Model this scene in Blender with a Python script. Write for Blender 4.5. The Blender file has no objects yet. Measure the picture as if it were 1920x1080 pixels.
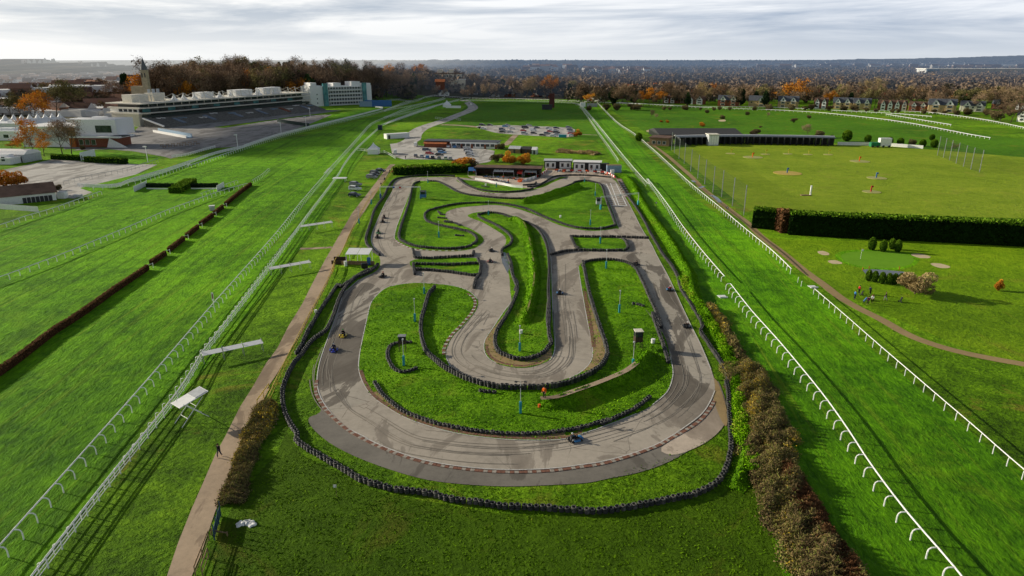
import bpy, bmesh, math, random
import numpy as np
from mathutils import Vector, Matrix
from mathutils.geometry import delaunay_2d_cdt
random.seed(7); np.random.seed(7)
sc = bpy.context.scene
COL = sc.collection
R = math.radians
# ------------------------------------------------------------------ camera frame (used to turn survey points of the photo into ground points)
CH = 44.0; FPX = 1280.0
PT = math.atan2(430.0, FPX); CT, ST = math.cos(PT), math.sin(PT)
def sstep(a, b, v):
    t = min(1.0, max(0.0, (v - a) / (b - a))); return t * t * (3 - 2 * t)
def th(x, y):
    """terrain height: flat valley floor, a low wooded hill behind the grandstand and another beyond the far bend"""
    if y < 480: return 0.0
    h = 0.0; d = (x + 420) * -.539 + (y - 560) * .843
    if d > 0 and x < 120: h = 15.0 * sstep(0, 110, d) * (1 - sstep(-40, 110, x)) * (1 - sstep(420, 620, -x)) * (1 - sstep(950, 1250, y)) * (1 - sstep(-140, 20, x))
    return h
def ray(px, py):
    u, v = px - 960.0, py - 540.0
    return u, FPX * CT - v * ST, FPX * ST + v * CT
def g(px, py):
    """ground point seen at photo position (1920 frame)"""
    u, f, d = ray(px, py)
    d = max(d, 3.0)
    t = CH / d
    if t * f < 290: return (u * t, f * t)
    s = 285.0 / f; step = 4.0 / f
    while s < t:
        z = CH - d * s
        if z <= th(u * s, f * s): break
        s += step
    s = min(s, t)
    return (u * s, f * s)
def at(px, py, y):
    u, f, d = ray(px, py); t = y / f
    return (u * t, y, CH - d * t)
CR = {'A': (640, 280, 3), 'B': (500, 480, 3), 'D': (960, 480, 3), 'E': (0, 720, 3), 'F': (1280, 720, 3), 'G': (1280, 350, 3), 'H': (0, 320, 3),
      'I': (500, 720, 3), 'J': (720, 160, 4), 'K': (0, 80, 4), 'L': (360, 80, 4), 'M': (1080, 80, 4), 'N': (1440, 80, 4), 'P': (860, 280, 6),
      'Q': (720, 225, 4.8), 'R': (0, 180, 6.75), 'S': (640, 90, 3), 'T': (560, 440, 9), 'U': (720, 600, 3.6923), 'V': (1180, 240, 4.5714), 'Z': (0, 0, 1)}
def tr(*segs):
    """survey lists: 'A x,y x,y ...' -> ground points"""
    out = []
    for s in segs:
        k, *ps = s.split()
        ox, oy, sc_ = CR[k]
        for p in ps:
            a, b = p.split(',')
            out.append(g(ox + float(a) / sc_, oy + float(b) / sc_))
    return out
def G1(s): return tr(s)[0]
def smooth(pts, n=4, closed=False):
    if len(pts) < 3: return list(pts)
    P = [Vector((p[0], p[1], p[2] if len(p) > 2 else 0)) for p in pts]; out = []; L = len(P)
    rng = range(L if closed else L - 1)
    for i in rng:
        if closed: p0, p1, p2, p3 = P[(i - 1) % L], P[i], P[(i + 1) % L], P[(i + 2) % L]
        else: p0, p1, p2, p3 = P[max(i - 1, 0)], P[i], P[i + 1], P[min(i + 2, L - 1)]
        for k in range(n):
            t = k / n
            q = 0.5 * ((2 * p1) + (p2 - p0) * t + (2 * p0 - 5 * p1 + 4 * p2 - p3) * t * t + (-p0 + 3 * p1 - 3 * p2 + p3) * t ** 3)
            out.append((q.x, q.y, q.z))
    if not closed: out.append(tuple(P[-1]))
    return out
def resample(pts, step, closed=False):
    P = [Vector((p[0], p[1], 0)) for p in pts]
    if closed: P.append(P[0])
    out = [(P[0].x, P[0].y)]; acc = 0; last = P[0]
    for a, b in zip(P, P[1:]):
        L = (b - a).length
        if L < 1e-6: continue
        pos = step - acc
        while pos <= L:
            q = a + (b - a) * (pos / L); out.append((q.x, q.y)); pos += step
        acc = (acc + L) % step
    return out
def plen(pts): return sum(math.dist(a[:2], b[:2]) for a, b in zip(pts, pts[1:]))
# ------------------------------------------------------------------ object helpers
def tag(o, label=None, cat=None, group=None, kind=None):
    if label: o['label'] = label
    if cat: o['category'] = cat
    if group: o['group'] = group
    if kind: o['kind'] = kind
    return o
def thing(name, label, cat, loc=(0, 0, 0), rz=0, group=None):
    o = bpy.data.objects.new(name, None); COL.objects.link(o); o.empty_display_size = .3
    o.location = loc; o.rotation_euler = (0, 0, rz); return tag(o, label, cat, group)
def link(name, me, parent=None, loc=(0, 0, 0), rz=0):
    o = bpy.data.objects.new(name, me); COL.objects.link(o); o.location = loc; o.rotation_euler = (0, 0, rz)
    if parent: o.parent = parent
    return o
KIDS = {}
def dup(root, loc=None, rz=None, label=None, group=None, color=None, scale=None):
    r = root.copy(); COL.objects.link(r)
    if loc is not None: r.location = loc
    if rz is not None: r.rotation_euler = (0, 0, rz)
    if label: r['label'] = label
    if group: r['group'] = group
    if color: r.color = color
    if scale is not None: r.scale = scale if hasattr(scale, '__len__') else (scale,) * 3
    for ch in KIDS.get(root.name) or KIDS.setdefault(root.name, list(root.children)):
        c = ch.copy(); COL.objects.link(c); c.parent = r
        if color: c.color = color
        for gch in KIDS.get(ch.name) or KIDS.setdefault(ch.name, list(ch.children)):
            d = gch.copy(); COL.objects.link(d); d.parent = c
            if color: d.color = color
    return r
def setcol(root, color):
    root.color = color
    for c in root.children:
        c.color = color
        for d in c.children: d.color = color
class MB:
    def __init__(s): s.v = []; s.f = []; s.m = []; s.mats = []
    def mat(s, m):
        if m not in s.mats: s.mats.append(m)
        return s.mats.index(m)
    def add(s, vs, fs, m=None):
        o = len(s.v); s.v += [tuple(p) for p in vs]; s.f += [tuple(i + o for i in f) for f in fs]
        s.m += [s.mat(m) if m is not None else 0] * len(fs); return s
    def box(s, cx, cy, cz, sx, sy, sz, rz=0, m=None):
        """centre xy, bottom z"""
        c, q = math.cos(rz), math.sin(rz); vs = []
        for z in (cz, cz + sz):
            for a, b in ((-1, -1), (1, -1), (1, 1), (-1, 1)):
                x, y = a * sx / 2, b * sy / 2; vs.append((cx + x * c - y * q, cy + x * q + y * c, z))
        return s.add(vs, [(0, 3, 2, 1), (4, 5, 6, 7), (0, 1, 5, 4), (1, 2, 6, 5), (2, 3, 7, 6), (3, 0, 4, 7)], m)
    def prism(s, poly, z0, z1, m=None):
        n = len(poly); vs = [(p[0], p[1], z0) for p in poly] + [(p[0], p[1], z1) for p in poly]
        fs = [tuple(range(n - 1, -1, -1)), tuple(range(n, 2 * n))] + [(i, (i + 1) % n, (i + 1) % n + n, i + n) for i in range(n)]
        return s.add(vs, fs, m)
    def extr(s, prof, y0, y1, m=None):
        """profile in xz swept along y"""
        n = len(prof); vs = [(p[0], y0, p[1]) for p in prof] + [(p[0], y1, p[1]) for p in prof]
        fs = [tuple(range(n)), tuple(range(2 * n - 1, n - 1, -1))] + [((i + 1) % n, i, i + n, (i + 1) % n + n) for i in range(n)]
        return s.add(vs, fs, m)
    def tube(s, path, r, n=6, m=None, cap=True):
        P = [Vector(p) for p in path]; rs = r if hasattr(r, '__len__') else [r] * len(P); vs = []
        up = Vector((0, 0, 1))
        for i, p in enumerate(P):
            d = (P[min(i + 1, len(P) - 1)] - P[max(i - 1, 0)]).normalized()
            a = d.cross(up)
            if a.length < .1: a = d.cross(Vector((0, 1, 0)))
            a.normalize(); b = a.cross(d).normalized()
            for k in range(n):
                t = 2 * math.pi * k / n + math.pi / n; vs.append(p + (a * math.cos(t) + b * math.sin(t)) * rs[i])
        fs = []
        for i in range(len(P) - 1):
            for k in range(n):
                k2 = (k + 1) % n; fs.append((i * n + k, (i + 1) * n + k, (i + 1) * n + k2, i * n + k2))
        if cap: fs += [tuple(range(n)), tuple(range(len(P) * n - 1, (len(P) - 1) * n - 1, -1))]
        return s.add(vs, fs, m)
    def cyl(s, x, y, z0, z1, r, n=12, m=None, r2=None):
        return s.tube([(x, y, z0), (x, y, z1)], [r, r if r2 is None else r2], n, m)
    def xf(s, M):
        s.v = [tuple(M @ Vector(v)) for v in s.v]; return s
    def mesh(s, name, mat=None, smooth_=False):
        me = bpy.data.meshes.new(name); me.from_pydata(s.v, [], s.f); 
        mats = s.mats if (s.mats and s.mats != [None]) else ([mat] if mat else [])
        for m in mats: me.materials.append(m or mat)
        if len(mats) > 1: me.polygons.foreach_set('material_index', s.m)
        if smooth_: me.polygons.foreach_set('use_smooth', [True] * len(me.polygons))
        me.update(); return me
    def build(s, name, mat=None, parent=None, loc=(0, 0, 0), rz=0, smooth_=False, bevel=0):
        o = link(name, s.mesh(name, mat, smooth_), parent, loc, rz)
        if bevel:
            b = o.modifiers.new('bevel', 'BEVEL'); b.width = bevel; b.segments = 2; b.limit_method = 'ANGLE'; b.angle_limit = R(40)
        return o
def np_mesh(name, V, F, mat, tint=None, smooth_=False):
    """V (n,3) F (m,k) numpy, tint (m,) per-face"""
    me = bpy.data.meshes.new(name); n, (m, k) = len(V), F.shape
    me.vertices.add(n); me.vertices.foreach_set('co', V.astype(np.float32).ravel())
    me.loops.add(m * k); me.loops.foreach_set('vertex_index', F.astype(np.int32).ravel())
    me.polygons.add(m); me.polygons.foreach_set('loop_start', np.arange(0, m * k, k, dtype=np.int32)); 
    me.update(calc_edges=True)
    if tint is not None:
        a = me.attributes.new('tint', 'FLOAT', 'FACE'); a.data.foreach_set('value', tint.astype(np.float32))
    if smooth_: me.polygons.foreach_set('use_smooth', [True] * m)
    me.materials.append(mat); return me
def replicate(V, F, T):
    """copies of (V,F) under transforms T (c,3,3)+(c,3)"""
    A, b = T; c = len(A); n = len(V)
    VV = np.einsum('cij,nj->cni', A, V) + b[:, None, :]
    FF = F[None] + (np.arange(c) * n)[:, None, None]
    return VV.reshape(-1, 3), FF.reshape(-1, F.shape[1])
def rotz(a):
    c, s = np.cos(a), np.sin(a); z = np.zeros_like(c); o = np.ones_like(c)
    return np.stack([np.stack([c, -s, z], -1), np.stack([s, c, z], -1), np.stack([z, z, o], -1)], -2)
# ------------------------------------------------------------------ materials
def nodes(name, rough=.8, spec=.3):
    m = bpy.data.materials.new(name); m.use_nodes = True; nt = m.node_tree
    b = nt.nodes['Principled BSDF']; b.inputs['Roughness'].default_value = rough
    b.inputs['Specular IOR Level'].default_value = spec
    return m, nt, b
def ND(nt, t, **k):
    n = nt.nodes.new(t)
    for a, v in k.items():
        if a in n.inputs.keys() if isinstance(a, str) else False: n.inputs[a].default_value = v
        else: setattr(n, a, v)
    return n
def noise(nt, scale, detail=4, rough=.6, vec=None, dist=0):
    n = nt.nodes.new('ShaderNodeTexNoise'); n.inputs['Scale'].default_value = scale; n.inputs['Detail'].default_value = detail
    n.inputs['Roughness'].default_value = rough; n.inputs['Distortion'].default_value = dist
    if vec is not None: nt.links.new(vec, n.inputs['Vector'])
    return n.outputs['Fac']
def ramp(nt, fac, stops):
    r = nt.nodes.new('ShaderNodeValToRGB'); e = r.color_ramp.elements
    while len(e) < len(stops): e.new(.5)
    for q, (p, c) in zip(e, stops):
        q.position = p; q.color = (*(c if hasattr(c, '__len__') else (c, c, c)), 1)
    nt.links.new(fac, r.inputs[0]); return r.outputs[0]
def mixc(nt, fac, a, b, mode='MIX'):
    n = nt.nodes.new('ShaderNodeMix'); n.data_type = 'RGBA'; n.blend_type = mode
    for i, v in ((0, fac), (6, a), (7, b)):
        if isinstance(v, (int, float)): n.inputs[i].default_value = v
        elif isinstance(v, tuple): n.inputs[i].default_value = (*v[:3], 1)
        else: nt.links.new(v, n.inputs[i])
    return n.outputs[2]
def math_(nt, op, a, b=0.0, c=None):
    n = nt.nodes.new('ShaderNodeMath'); n.operation = op
    for i, v in ((0, a), (1, b), (2, c)):
        if v is None: continue
        if isinstance(v, (int, float)): n.inputs[i].default_value = v
        else: nt.links.new(v, n.inputs[i])
    return n.outputs[0]
def wpos(nt):
    n = nt.nodes.new('ShaderNodeNewGeometry'); return n.outputs['Position']
def mapv(nt, vec, rot=0, scale=(1, 1, 1)):
    n = nt.nodes.new('ShaderNodeMapping'); n.vector_type = 'TEXTURE'; n.inputs['Rotation'].default_value = (0, 0, -rot); n.inputs['Scale'].default_value = tuple(1 / q for q in scale)
    nt.links.new(vec, n.inputs[0]); return n.outputs[0]
def bump(nt, b, h, strength=.5, dist=.1):
    n = nt.nodes.new('ShaderNodeBump'); n.inputs['Strength'].default_value = strength; n.inputs['Distance'].default_value = dist
    nt.links.new(h, n.inputs['Height']); nt.links.new(n.outputs[0], b.inputs['Normal'])
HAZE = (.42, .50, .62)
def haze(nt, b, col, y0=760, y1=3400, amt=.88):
    """air haze painted into colour and glow with distance: surfaces far up the plain turn pale blue"""
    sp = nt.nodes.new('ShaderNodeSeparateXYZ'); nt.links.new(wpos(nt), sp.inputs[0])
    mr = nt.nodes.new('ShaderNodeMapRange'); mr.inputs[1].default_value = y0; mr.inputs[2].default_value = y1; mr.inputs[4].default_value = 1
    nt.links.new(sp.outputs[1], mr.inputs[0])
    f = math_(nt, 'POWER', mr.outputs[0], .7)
    # painted mist grows stronger and paler on the left, toward the sun
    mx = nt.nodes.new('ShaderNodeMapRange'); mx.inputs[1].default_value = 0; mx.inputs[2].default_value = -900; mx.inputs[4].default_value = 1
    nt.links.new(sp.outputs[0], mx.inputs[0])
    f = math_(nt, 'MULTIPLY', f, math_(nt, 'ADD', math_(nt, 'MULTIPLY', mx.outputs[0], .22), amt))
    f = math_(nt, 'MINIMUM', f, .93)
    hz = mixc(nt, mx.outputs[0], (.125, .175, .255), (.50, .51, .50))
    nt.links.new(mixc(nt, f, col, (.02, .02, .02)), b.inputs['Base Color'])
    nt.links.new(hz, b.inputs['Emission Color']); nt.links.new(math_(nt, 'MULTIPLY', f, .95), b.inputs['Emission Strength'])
def plain(name, c, rough=.6, spec=.3, metal=0, var=.12, vs=1.5, hz=False):
    m, nt, b = nodes(name, rough, spec); b.inputs['Metallic'].default_value = metal
    dk = tuple(x * (1 - var * 2) for x in c[:3]); lt = tuple(min(1, x * (1 + var)) for x in c[:3])
    t = nt.nodes.new('ShaderNodeTexCoord')
    col = ramp(nt, noise(nt, vs, 5, .65, t.outputs['Object']), [(.3, dk), (.7, lt)])
    if hz: haze(nt, b, col)
    else: nt.links.new(col, b.inputs['Base Color'])
    return m
def objcol(name, rough=.3, spec=.5, var=.1):
    m, nt, b = nodes(name, rough, spec); o = nt.nodes.new('ShaderNodeObjectInfo')
    t = nt.nodes.new('ShaderNodeTexCoord')
    f = ramp(nt, noise(nt, 2.5, 3, .6, t.outputs['Object']), [(.3, 1 - var * 2), (.7, 1)])
    nt.links.new(mixc(nt, 1.0, o.outputs['Color'], f, 'MULTIPLY'), b.inputs['Base Color']); return m
def grass(name, cols, fine=1.6, stripes=None, bstr=1.0, bdist=.9, patch=.02, hz=True, worn=None, mow=0):
    m, nt, b = nodes(name, .9, .1)
    P = wpos(nt)
    big = noise(nt, patch, 3, .6, P, .6)
    mid = noise(nt, .25, 5, .7, P, .4)
    if stripes is not None: sv = mapv(nt, P, -stripes, (.35, 1.0, 1.0))
    else: sv = P
    fn = noise(nt, fine, 4, .75, sv, .5)
    f = math_(nt, 'ADD', math_(nt, 'MULTIPLY', big, .34), math_(nt, 'ADD', math_(nt, 'MULTIPLY', mid, .33), math_(nt, 'MULTIPLY', fn, .33)))
    col = ramp(nt, f, [(.41, cols[0]), (.5, cols[1]), (.585, cols[2])])
    if mow:
        st_ = noise(nt, 1.0, 4, .6, mapv(nt, P, -stripes, (.012, .42, 1)), .15)
        col = mixc(nt, 1.0, col, ramp(nt, st_, [(.36, 1 - mow), (.5, 1.0), (.64, 1.0)]), 'MULTIPLY')
        s2 = noise(nt, 1.0, 5, .7, mapv(nt, P, -stripes + R(2.5), (.02, .75, 1)), .2)
        col = mixc(nt, ramp(nt, s2, [(.55, 0), (.68, .6)]), col, (.27, .40, .02))
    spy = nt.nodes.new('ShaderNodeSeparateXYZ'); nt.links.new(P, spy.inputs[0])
    near_dim = nt.nodes.new('ShaderNodeMapRange'); near_dim.inputs[1].default_value = 15; near_dim.inputs[2].default_value = 125; near_dim.inputs[3].default_value = .50; near_dim.inputs[4].default_value = 1
    nt.links.new(spy.outputs[1], near_dim.inputs[0])   # foreground darkening painted into the grass toward the near end of the course
    if worn:
        w = noise(nt, .07, 6, .7, P, 1.0)
        col = mixc(nt, ramp(nt, w, [(.56, 0), (.66, worn[1])]), col, worn[0])
    col = mixc(nt, 1.0, col, near_dim.outputs[0], 'MULTIPLY')
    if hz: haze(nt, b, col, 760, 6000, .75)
    else: nt.links.new(col, b.inputs['Base Color'])
    h = math_(nt, 'ADD', math_(nt, 'MULTIPLY', fn, .7), math_(nt, 'MULTIPLY', mid, 1.0))
    bump(nt, b, h, bstr, bdist); return m
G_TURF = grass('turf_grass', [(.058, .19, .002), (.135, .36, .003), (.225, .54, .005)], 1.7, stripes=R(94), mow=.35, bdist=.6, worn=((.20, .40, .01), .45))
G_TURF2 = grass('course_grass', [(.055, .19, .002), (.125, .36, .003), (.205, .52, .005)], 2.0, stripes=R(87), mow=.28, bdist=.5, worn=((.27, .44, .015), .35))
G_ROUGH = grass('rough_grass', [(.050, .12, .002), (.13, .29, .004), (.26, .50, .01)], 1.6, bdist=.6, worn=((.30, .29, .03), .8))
G_FIELD = grass('field_grass', [(.055, .12, .002), (.085, .18, .003), (.125, .25, .006)], 2.2, bdist=.35, worn=((.15, .16, .014), .6))  # foreground darkening painted in as a duller, darker green
G_SHADE = grass('cloud_shaded_grass', [(.055, .16, .003), (.09, .24, .005), (.13, .32, .008)], 1.0, bstr=.6, patch=.012, worn=((.20, .26, .012), .9))  # shade of clouds painted in as a darker green for meadow and fairway
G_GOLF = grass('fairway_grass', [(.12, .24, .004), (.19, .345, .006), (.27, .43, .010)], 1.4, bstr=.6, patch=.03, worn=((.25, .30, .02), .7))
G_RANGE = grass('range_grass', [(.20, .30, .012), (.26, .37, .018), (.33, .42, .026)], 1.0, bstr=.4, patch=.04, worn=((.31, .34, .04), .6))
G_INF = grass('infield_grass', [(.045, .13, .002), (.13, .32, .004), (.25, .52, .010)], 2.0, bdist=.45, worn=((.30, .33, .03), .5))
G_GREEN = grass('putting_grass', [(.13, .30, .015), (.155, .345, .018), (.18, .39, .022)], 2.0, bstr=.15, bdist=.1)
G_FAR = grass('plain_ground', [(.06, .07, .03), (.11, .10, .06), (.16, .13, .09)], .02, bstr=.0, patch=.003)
def asphalt(name, c, patches=True, cracks=True, pk=1.0):
    m, nt, b = nodes(name, .85, .25); P = wpos(nt)
    n1 = noise(nt, .12, 4, .6, P, .5); n2 = noise(nt, 1.2, 6, .7, P); n3 = noise(nt, 14, 2, .5, P)
    f = math_(nt, 'ADD', math_(nt, 'MULTIPLY', n1, .45), math_(nt, 'ADD', math_(nt, 'MULTIPLY', n2, .35), math_(nt, 'MULTIPLY', n3, .2)))
    col = ramp(nt, f, [(.36, tuple(x * .72 for x in c)), (.5, c), (.64, tuple(min(1, x * 1.2) for x in c))])
    if patches:
        pn = noise(nt, .075, 7, .64, mapv(nt, P, R(8), (1.6, .5, 1)), 1.4)
        col = mixc(nt, ramp(nt, pn, [(.52, 0), (.545, .5), (.66, .75)]), col, (c[0] * .40 * pk, c[1] * .38 * pk, c[2] * .37 * pk))
    if cracks:
        v = nt.nodes.new('ShaderNodeTexVoronoi'); v.feature = 'DISTANCE_TO_EDGE'; v.inputs['Scale'].default_value = .22
        dn = nt.nodes.new('ShaderNodeTexNoise'); dn.inputs['Scale'].default_value = .9; dn.inputs['Detail'].default_value = 5
        nt.links.new(P, dn.inputs['Vector'])
        nt.links.new(mixc(nt, .22, P, dn.outputs['Color'], 'LINEAR_LIGHT'), v.inputs['Vector'])
        ck = ramp(nt, v.outputs['Distance'], [(.0, 1), (.014, 0)])
        ck = math_(nt, 'MULTIPLY', ck, ramp(nt, noise(nt, .16, 3, .5, P), [(.48, 0), (.58, .75)]))
        col = mixc(nt, ck, col, tuple(x * .3 for x in c))
    nt.links.new(col, b.inputs['Base Color']); bump(nt, b, n3, .25, .01); return m
A_TRACK = asphalt('track_asphalt', (.44, .385, .315))
A_RUN = asphalt('runoff_asphalt', (.21, .19, .16), cracks=False)
A_CAR = asphalt('car_park_asphalt', (.55, .52, .47), patches=True, cracks=False)
A_DARK = asphalt('apron_asphalt', (.30, .285, .27), cracks=False)
A_PATH = asphalt('path_gravel', (.46, .345, .235), cracks=False)
A_CONC = asphalt('pit_concrete', (.58, .48, .38), cracks=False)
A_SOIL = asphalt('bare_soil', (.36, .255, .12), patches=False, cracks=False)
WHITE = plain('white_paint', (.90, .90, .88), .5, var=.05)
WLINE = plain('line_paint', (.66, .64, .60), .7, var=.18, vs=3)
BLACK = plain('black_paint', (.015, .015, .017), .5)
DGREY = plain('dark_grey_felt', (.06, .06, .062), .9)
GREY = plain('grey_metal', (.35, .36, .37), .45, metal=.3)
LGREY = plain('light_grey_panel', (.55, .57, .58), .5)
CREAM = plain('cream_render', (.80, .75, .63), .8)
WREND = plain('white_render', (.88, .87, .84), .8, var=.06)
BRICK = plain('red_brick', (.26, .09, .05), .9, var=.2, vs=2)
ORROOF = plain('orange_tile', (.50, .16, .06), .9, var=.2, vs=.8)
DROOF = plain('slate_roof', (.10, .11, .13), .8, var=.2, vs=.8)
BRROOF = plain('brown_roof', (.17, .10, .07), .9, var=.25, vs=.4)
RUBBER = plain('tyre_rubber', (.030, .030, .030), .55, .5, var=.3, vs=6)
RUBBER2 = plain('weathered_rubber', (.11, .105, .095), .8, .3, var=.3, vs=5)
TEAL = plain('teal_pad', (.035, .33, .42), .6)
BLUE = plain('blue_panel', (.05, .16, .42), .6)
LBLUE = plain('pale_blue_panel', (.28, .40, .52), .6)
ORANGE = plain('orange_fabric', (.85, .15, .02), .8)
RED = plain('red_paint', (.50, .045, .03), .6)
REDK = plain('kerb_red', (.25, .115, .075), .8, var=.25, vs=4)
BRK = plain('kerb_brick', (.25, .15, .09), .9, var=.25, vs=4)
YELP = plain('yellow_paint', (.62, .45, .08), .6)
WOOD = plain('weathered_wood', (.30, .20, .11), .9, var=.25, vs=4)
DWOOD = plain('dark_wood', (.07, .045, .03), .9, var=.25, vs=4)
SAND = plain('bunker_sand', (.70, .56, .34), .95, vs=.8)
SKIN = plain('skin', (.55, .33, .23), .6, var=.05)
BARK = plain('bark', (.10, .075, .05), .95, var=.3, vs=3)
PALEBARK = plain('pale_bark', (.30, .25, .18), .95, var=.2, vs=3)
CLOTH = objcol('clothing_cloth', .85, .1)
CARPAINT = objcol('car_paint', .22, .6, .04)
def glassm():
    m, nt, b = nodes('window_glass', .08, .8); t = nt.nodes.new('ShaderNodeTexCoord')
    nt.links.new(ramp(nt, noise(nt, .35, 3, .6, t.outputs['Object']), [(.35, (.015, .022, .028)), (.7, (.07, .085, .095))]), b.inputs['Base Color']); return m
GLASS = glassm()
def tealglass():
    m, nt, b = nodes('teal_glass', .12, .8); t = nt.nodes.new('ShaderNodeTexCoord')
    nt.links.new(ramp(nt, noise(nt, .2, 3, .6, t.outputs['Object']), [(.35, (.03, .15, .17)), (.7, (.10, .34, .36))]), b.inputs['Base Color']); return m
TGLASS = tealglass()
def waterm():
    m, nt, b = nodes('pond_water', .06, .8); b.inputs['Base Color'].default_value = (.16, .17, .18, 1)
    bump(nt, b, noise(nt, 1.5, 3, .5, wpos(nt)), .05, .02); return m
WATER = waterm()
def foliage(name, stops, rnd=.25, hz=True, trans=.0):
    """per-leaf tint attribute + per-object shift"""
    m, nt, b = nodes(name, .9, .05)
    a = nt.nodes.new('ShaderNodeAttribute'); a.attribute_name = 'tint'
    o = nt.nodes.new('ShaderNodeObjectInfo')
    f = math_(nt, 'ADD', a.outputs['Fac'], math_(nt, 'MULTIPLY', math_(nt, 'SUBTRACT', o.outputs['Random'], .5), rnd))
    col = ramp(nt, f, stops)
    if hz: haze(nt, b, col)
    else: nt.links.new(col, b.inputs['Base Color'])
    return m
F_BARE = foliage('bare_twigs', [(0, (.07, .045, .03)), (.5, (.24, .16, .10)), (1, (.50, .35, .22))], .6)
F_OLIVE = foliage('olive_twigs', [(0, (.07, .065, .025)), (.5, (.20, .18, .07)), (1, (.38, .32, .13))], .5)
F_EVER = foliage('evergreen_leaves', [(0, (.008, .016, .008)), (.5, (.022, .045, .018)), (1, (.055, .09, .028))], .4)
F_ORNG = foliage('orange_leaves', [(0, (.22, .07, .01)), (.5, (.55, .21, .025)), (1, (.85, .42, .05))], .5)
F_PALE = foliage('pale_twigs', [(0, (.15, .11, .05)), (.5, (.34, .25, .11)), (1, (.52, .40, .19))], .3)
F_CLIP = foliage('clipped_leaves', [(0, (.015, .035, .004)), (.5, (.07, .15, .010)), (1, (.24, .38, .02))], .15)
F_HEDG = foliage('hedge_leaves', [(0, (.006, .016, .003)), (.5, (.022, .060, .005)), (.8, (.12, .24, .012)), (1, (.36, .52, .04))], 0)
F_SCRB = foliage('scrub_leaves', [(0, (.04, .03, .015)), (.25, (.15, .10, .05)), (.42, (.27, .20, .10)), (.55, (.17, .22, .035)), (.7, (.36, .25, .11)), (.88, (.34, .33, .08)), (1, (.75, .52, .05))], 0)
F_BIRCH = foliage('birch_brush', [(0, (.035, .018, .009)), (.5, (.13, .062, .028)), (1, (.32, .16, .07))], 0)
F_TOWN = foliage('town_surfaces', [(0, (.10, .06, .05)), (.4, (.30, .17, .12)), (.7, (.45, .42, .40)), (1, (.85, .84, .82))], 0)
F_WOOD = foliage('distant_wood', [(0, (.05, .055, .04)), (.3, (.11, .09, .065)), (.55, (.18, .13, .09)), (.8, (.25, .17, .10)), (1, (.42, .25, .09))], 0)
# ------------------------------------------------------------------ terrain and ground sheets
def terrain():
    xs = [-12000, -6000, -3000, -1800, -1200, -900] + list(range(-700, 301, 14)) + [400, 600, 900, 1500, 3000, 6000, 12000]
    ys = [-300, -100, 0, 100, 200] + list(range(280, 1001, 14)) + list(range(1020, 1540, 40)) + [1700, 2200, 3000, 4500, 7000, 12000, 22000]
    V = np.array([(x, y, th(x, y)) for y in ys for x in xs], float); nx = len(xs)
    F = np.array([(j * nx + i, j * nx + i + 1, (j + 1) * nx + i + 1, (j + 1) * nx + i) for j in range(len(ys) - 1) for i in range(nx - 1)])
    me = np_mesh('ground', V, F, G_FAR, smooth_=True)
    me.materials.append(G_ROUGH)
    cy = V[F[:, 0], 1]; cx = V[F[:, 0], 0]
    me.polygons.foreach_set('material_index', ((cy < 800) & (cx < 700) & (cx > np.where(cy > 420, -290, -420))).astype(np.int32))
    tag(link('ground', me), 'open ground of the racecourse and the plain behind it', kind='structure')
terrain()
def sheet(name, pts, mat, z, kind='structure', label=None, parent=None, sm=0, closed=True, cell=9):
    if sm: pts = smooth(pts, sm, closed=True)
    vv, _, ff, _, _, _ = delaunay_2d_cdt([Vector((p[0], p[1])) for p in pts], [], [list(range(len(pts)))], 1, 1e-4)
    bm = bmesh.new(); vs = [bm.verts.new((p.x, p.y, 0)) for p in vv]
    for f in ff:
        n = [vs[i] for i in f]; ar = sum(n[i].co.x * n[(i + 1) % len(n)].co.y - n[(i + 1) % len(n)].co.x * n[i].co.y for i in range(len(n)))
        if abs(ar) > 1e-7: bm.faces.new(n if ar > 0 else n[::-1])
    x0, x1 = min(p[0] for p in pts), max(p[0] for p in pts); y0, y1 = min(p[1] for p in pts), max(p[1] for p in pts)
    hilly = any(th(p[0], p[1]) > .01 for p in pts)
    if hilly:
        for ax, lo, hi in ((0, x0, x1), (1, y0, y1)):
            k = math.floor(lo / cell) * cell + cell
            while k < hi:
                co = [0, 0, 0]; no = [0, 0, 0]; co[ax] = k; no[ax] = 1
                bmesh.ops.bisect_plane(bm, geom=bm.verts[:] + bm.edges[:] + bm.faces[:], plane_co=co, plane_no=no); k += cell
        for v in bm.verts: v.co.z = th(v.co.x, v.co.y)
        z += .05 if mat in (G_TURF, G_TURF2) else .25
    me = bpy.data.meshes.new(name); bm.to_mesh(me); bm.free(); me.materials.append(mat)
    o = link(name, me, parent, (0, 0, z)); tag(o, label, kind=kind if not parent else None); return o
def ribbon(pts, w, closed=False, off=0.0, z=0.0):
    """verts/faces of a flat strip of width w along pts"""
    P = [Vector((p[0], p[1])) for p in pts]; n = len(P); vs = []; fs = []
    for i, p in enumerate(P):
        a = P[(i - 1) % n] if (closed or i > 0) else P[i]; b = P[(i + 1) % n] if (closed or i < n - 1) else P[i]
        d = (b - a); d = d.normalized() if d.length > 1e-6 else Vector((1, 0)); nn = Vector((-d.y, d.x))
        for s in (-1, 1):
            q = p + nn * (off + s * w / 2); vs.append((q.x, q.y, z))
    for i in range(n if closed else n - 1):
        j = (i + 1) % n; fs.append((2 * i, 2 * j, 2 * j + 1, 2 * i + 1)) 
    return vs, fs
def strip(name, pts, w, mat, z, kind='structure', label=None, closed=False, off=0, sm=3):
    pts = smooth(pts, sm, closed) if sm else pts
    mb = MB(); vs, fs = ribbon(pts, w, closed, off); mb.add([(a, b, th(a, b)) for a, b, c in vs], [tuple(reversed(f)) for f in fs])
    o = mb.build(name, mat, None, (0, 0, z)); tag(o, label, kind=kind); return o
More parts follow.
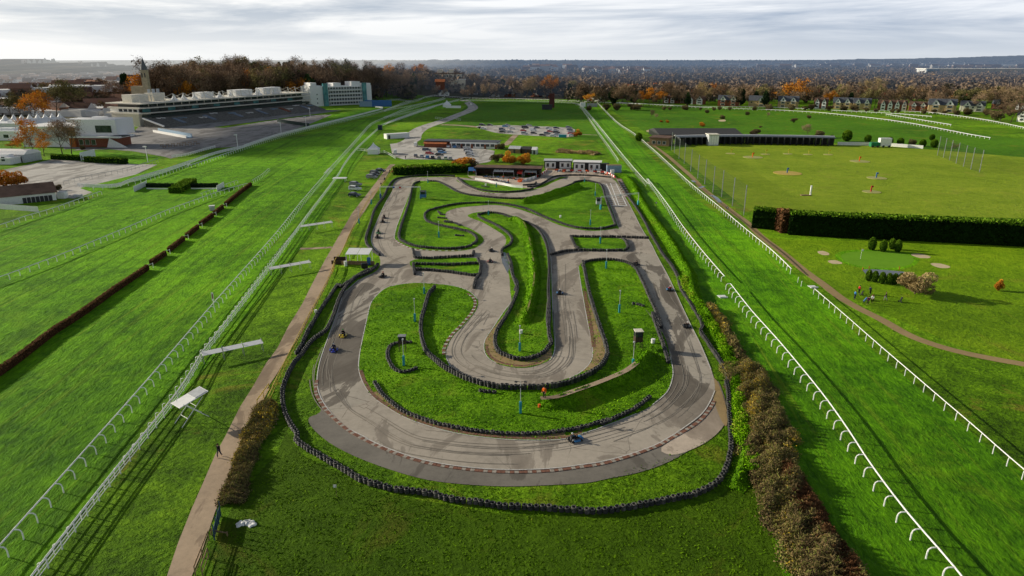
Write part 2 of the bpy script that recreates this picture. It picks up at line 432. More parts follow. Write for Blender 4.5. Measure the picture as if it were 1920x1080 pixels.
# broad turf areas
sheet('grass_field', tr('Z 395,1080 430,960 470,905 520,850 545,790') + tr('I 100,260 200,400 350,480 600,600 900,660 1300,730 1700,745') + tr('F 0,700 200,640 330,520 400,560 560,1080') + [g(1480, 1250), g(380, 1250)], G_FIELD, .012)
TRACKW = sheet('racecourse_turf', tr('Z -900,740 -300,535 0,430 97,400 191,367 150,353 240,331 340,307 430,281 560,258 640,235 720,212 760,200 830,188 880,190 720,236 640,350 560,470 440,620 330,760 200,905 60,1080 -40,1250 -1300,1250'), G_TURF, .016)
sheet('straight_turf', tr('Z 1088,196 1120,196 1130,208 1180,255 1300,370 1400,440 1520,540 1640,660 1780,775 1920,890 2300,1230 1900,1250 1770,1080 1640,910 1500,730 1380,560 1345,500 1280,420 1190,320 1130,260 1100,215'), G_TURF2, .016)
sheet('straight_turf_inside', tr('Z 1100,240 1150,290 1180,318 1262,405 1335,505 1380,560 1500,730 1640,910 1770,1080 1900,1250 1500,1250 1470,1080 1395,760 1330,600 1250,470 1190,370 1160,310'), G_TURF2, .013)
sheet('upper_meadow', tr('Z 880,196 960,190 1060,194 1088,200 1110,240 1130,262 1040,258 940,240 880,240 800,236 860,215'), G_SHADE, .02, sm=2)
sheet('golf_fairway', tr('Z 1130,196 1300,200 1500,212 1700,232 1920,262 2400,320 2400,410 1920,330 1600,270 1300,262 1230,260 1190,235'), G_SHADE, .02)
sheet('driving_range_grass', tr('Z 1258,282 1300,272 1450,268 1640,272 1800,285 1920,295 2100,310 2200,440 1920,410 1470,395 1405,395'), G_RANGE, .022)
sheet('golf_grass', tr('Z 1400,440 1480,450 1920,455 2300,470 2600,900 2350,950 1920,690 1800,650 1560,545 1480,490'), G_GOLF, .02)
# putting green with fringe, bunkers, pond
sheet('golf_green_fringe', tr('G 860,380 920,360 1050,355 1200,362 1300,378 1330,410 1300,445 1200,468 1050,465 930,440 870,410'), G_TURF2, .028, sm=4)
sheet('putting_green', tr('G 895,385 950,368 1080,363 1210,370 1280,390 1300,415 1270,440 1180,458 1040,455 940,432 900,410'), G_GREEN, .036, sm=4)
for i, s in enumerate(('G 760,365 790,362 822,375 820,385 790,385 765,376', 'G 818,417 860,415 895,428 890,435 850,435 825,428',
                       'G 1285,380 1330,378 1390,392 1385,402 1340,402 1300,392', 'G 1395,433 1440,432 1500,448 1495,458 1450,458 1410,446',
                       'N 1040,0 1050,0 1060,2 1050,4', 'M 530,658 570,657 572,668 535,669', 'M 1075,580 1118,578 1118,590 1072,590')):
    if i == 4: continue
    sheet('sand_bunker', tr(s), SAND, .04, sm=4, label='pale sand bunker sunk in the golf grass')
sheet('pond', tr('G 1010,468 1060,465 1150,470 1250,480 1260,490 1225,520 1100,520 1040,505'), WATER, .045, sm=0)
# car parks, roads, paths
sheet('clubhouse_car_park', tr('J 45,440 200,425 240,450 420,468 600,468 780,480 830,492 815,555 790,575 700,590 500,560 300,556 150,556 90,540 60,510'), A_CAR, .05)
sheet('upper_car_park', tr('J 690,306 900,300 1100,306 1400,318 1430,350 1425,385 1300,388 1150,380 1020,372 860,360 760,335'), A_CAR, .05, sm=2)
strip('access_road', tr('J 120,450 210,410 225,370 270,330 340,300 450,265 560,222 640,190 668,165 640,135 590,108'), 9.5, A_CAR, .046)
strip('gravel_track', tr('J 430,296 560,300 700,312 800,320'), 6, A_PATH, .044)
strip('gravel_track', tr('J 990,372 960,400 930,432 905,450'), 3.5, A_PATH, .044)
strip('gravel_track', tr('J 1430,365 1520,370 1600,374'), 2, A_PATH, .044)
dirt_l = tr('Z 250,1250', 'E 940,1080 1000,900 1080,700 1150,540 1210,400 1270,290 1350,130 1420,20', 'B 0,600 60,520 120,400 200,270 260,150 330,20', 'A 60,360 130,270 200,180 250,110 275,85 L 1420,1040'.split(' L')[0])
dirt_r = tr('Z 290,1250', 'E 1080,1080 1130,960 1210,720 1290,520 1340,400 1400,260 1460,130 1520,20', 'B 0,750 60,660 130,540 200,420 260,300 330,170 390,40', 'A 60,450 130,350 190,255 250,160 285,100 305,85')
sheet('dirt_path', dirt_l + dirt_r[::-1], A_PATH, .04)
strip('dirt_path_branch', tr('T 0,240 200,235 400,225 560,215'), 1.6, A_PATH, .036)
strip('cart_track', tr('M 540,745 620,800 700,860 780,930 860,1000 930,1075', 'G 100,0 200,80 290,150 360,200 440,280 560,370 680,470 790,550 880,620 980,680 1120,750 1260,830 1400,885 1600,940 1920,1000 2300,1060'), 2.0, A_SOIL, .04)
for s in ('V 640,500 600,515 M', 'V 700,575 745,600 780,640', 'V 540,450 560,465'):
    s = s.replace(' M', ''); strip('puddle', tr(s), 1.4, WATER, .05, label='long puddle on the cart track')
sheet('wet_patch', tr('A 895,590 920,580 938,610 945,670 935,700 905,640'), WATER, .105, label='shallow standing water beside the tyre wall')
# left side surfaces
sheet('tarmac_apron', tr('R 920,690 1060,650 1330,660', 'K 830,770 930,775 1280,720 1420,715', 'L 0,620 240,640 560,590 900,545 1050,540 860,620 640,690', 'K 1800,780 1600,790', 'K 1280,870 1230,855 1000,815 820,800'), A_DARK, .04)
sheet('tarmac_apron', tr('K 480,800 930,780 1040,720 960,650 880,600 700,600 400,640'), A_DARK, .035)
sheet('tarmac_apron', tr('Z 236,282 240,262 262,234 350,232 380,250 360,272 300,280'), A_DARK, .031)
nx_, ny_ = 168 / 180.5, -66 / 180.5
sheet('tarmac_apron', [(-250 + nx_ * 8, 475 + ny_ * 8), (-250 + nx_ * 46, 475 + ny_ * 46), (-184 + nx_ * 34, 643 + ny_ * 34), (-184 + nx_ * 8, 643 + ny_ * 8)], A_DARK, .034)
sheet('lawn_bank', tr('K 420,830 560,815 1000,830 1240,860 1060,915 800,900 400,870'), G_TURF, .06)
sheet('overflow_car_park', tr('K 0,960 400,875 800,905 1180,915', 'K 820,1080 560,1170 300,1150 -100,1120'), A_CAR, .04)
sheet('lower_lawn', tr('L 1060,540 1360,490 1430,500 1300,560 920,640 860,622'), G_TURF2, .06)
# ------------------------------------------------------------------ kart circuit
outer = tr('A 480,158 400,158 330,165 295,190 285,240 240,320 195,420 170,490 175,540 212,600 218,650 190,690 100,735 10,815', 'B 420,250 390,340 350,450 310,560 290,640 284,720 305,800 365,890 445,965 560,1025',
           'I 565,312 700,372 850,422 1000,454 1200,478 1400,486 1600,478 1750,460 1920,432', 'D 760,1085 880,1025 1000,945 1072,885 1115,820 1140,760 1135,690 1112,620 1060,500 1000,380 930,230 880,120 815,0',
           'A 1740,530 1690,450 1640,350 1590,260 1548,185 1500,160 1400,152 1280,156 1200,183 1150,208 1100,222 1060,228 960,200 800,175 650,158 560,156')
sheet('kart_track_asphalt', smooth(outer, 4, True), A_TRACK, .06)
sheet('pit_lane_concrete', tr('P 100,300 280,300 600,300 740,320 900,300 1000,230 1700,240 1780,330 1650,330 1400,310 1150,310 1000,370 850,440 700,440 400,380 180,345'), A_CONC, .075)
sheet('track_runoff', tr('I 300,160 240,190 250,240 350,330 500,410 700,485 900,540 1100,565 1350,578 1600,570 1800,558', 'Z 1140,898 1200,886 1255,866 1300,840 1335,815 1352,790 1362,765 1355,735 1340,715 1300,780 1200,830 900,860 700,800 620,740'), A_RUN, .048, sm=3)
sheet('runoff_dirt', tr('D 1150,760 1185,820 1205,880 1195,950 1120,1030 1010,1090 900,1120 840,1080 1000,970 1100,880'), A_CONC, .053, sm=3)
sheet('track_verge_soil', tr('D 1110,690 1150,700 1190,800 1212,900 1200,960 1150,860'), A_SOIL, .056, sm=3)
islands = {}
isl = {
 'one': tr('A 410,185 480,180 560,186 640,228 700,256 790,270 900,280 1010,280 1120,266 1200,242 1260,212 1300,188 1340,176 1400,176 1450,192 1490,260 1555,430 1540,447 1420,460 1300,447 1210,422 1120,382 1020,345 930,322 850,314 760,320 660,330 600,348 585,372 600,395 680,430 730,450 785,485 800,515 775,540 740,560 640,575 500,573 400,560 320,520 298,505 310,440 340,360 385,240'),
 'two': tr('A 712,372 760,356 850,353 930,366 1010,393 1080,428 1130,468 1160,520 1175,590 1183,700 1189,900 1198,1060', 'B 1612,300 1622,480 1618,540 1605,572 1560,603 1470,630 1380,628 1290,605 1240,570 1222,520 1230,470 1270,410 1330,320 1375,262', 'A 950,800 945,720 930,660 912,600 905,560 925,530 918,490 860,450 790,410 730,388'),
 'three': tr('A 650,172 760,180 850,197 960,210 1080,225 1060,233 980,244 880,246 800,240 730,218 680,197'),
 'four': tr('A 1290,492 1400,495 1590,506 1612,540 1610,568 1480,572 1330,564 1308,530'),
 'five': tr('A 410,622 740,612 780,640 785,700 740,706 600,690 500,682 415,680'),
 'six': tr('B 610,230 650,195 700,172 800,155 900,155 1050,170 1140,202 1185,245 1180,300 1120,380 1050,450 1012,520 1008,570 1040,630 1110,688 1200,715 1350,730 1500,730 1620,715 1760,660 1820,600 1832,520 1800,350 1770,180 1752,60',
           'A 1335,660 1360,635 1420,622 1500,620 1580,630 1640,662 1700,760 1760,880 1800,1000', 'D 740,290 850,440 890,570 905,640 900,700 870,770 790,840 700,890 600,930 480,975 400,1000', 'I 1680,312 1500,320 1300,312 1100,286 950,251 800,201 700,147 600,77 545,2', 'B 518,640 522,560 543,450 568,340 590,260')}
for k, pts in isl.items():
    p = smooth(pts, 4, True); islands[k] = p
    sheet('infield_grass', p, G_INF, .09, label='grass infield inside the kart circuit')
# soil edges inside bends, dirt path on the bank and sand/soil shoulder strips
sheet('bend_soil', tr('B 1235,520 1225,480 1275,410 1330,340 1300,420 1283,480 1300,540 1360,580 1430,598 1500,590 1560,560 1600,520 1605,570 1540,610 1450,628 1380,625 1290,603 1245,565'), A_SOIL, .10)
sheet('bend_soil', tr('B 1780,180 1795,260 1820,420 1835,520 1825,600 1770,655 1840,640 1890,600 1905,530 1890,480 1860,400 1825,290'), A_SOIL, .10)
strip('bend_soil', tr('I 600,50 700,125 800,180 960,235 1100,265 1300,290 1500,297 1680,290'), 1.0, A_SOIL, .10)
# lines
def line(*s, w=.13, closed=False, pts=None):
    p = pts or smooth(tr(*s), 4, closed); return p
edge_lines = [line('A 285,240 240,320 195,420 170,490 175,540 200,575 213,600'), line('A 100,735 10,815', 'B 420,250 390,340 350,450 310,560 290,640 284,720 305,800 365,890 445,965 560,1025', 'I 565,312 700,372 850,422 1000,454 1200,478 1400,486 1600,478 1750,460 1920,432', 'D 760,1085 880,1025 1000,945 1072,885 1115,820 1140,760'),
              line('D 1118,640 1060,500 1000,380 930,230 880,120 815,0', 'A 1740,530 1690,450 1640,350 1590,260 1560,210'), line('A 395,215 380,260 340,360 310,440 298,500 320,520'),
              line('A 1080,428 1130,468 1160,520 1175,590 1183,700 1189,900 1198,1060', 'B 1612,300 1622,480 1618,540 1605,572 1590,590'), line('B 1290,605 1240,570 1222,520 1230,470 1270,410 1330,320 1375,262'),
              line('B 1010,575 1040,630 1110,688 1160,705'), line('B 1700,690 1760,660 1820,600 1832,520 1800,350 1770,180 1752,60'), line('D 890,570 905,640 900,700 870,770 790,840'),
              line('D 700,890 600,930 480,975 400,1000', 'I 1680,312 1500,320 1300,312 1100,286 950,251 800,201 700,147 600,77 545,2', 'B 518,640 522,560 543,450 568,340 590,260 650,195 700,172 800,155 900,155 1050,170 1140,202 1185,245'),
              line('A 1490,260 1520,330 1557,432')]
mb = MB()
for p in edge_lines:
    vs, fs = ribbon(p, .14); mb.add(vs, [tuple(reversed(f)) for f in fs])
tag(mb.build('white_edge_line', WLINE, None, (0, 0, .108)), 'white painted edge lines of the kart circuit', kind='structure')
# grid bays on the start straight: two ladders of painted boxes
mb = MB()
def mark(a, b, w=.26):
    vs, fs = ribbon([a, b], w); mb.add(vs, [tuple(reversed(f)) for f in fs])
A0, A1, B0, B1 = G1('J 1635,745'), G1('J 1660,742'), G1('J 1700,900'), G1('J 1745,900')
for q0, q1, q2, q3 in ((G1('J 1632,740'), G1('J 1668,740'), G1('J 1688,903'), G1('J 1742,903')), (G1('J 1698,735'), G1('J 1738,735'), G1('J 1762,903'), G1('J 1820,903'))):
    mark(q0, q2); mark(q1, q3)
    for k in range(13):
        t = k / 12; mark((q0[0] + (q2[0] - q0[0]) * t, q0[1] + (q2[1] - q0[1]) * t), (q1[0] + (q3[0] - q1[0]) * t, q1[1] + (q3[1] - q1[1]) * t))
mark(G1('J 1690,905'), G1('J 1830,905'), .3)
tag(mb.build('grid_marking', WHITE, None, (0, 0, .082)), 'white ladder of painted grid bays on the start straight', kind='structure')
# dark overlay patch joins (resurfaced tarmac)
KWH = plain('kerb_white', (.42, .37, .31), .85, var=.25, vs=4)
REDK2 = plain('kerb_faded_red', (.33, .15, .10), .85, var=.25, vs=4)
# kerbs: raised blocks, alternate colours
def kerb(name, label, pts, w, blk, mats, off=0, h=.05, z=.06):
    pts = resample(pts, blk); mb = MB()
    for i, (a, b) in enumerate(zip(pts, pts[1:])):
        d = Vector((b[0] - a[0], b[1] - a[1])); L = d.length; c = ((a[0] + b[0]) / 2, (a[1] + b[1]) / 2); n = Vector((-d.y, d.x)).normalized()
        mb.box(c[0] + n.x * off, c[1] + n.y * off, z, L * .93, w, h, math.atan2(d.y, d.x), mats[i % len(mats)])
    return tag(mb.build(name), label, 'kerb')
kerb('kerb', 'red and white block kerb round the outside of the near hairpin', smooth(tr('B 283,700 275,760', 'I 288,78 338,153 438,247 560,320 700,383 850,434 1000,466 1200,491 1400,499 1600,491 1750,472 1920,444', 'D 785,1085 905,1022 1035,945 1105,872 1138,815'), 4), .46, .5, [REDK, REDK, KWH, REDK, KWH])
kerb('kerb', 'worn brick kerb along the inside of the near hairpin', smooth(tr('D 400,988', 'I 1680,302 1500,308 1300,300 1100,274 950,240 800,190 700,136 605,68 555,-5', 'B 528,640'), 4), .55, .4, [BRK, REDK, BRK])
kerb('kerb', 'red and white kerb on the right edge of the left infield lobe', smooth(tr('B 1130,212 1168,245 1166,300 1108,376 1040,446 1000,516 997,560'), 4), .55, .55, [REDK, REDK, WLINE])
kerb('kerb', 'brick kerb round the tip of the central bank', smooth(tr('B 1238,500 1243,545 1290,590 1380,615 1470,618 1550,592'), 4), .5, .4, [BRK, REDK])
kerb('kerb', 'brick kerb beside the right edge of the middle straight', smooth(tr('B 1788,200 1800,270 1815,360 1830,440 1842,520'), 4), .7, .5, [REDK, BRK, BRK])
kerb('kerb', 'faded red kerb on the first bend by the pits', smooth(tr('A 655,172 690,200 735,222 800,243 880,250'), 4), .8, .8, [REDK, WLINE])
kerb('kerb', 'pink kerb along the right of the start straight', smooth(tr('J 1760,700 1790,760 1830,840'), 4), 2.0, 1.5, [REDK, REDK, WLINE])
kerb('kerb', 'red and white kerb at the foot of the upper left infield', smooth(tr('A 305,512 330,530 400,560 500,570 600,573 700,565'), 4), .5, .8, [REDK, WLINE])
# ------------------------------------------------------------------ grass banks
F_TUFT = foliage('tuft_blades', [(0, (.05, .14, .002)), (.45, (.135, .33, .004)), (.8, (.26, .50, .01)), (1, (.42, .48, .05))], 0, hz=False)
def bank(name, label, pts, wl, wr, h, mat=G_INF, top=.3, z=.09, taper=3):
    """ridge: wl/wr foot distance left/right of the crest line, crest height h"""
    p = resample(smooth(pts, 5), .8); n = len(p); V = []; F = []; prof = [(-1, 0), (-.75, .12), (-.5, .42), (-.25, .80), (-.08, 1), (.08, 1), (.25, .80), (.5, .42), (.75, .12), (1, 0)]
    for i, q in enumerate(p):
        a = Vector(p[max(i - 1, 0)]); b = Vector(p[min(i + 1, n - 1)]); d = (b - a).normalized(); nn = Vector((-d.y, d.x))
        e = min(1, min(i, n - 1 - i) * .8 / taper); e = math.sin(e * math.pi / 2)
        for s, hh in prof:
            w = wl if s < 0 else wr
            x, y = q[0] - nn.x * s * w * (-1 if True else 1) * -1, q[1] - nn.y * s * w
            x = q[0] + nn.x * (-s) * w; y = q[1] + nn.y * (-s) * w
            V.append((x, y, (hh * h * e) * (1 + .08 * math.sin(i * .31) + .06 * math.sin(i * .83 + s * 3)) + (-.03 if abs(s) == 1 else random.uniform(-.07, .07) * h * e)))
    m = len(prof)
    for i in range(n - 1):
        for k in range(m - 1): F.append((i * m + k, i * m + k + 1, (i + 1) * m + k + 1, (i + 1) * m + k))
    mb = MB(); mb.add(V, F); o = mb.build(name, mat, None, (0, 0, z), smooth_=True); tag(o, label, kind='structure')
    VA = np.array(V).reshape(n, m, 3); rs = np.random.RandomState(n); q = int(n * .8 * (wl + wr) * 26); i = rs.randint(0, n - 1, q); k = rs.randint(0, m - 1, q); a, b = rs.rand(q)[:, None], rs.rand(q)[:, None]
    C = (VA[i, k] * (1 - a) + VA[i + 1, k] * a) * (1 - b) + (VA[i, k + 1] * (1 - a) + VA[i + 1, k + 1] * a) * b; C[:, 2] += z
    an = rs.uniform(0, 3.14, q); w = rs.uniform(.05, .13, q); dx, dy = np.cos(an) * w, np.sin(an) * w; h_ = rs.uniform(.06, .2, q); lx = rs.normal(0, .08, q)
    VV = np.stack([C + np.stack([-dx, -dy, dx * 0 - .02], 1), C + np.stack([dx, dy, dx * 0 - .02], 1), C + np.stack([dx * .6 + lx, dy * .6, h_], 1), C + np.stack([-dx * .5 + lx, -dy * .5, h_ * .8], 1)], 1).reshape(-1, 3)
    tag(link('bank_grass', np_mesh('bank_grass', VV, np.arange(4 * q).reshape(q, 4), F_TUFT, np.clip(rs.normal(.36, .13, q), 0, 1))), 'grass on the ' + ' '.join(label.split()[:8]), 'grass', kind='stuff'); return o
bank('grass_bank', 'long narrow grass bank with a shaded right side down the middle of the circuit', tr('A 930,395 985,400 1025,430 1050,490 1065,560 1078,640 1085,720 1078,800 1062,880 1040,950 1010,990'), 1.5, 1.5, .95)
bank('grass_bank', 'curved bank with a worn footpath on its crest inside the near hairpin', tr('D 150,848 250,840 350,805 450,770 550,730 640,690 710,640 750,590 765,535'), 1.4, 1.6, 1.2)
bank('grass_bank', 'wedge of raised turf in the upper right infield', tr('J 1035,892 1120,868 1220,840 1320,806 1420,780 1480,762'), 1.3, 1.8, 1.6, taper=2)
bank('grass_bank', 'embankment beside the right of the circuit with long grass', tr('J 1790,680 1850,730 1900,800', 'A 1640,210 1700,320 1770,420 1850,530 1910,640', 'D 990,100 1000,150', 'D 1020,240 1080,320 1120,390'), 1.7, 1.8, 1.15)
bank('grass_bank', 'lower embankment between the tyre wall and the scrub', tr('D 1070,300 1130,400 1180,500 1230,600 1258,680 1262,760 1268,860 1278,960', 'F 345,330 352,420 330,520 270,600'), 1.3, 1.3, .7)
CREST = plain('dry_crest_grass', (.30, .27, .08), .95, var=.25, vs=3)
strip('crest_path', tr('A 985,400 1025,430 1050,490 1065,560 1078,640 1085,720 1078,800 1062,880 1045,940'), .3, CREST, 1.06)
strip('worn_footpath', tr('D 160,850 250,842 350,807 450,772 550,732 640,690 700,645'), .9, A_PATH, 0)
o = bpy.data.objects['worn_footpath']; 
for v in o.data.vertices: pass
o.location.z = 1.36
# ------------------------------------------------------------------ tyre walls
def torus(Rr, r, n=12, k=6, z=0, sx=1):
    V = []; F = []
    for i in range(n):
        a = 2 * math.pi * i / n
        for j in range(k):
            b = 2 * math.pi * j / k; rr = Rr + r * math.cos(b); V.append((rr * math.cos(a), rr * math.sin(a), z + r * sx * math.sin(b)))
    for i in range(n):
        for j in range(k): F.append((i * k + j, ((i + 1) % n) * k + j, ((i + 1) % n) * k + (j + 1) % k, i * k + (j + 1) % k))
    return V, F
def stack_np(nt_, n=12, k=6, sd=0):
    rr = random.Random(sd); V = []; F = []
    for t in range(nt_):
        v, f = torus(.235, .10, n, k, .10 + t * .19, 1.0); dx, dy = rr.uniform(-.02, .02), rr.uniform(-.02, .02)
        o = len(V); V += [(a + dx, b + dy, c) for a, b, c in v]; F += [tuple(i + o for i in q) for q in f]
    return np.array(V), np.array(F)
STK = {}
for h in (2, 3, 4):
    for q in (0, 1):
        V, F = stack_np(h, sd=h * 3 + q); STK[h, q] = (V, F, np_mesh('tyre_stack', V, F, RUBBER if q == 0 else RUBBER2, smooth_=True))
LOW = {h: stack_np(h, 8, 5, h) for h in (2, 3, 4)}
def tyres(label, pts, h=3, sm=3, base=.07, step=.64, pale=.25, cap=100):
    p = resample(smooth(pts, sm) if sm else pts, step)
    d0 = lambda q: math.hypot(q[0], q[1])
    order = sorted(range(len(p)), key=lambda i: d0(p[i])); near = set(order[:cap])
    t = thing('tyre_wall', label, 'tyre wall', (p[0][0], p[0][1], base)); ox, oy = p[0]
    far = []
    for i, q in enumerate(p):
        x, y = q[0] - ox + random.uniform(-.04, .04), q[1] - oy + random.uniform(-.04, .04)
        if i in near:
            o = link('tyre_stack', STK[h, int(random.random() < pale)][2], t, (x, y, 0), random.uniform(0, 6))
            o.rotation_euler = (random.uniform(-.05, .05), random.uniform(-.05, .05), random.uniform(0, 6)); s = random.uniform(.94, 1.06); o.scale = (s, s, random.uniform(.9, 1.1))
        else: far.append((x, y, 0))
    if far:
        V, F = LOW[h]; n = len(far); a = np.random.uniform(0, 6, n); VV, FF = replicate(V, F, (rotz(a), np.array(far)))
        o = link('tyre_stack', np_mesh('tyre_stack_row', VV, FF, RUBBER, smooth_=True), t); o['kind'] = 'stuff'
    return t
WALL_OUT_NEAR = tr('B 90,780 95,860 120,930 170,1010', 'I 170,330 240,380 330,432 430,490 530,550 640,585 720,605 850,620 950,637 1050,665 1200,680 1350,703 1500,708 1700,720 1920,725',
                   'F 0,648 60,635 120,608 190,568 232,510 260,430 272,340 265,240 260,150 255,60 245,0')
tyres('long black tyre wall sweeping round the outside of the near hairpin', WALL_OUT_NEAR, 3, 4)
tyres('black tyre wall up the left outside of the circuit below the white shelter', tr('B 625,55 580,95 500,130 440,190 400,270 370,360 330,430 260,480 200,560 150,620 110,700 88,770'), 3, 4)
tyres('second tyre wall just left of the main one below the white shelter', tr('A 190,672 120,700 60,740 0,780', 'B 400,170 360,230 318,290 275,360 230,440 200,510 165,560'), 3, 4)
tyres('tyre wall up the right outside of the circuit beside the bank', tr('D 1205,735 1212,690 1170,600 1130,540 1090,480 1062,440 1070,400 1050,350 1000,270 950,190 930,120 890,50 850,0', 'A 1775,540 1740,480 1700,400 1650,320 1600,250 1560,185'), 3, 4)
tyres('tyre wall round the upper left corner of the circuit', tr('A 213,600 175,572 145,540 140,500 165,420 190,340 240,270 265,215 300,175 360,160 440,152 560,150 640,155'), 3, 4)
tyres('tyre wall round the near edge of the pit grass triangle', tr('A 655,165 690,195 735,218 800,235 900,244 1000,240 1080,225'), 3, 4)
tyres('curving tyre wall between the pits and the top straight', tr('A 1050,215 1100,210 1150,185 1190,160 1260,150 1380,150 1520,162'), 3, 4)
tyres('tyre wall along the lower edge of the top S-bend', tr('A 490,182 545,186 600,212 640,236 700,256 790,268 900,278 1010,280 1120,268 1200,245 1260,215 1300,200 1315,188 1370,180 1430,190 1465,210 1490,290 1530,395 1542,430'), 3, 4)
tyres('tyre wall bounding the foot of the upper right infield', tr('A 1540,432 1480,448 1400,452 1300,440 1210,410 1130,380 1050,342 950,317 850,305 750,305 650,312 550,332 490,350'), 3, 4)
tyres('wavy tyre wall round the middle left hairpin', tr('A 490,350 470,370 475,400 510,420 580,438 660,455 720,470 755,495 762,520 740,540'), 3, 4)
tyres('tyre wall round the left infield from the gantry to the chicane', tr('A 440,185 405,205 385,290 360,370 335,440 325,500 350,525 420,550 500,560 600,565 690,558 740,543'), 3, 4)
tyres('tyre wall on the right of the central bank', tr('A 770,372 830,360 900,368 960,390 1050,420 1110,460 1150,530 1165,600 1170,700 1165,800 1170,900 1165,1000', 'B 1590,250 1580,350 1590,450 1600,500'), 3, 4)
tyres('tyre wall round the tip and lower left of the central bank', tr('B 1600,500 1560,550 1500,580 1430,590 1360,575 1300,540 1283,480 1300,420 1350,340 1390,260 1410,190 1385,120 1370,60'), 3, 4)
tyres('tyre wall weaving down the left side of the central bank', tr('A 770,380 800,400 850,420 900,450 940,480 960,510 950,540 905,570 905,600') , 3, 4)
tyres('short run of tyres beside the standing water', tr('A 935,600 955,650 965,720 990,760 978,800'), 3, 4)
tyres('tall tyre wall snaking through the near infield under the flood lamps', tr('B 945,185 910,230 890,300 870,370 870,450 890,530 930,580 990,630 1060,670 1150,710 1250,738 1320,750 1420,753 1550,750 1650,738 1750,708 1830,668'), 4, 4)
tyres('tyre wall up the right of the middle straight', tr('B 1830,668 1890,620 1915,560 1900,490 1870,400 1840,310 1810,200 1790,100 1778,40'), 4, 4)
tyres('tyre wall round the top of the right infield', tr('A 1355,660 1375,640 1420,630 1500,625 1590,638 1650,670 1690,740 1730,830 1770,920 1800,1010', 'D 790,330 830,450 860,540 880,610'), 3, 4)
tyres('low tyre wall along the lower edge of the near infield', tr('I 610,0 640,50 700,110 780,165 880,205 960,230 1100,260 1250,280 1400,290 1550,285 1700,267 1800,245 1920,210', 'D 500,955 620,900 700,860 775,800'), 2, 4)
tyres('small hook of tyres round the teal lamp base in the left infield', tr('B 840,640 800,655 740,655 700,620 680,560 695,515 740,495 830,490'), 2, 4)
tyres('upper tyre barrier of the chicane island', tr('A 405,572 412,615 500,618 600,612 740,605 745,580'), 3, 0)
tyres('middle tyre barrier of the chicane island', tr('A 408,650 500,652 600,655 700,650 782,645'), 3, 0)
tyres('lower tyre barrier of the chicane island', tr('A 405,655 412,712'), 3, 0)
tyres('sagging lower row of tyres on the chicane island', tr('A 415,680 500,685 600,695 740,715 780,712'), 3, 0)
tyres('right end row of tyres of the chicane island', tr('A 770,625 785,660 780,705 755,740 745,785'), 3, 0)
tyres('tyre barrier below the small right island', tr('A 1178,597 1250,580 1330,572 1450,574 1600,573 1614,555 1600,520 1585,508'), 3, 0)
tyres('tyre barrier above the small right island', tr('A 1290,495 1400,497 1550,497 1730,503'), 3, 0)
tyres('tyre hook at the left of the small right island', tr('A 1292,500 1305,530 1315,552 1335,565'), 3, 0)
for i, s in enumerate(('A 545,352 560,370 590,372', 'A 545,388 600,392', 'A 582,412 640,418 668,432', 'A 640,452 690,458 735,470', 'A 645,488 690,490', 'A 585,408 625,410')):
    tyres(['short run of tyres at the mouth of the left hairpin', 'second short run of tyres at the left hairpin', 'angled run of tyres inside the left hairpin', 'lowest run of tyres inside the left hairpin', 'lone cluster of tyres by the left hairpin lamp', 'stubby row of tyres inside the left hairpin'][i], tr(s), 2, 0)
tyres('small tyre pile on the grass beside the near lamp', tr('B 1205,765 1240,770 1290,775'), 2, 0)
tyres('small tyre pile right of the right infield lamp', tr('D 685,275 720,280 745,290'), 2, 0)
tyres('loose tyres on the pit grass triangle', tr('P 265,420 300,428 340,430'), 2, 0)
tyres('pile of tyres at the pit exit', tr('P 730,410 790,405 860,400 870,380'), 3, 0)

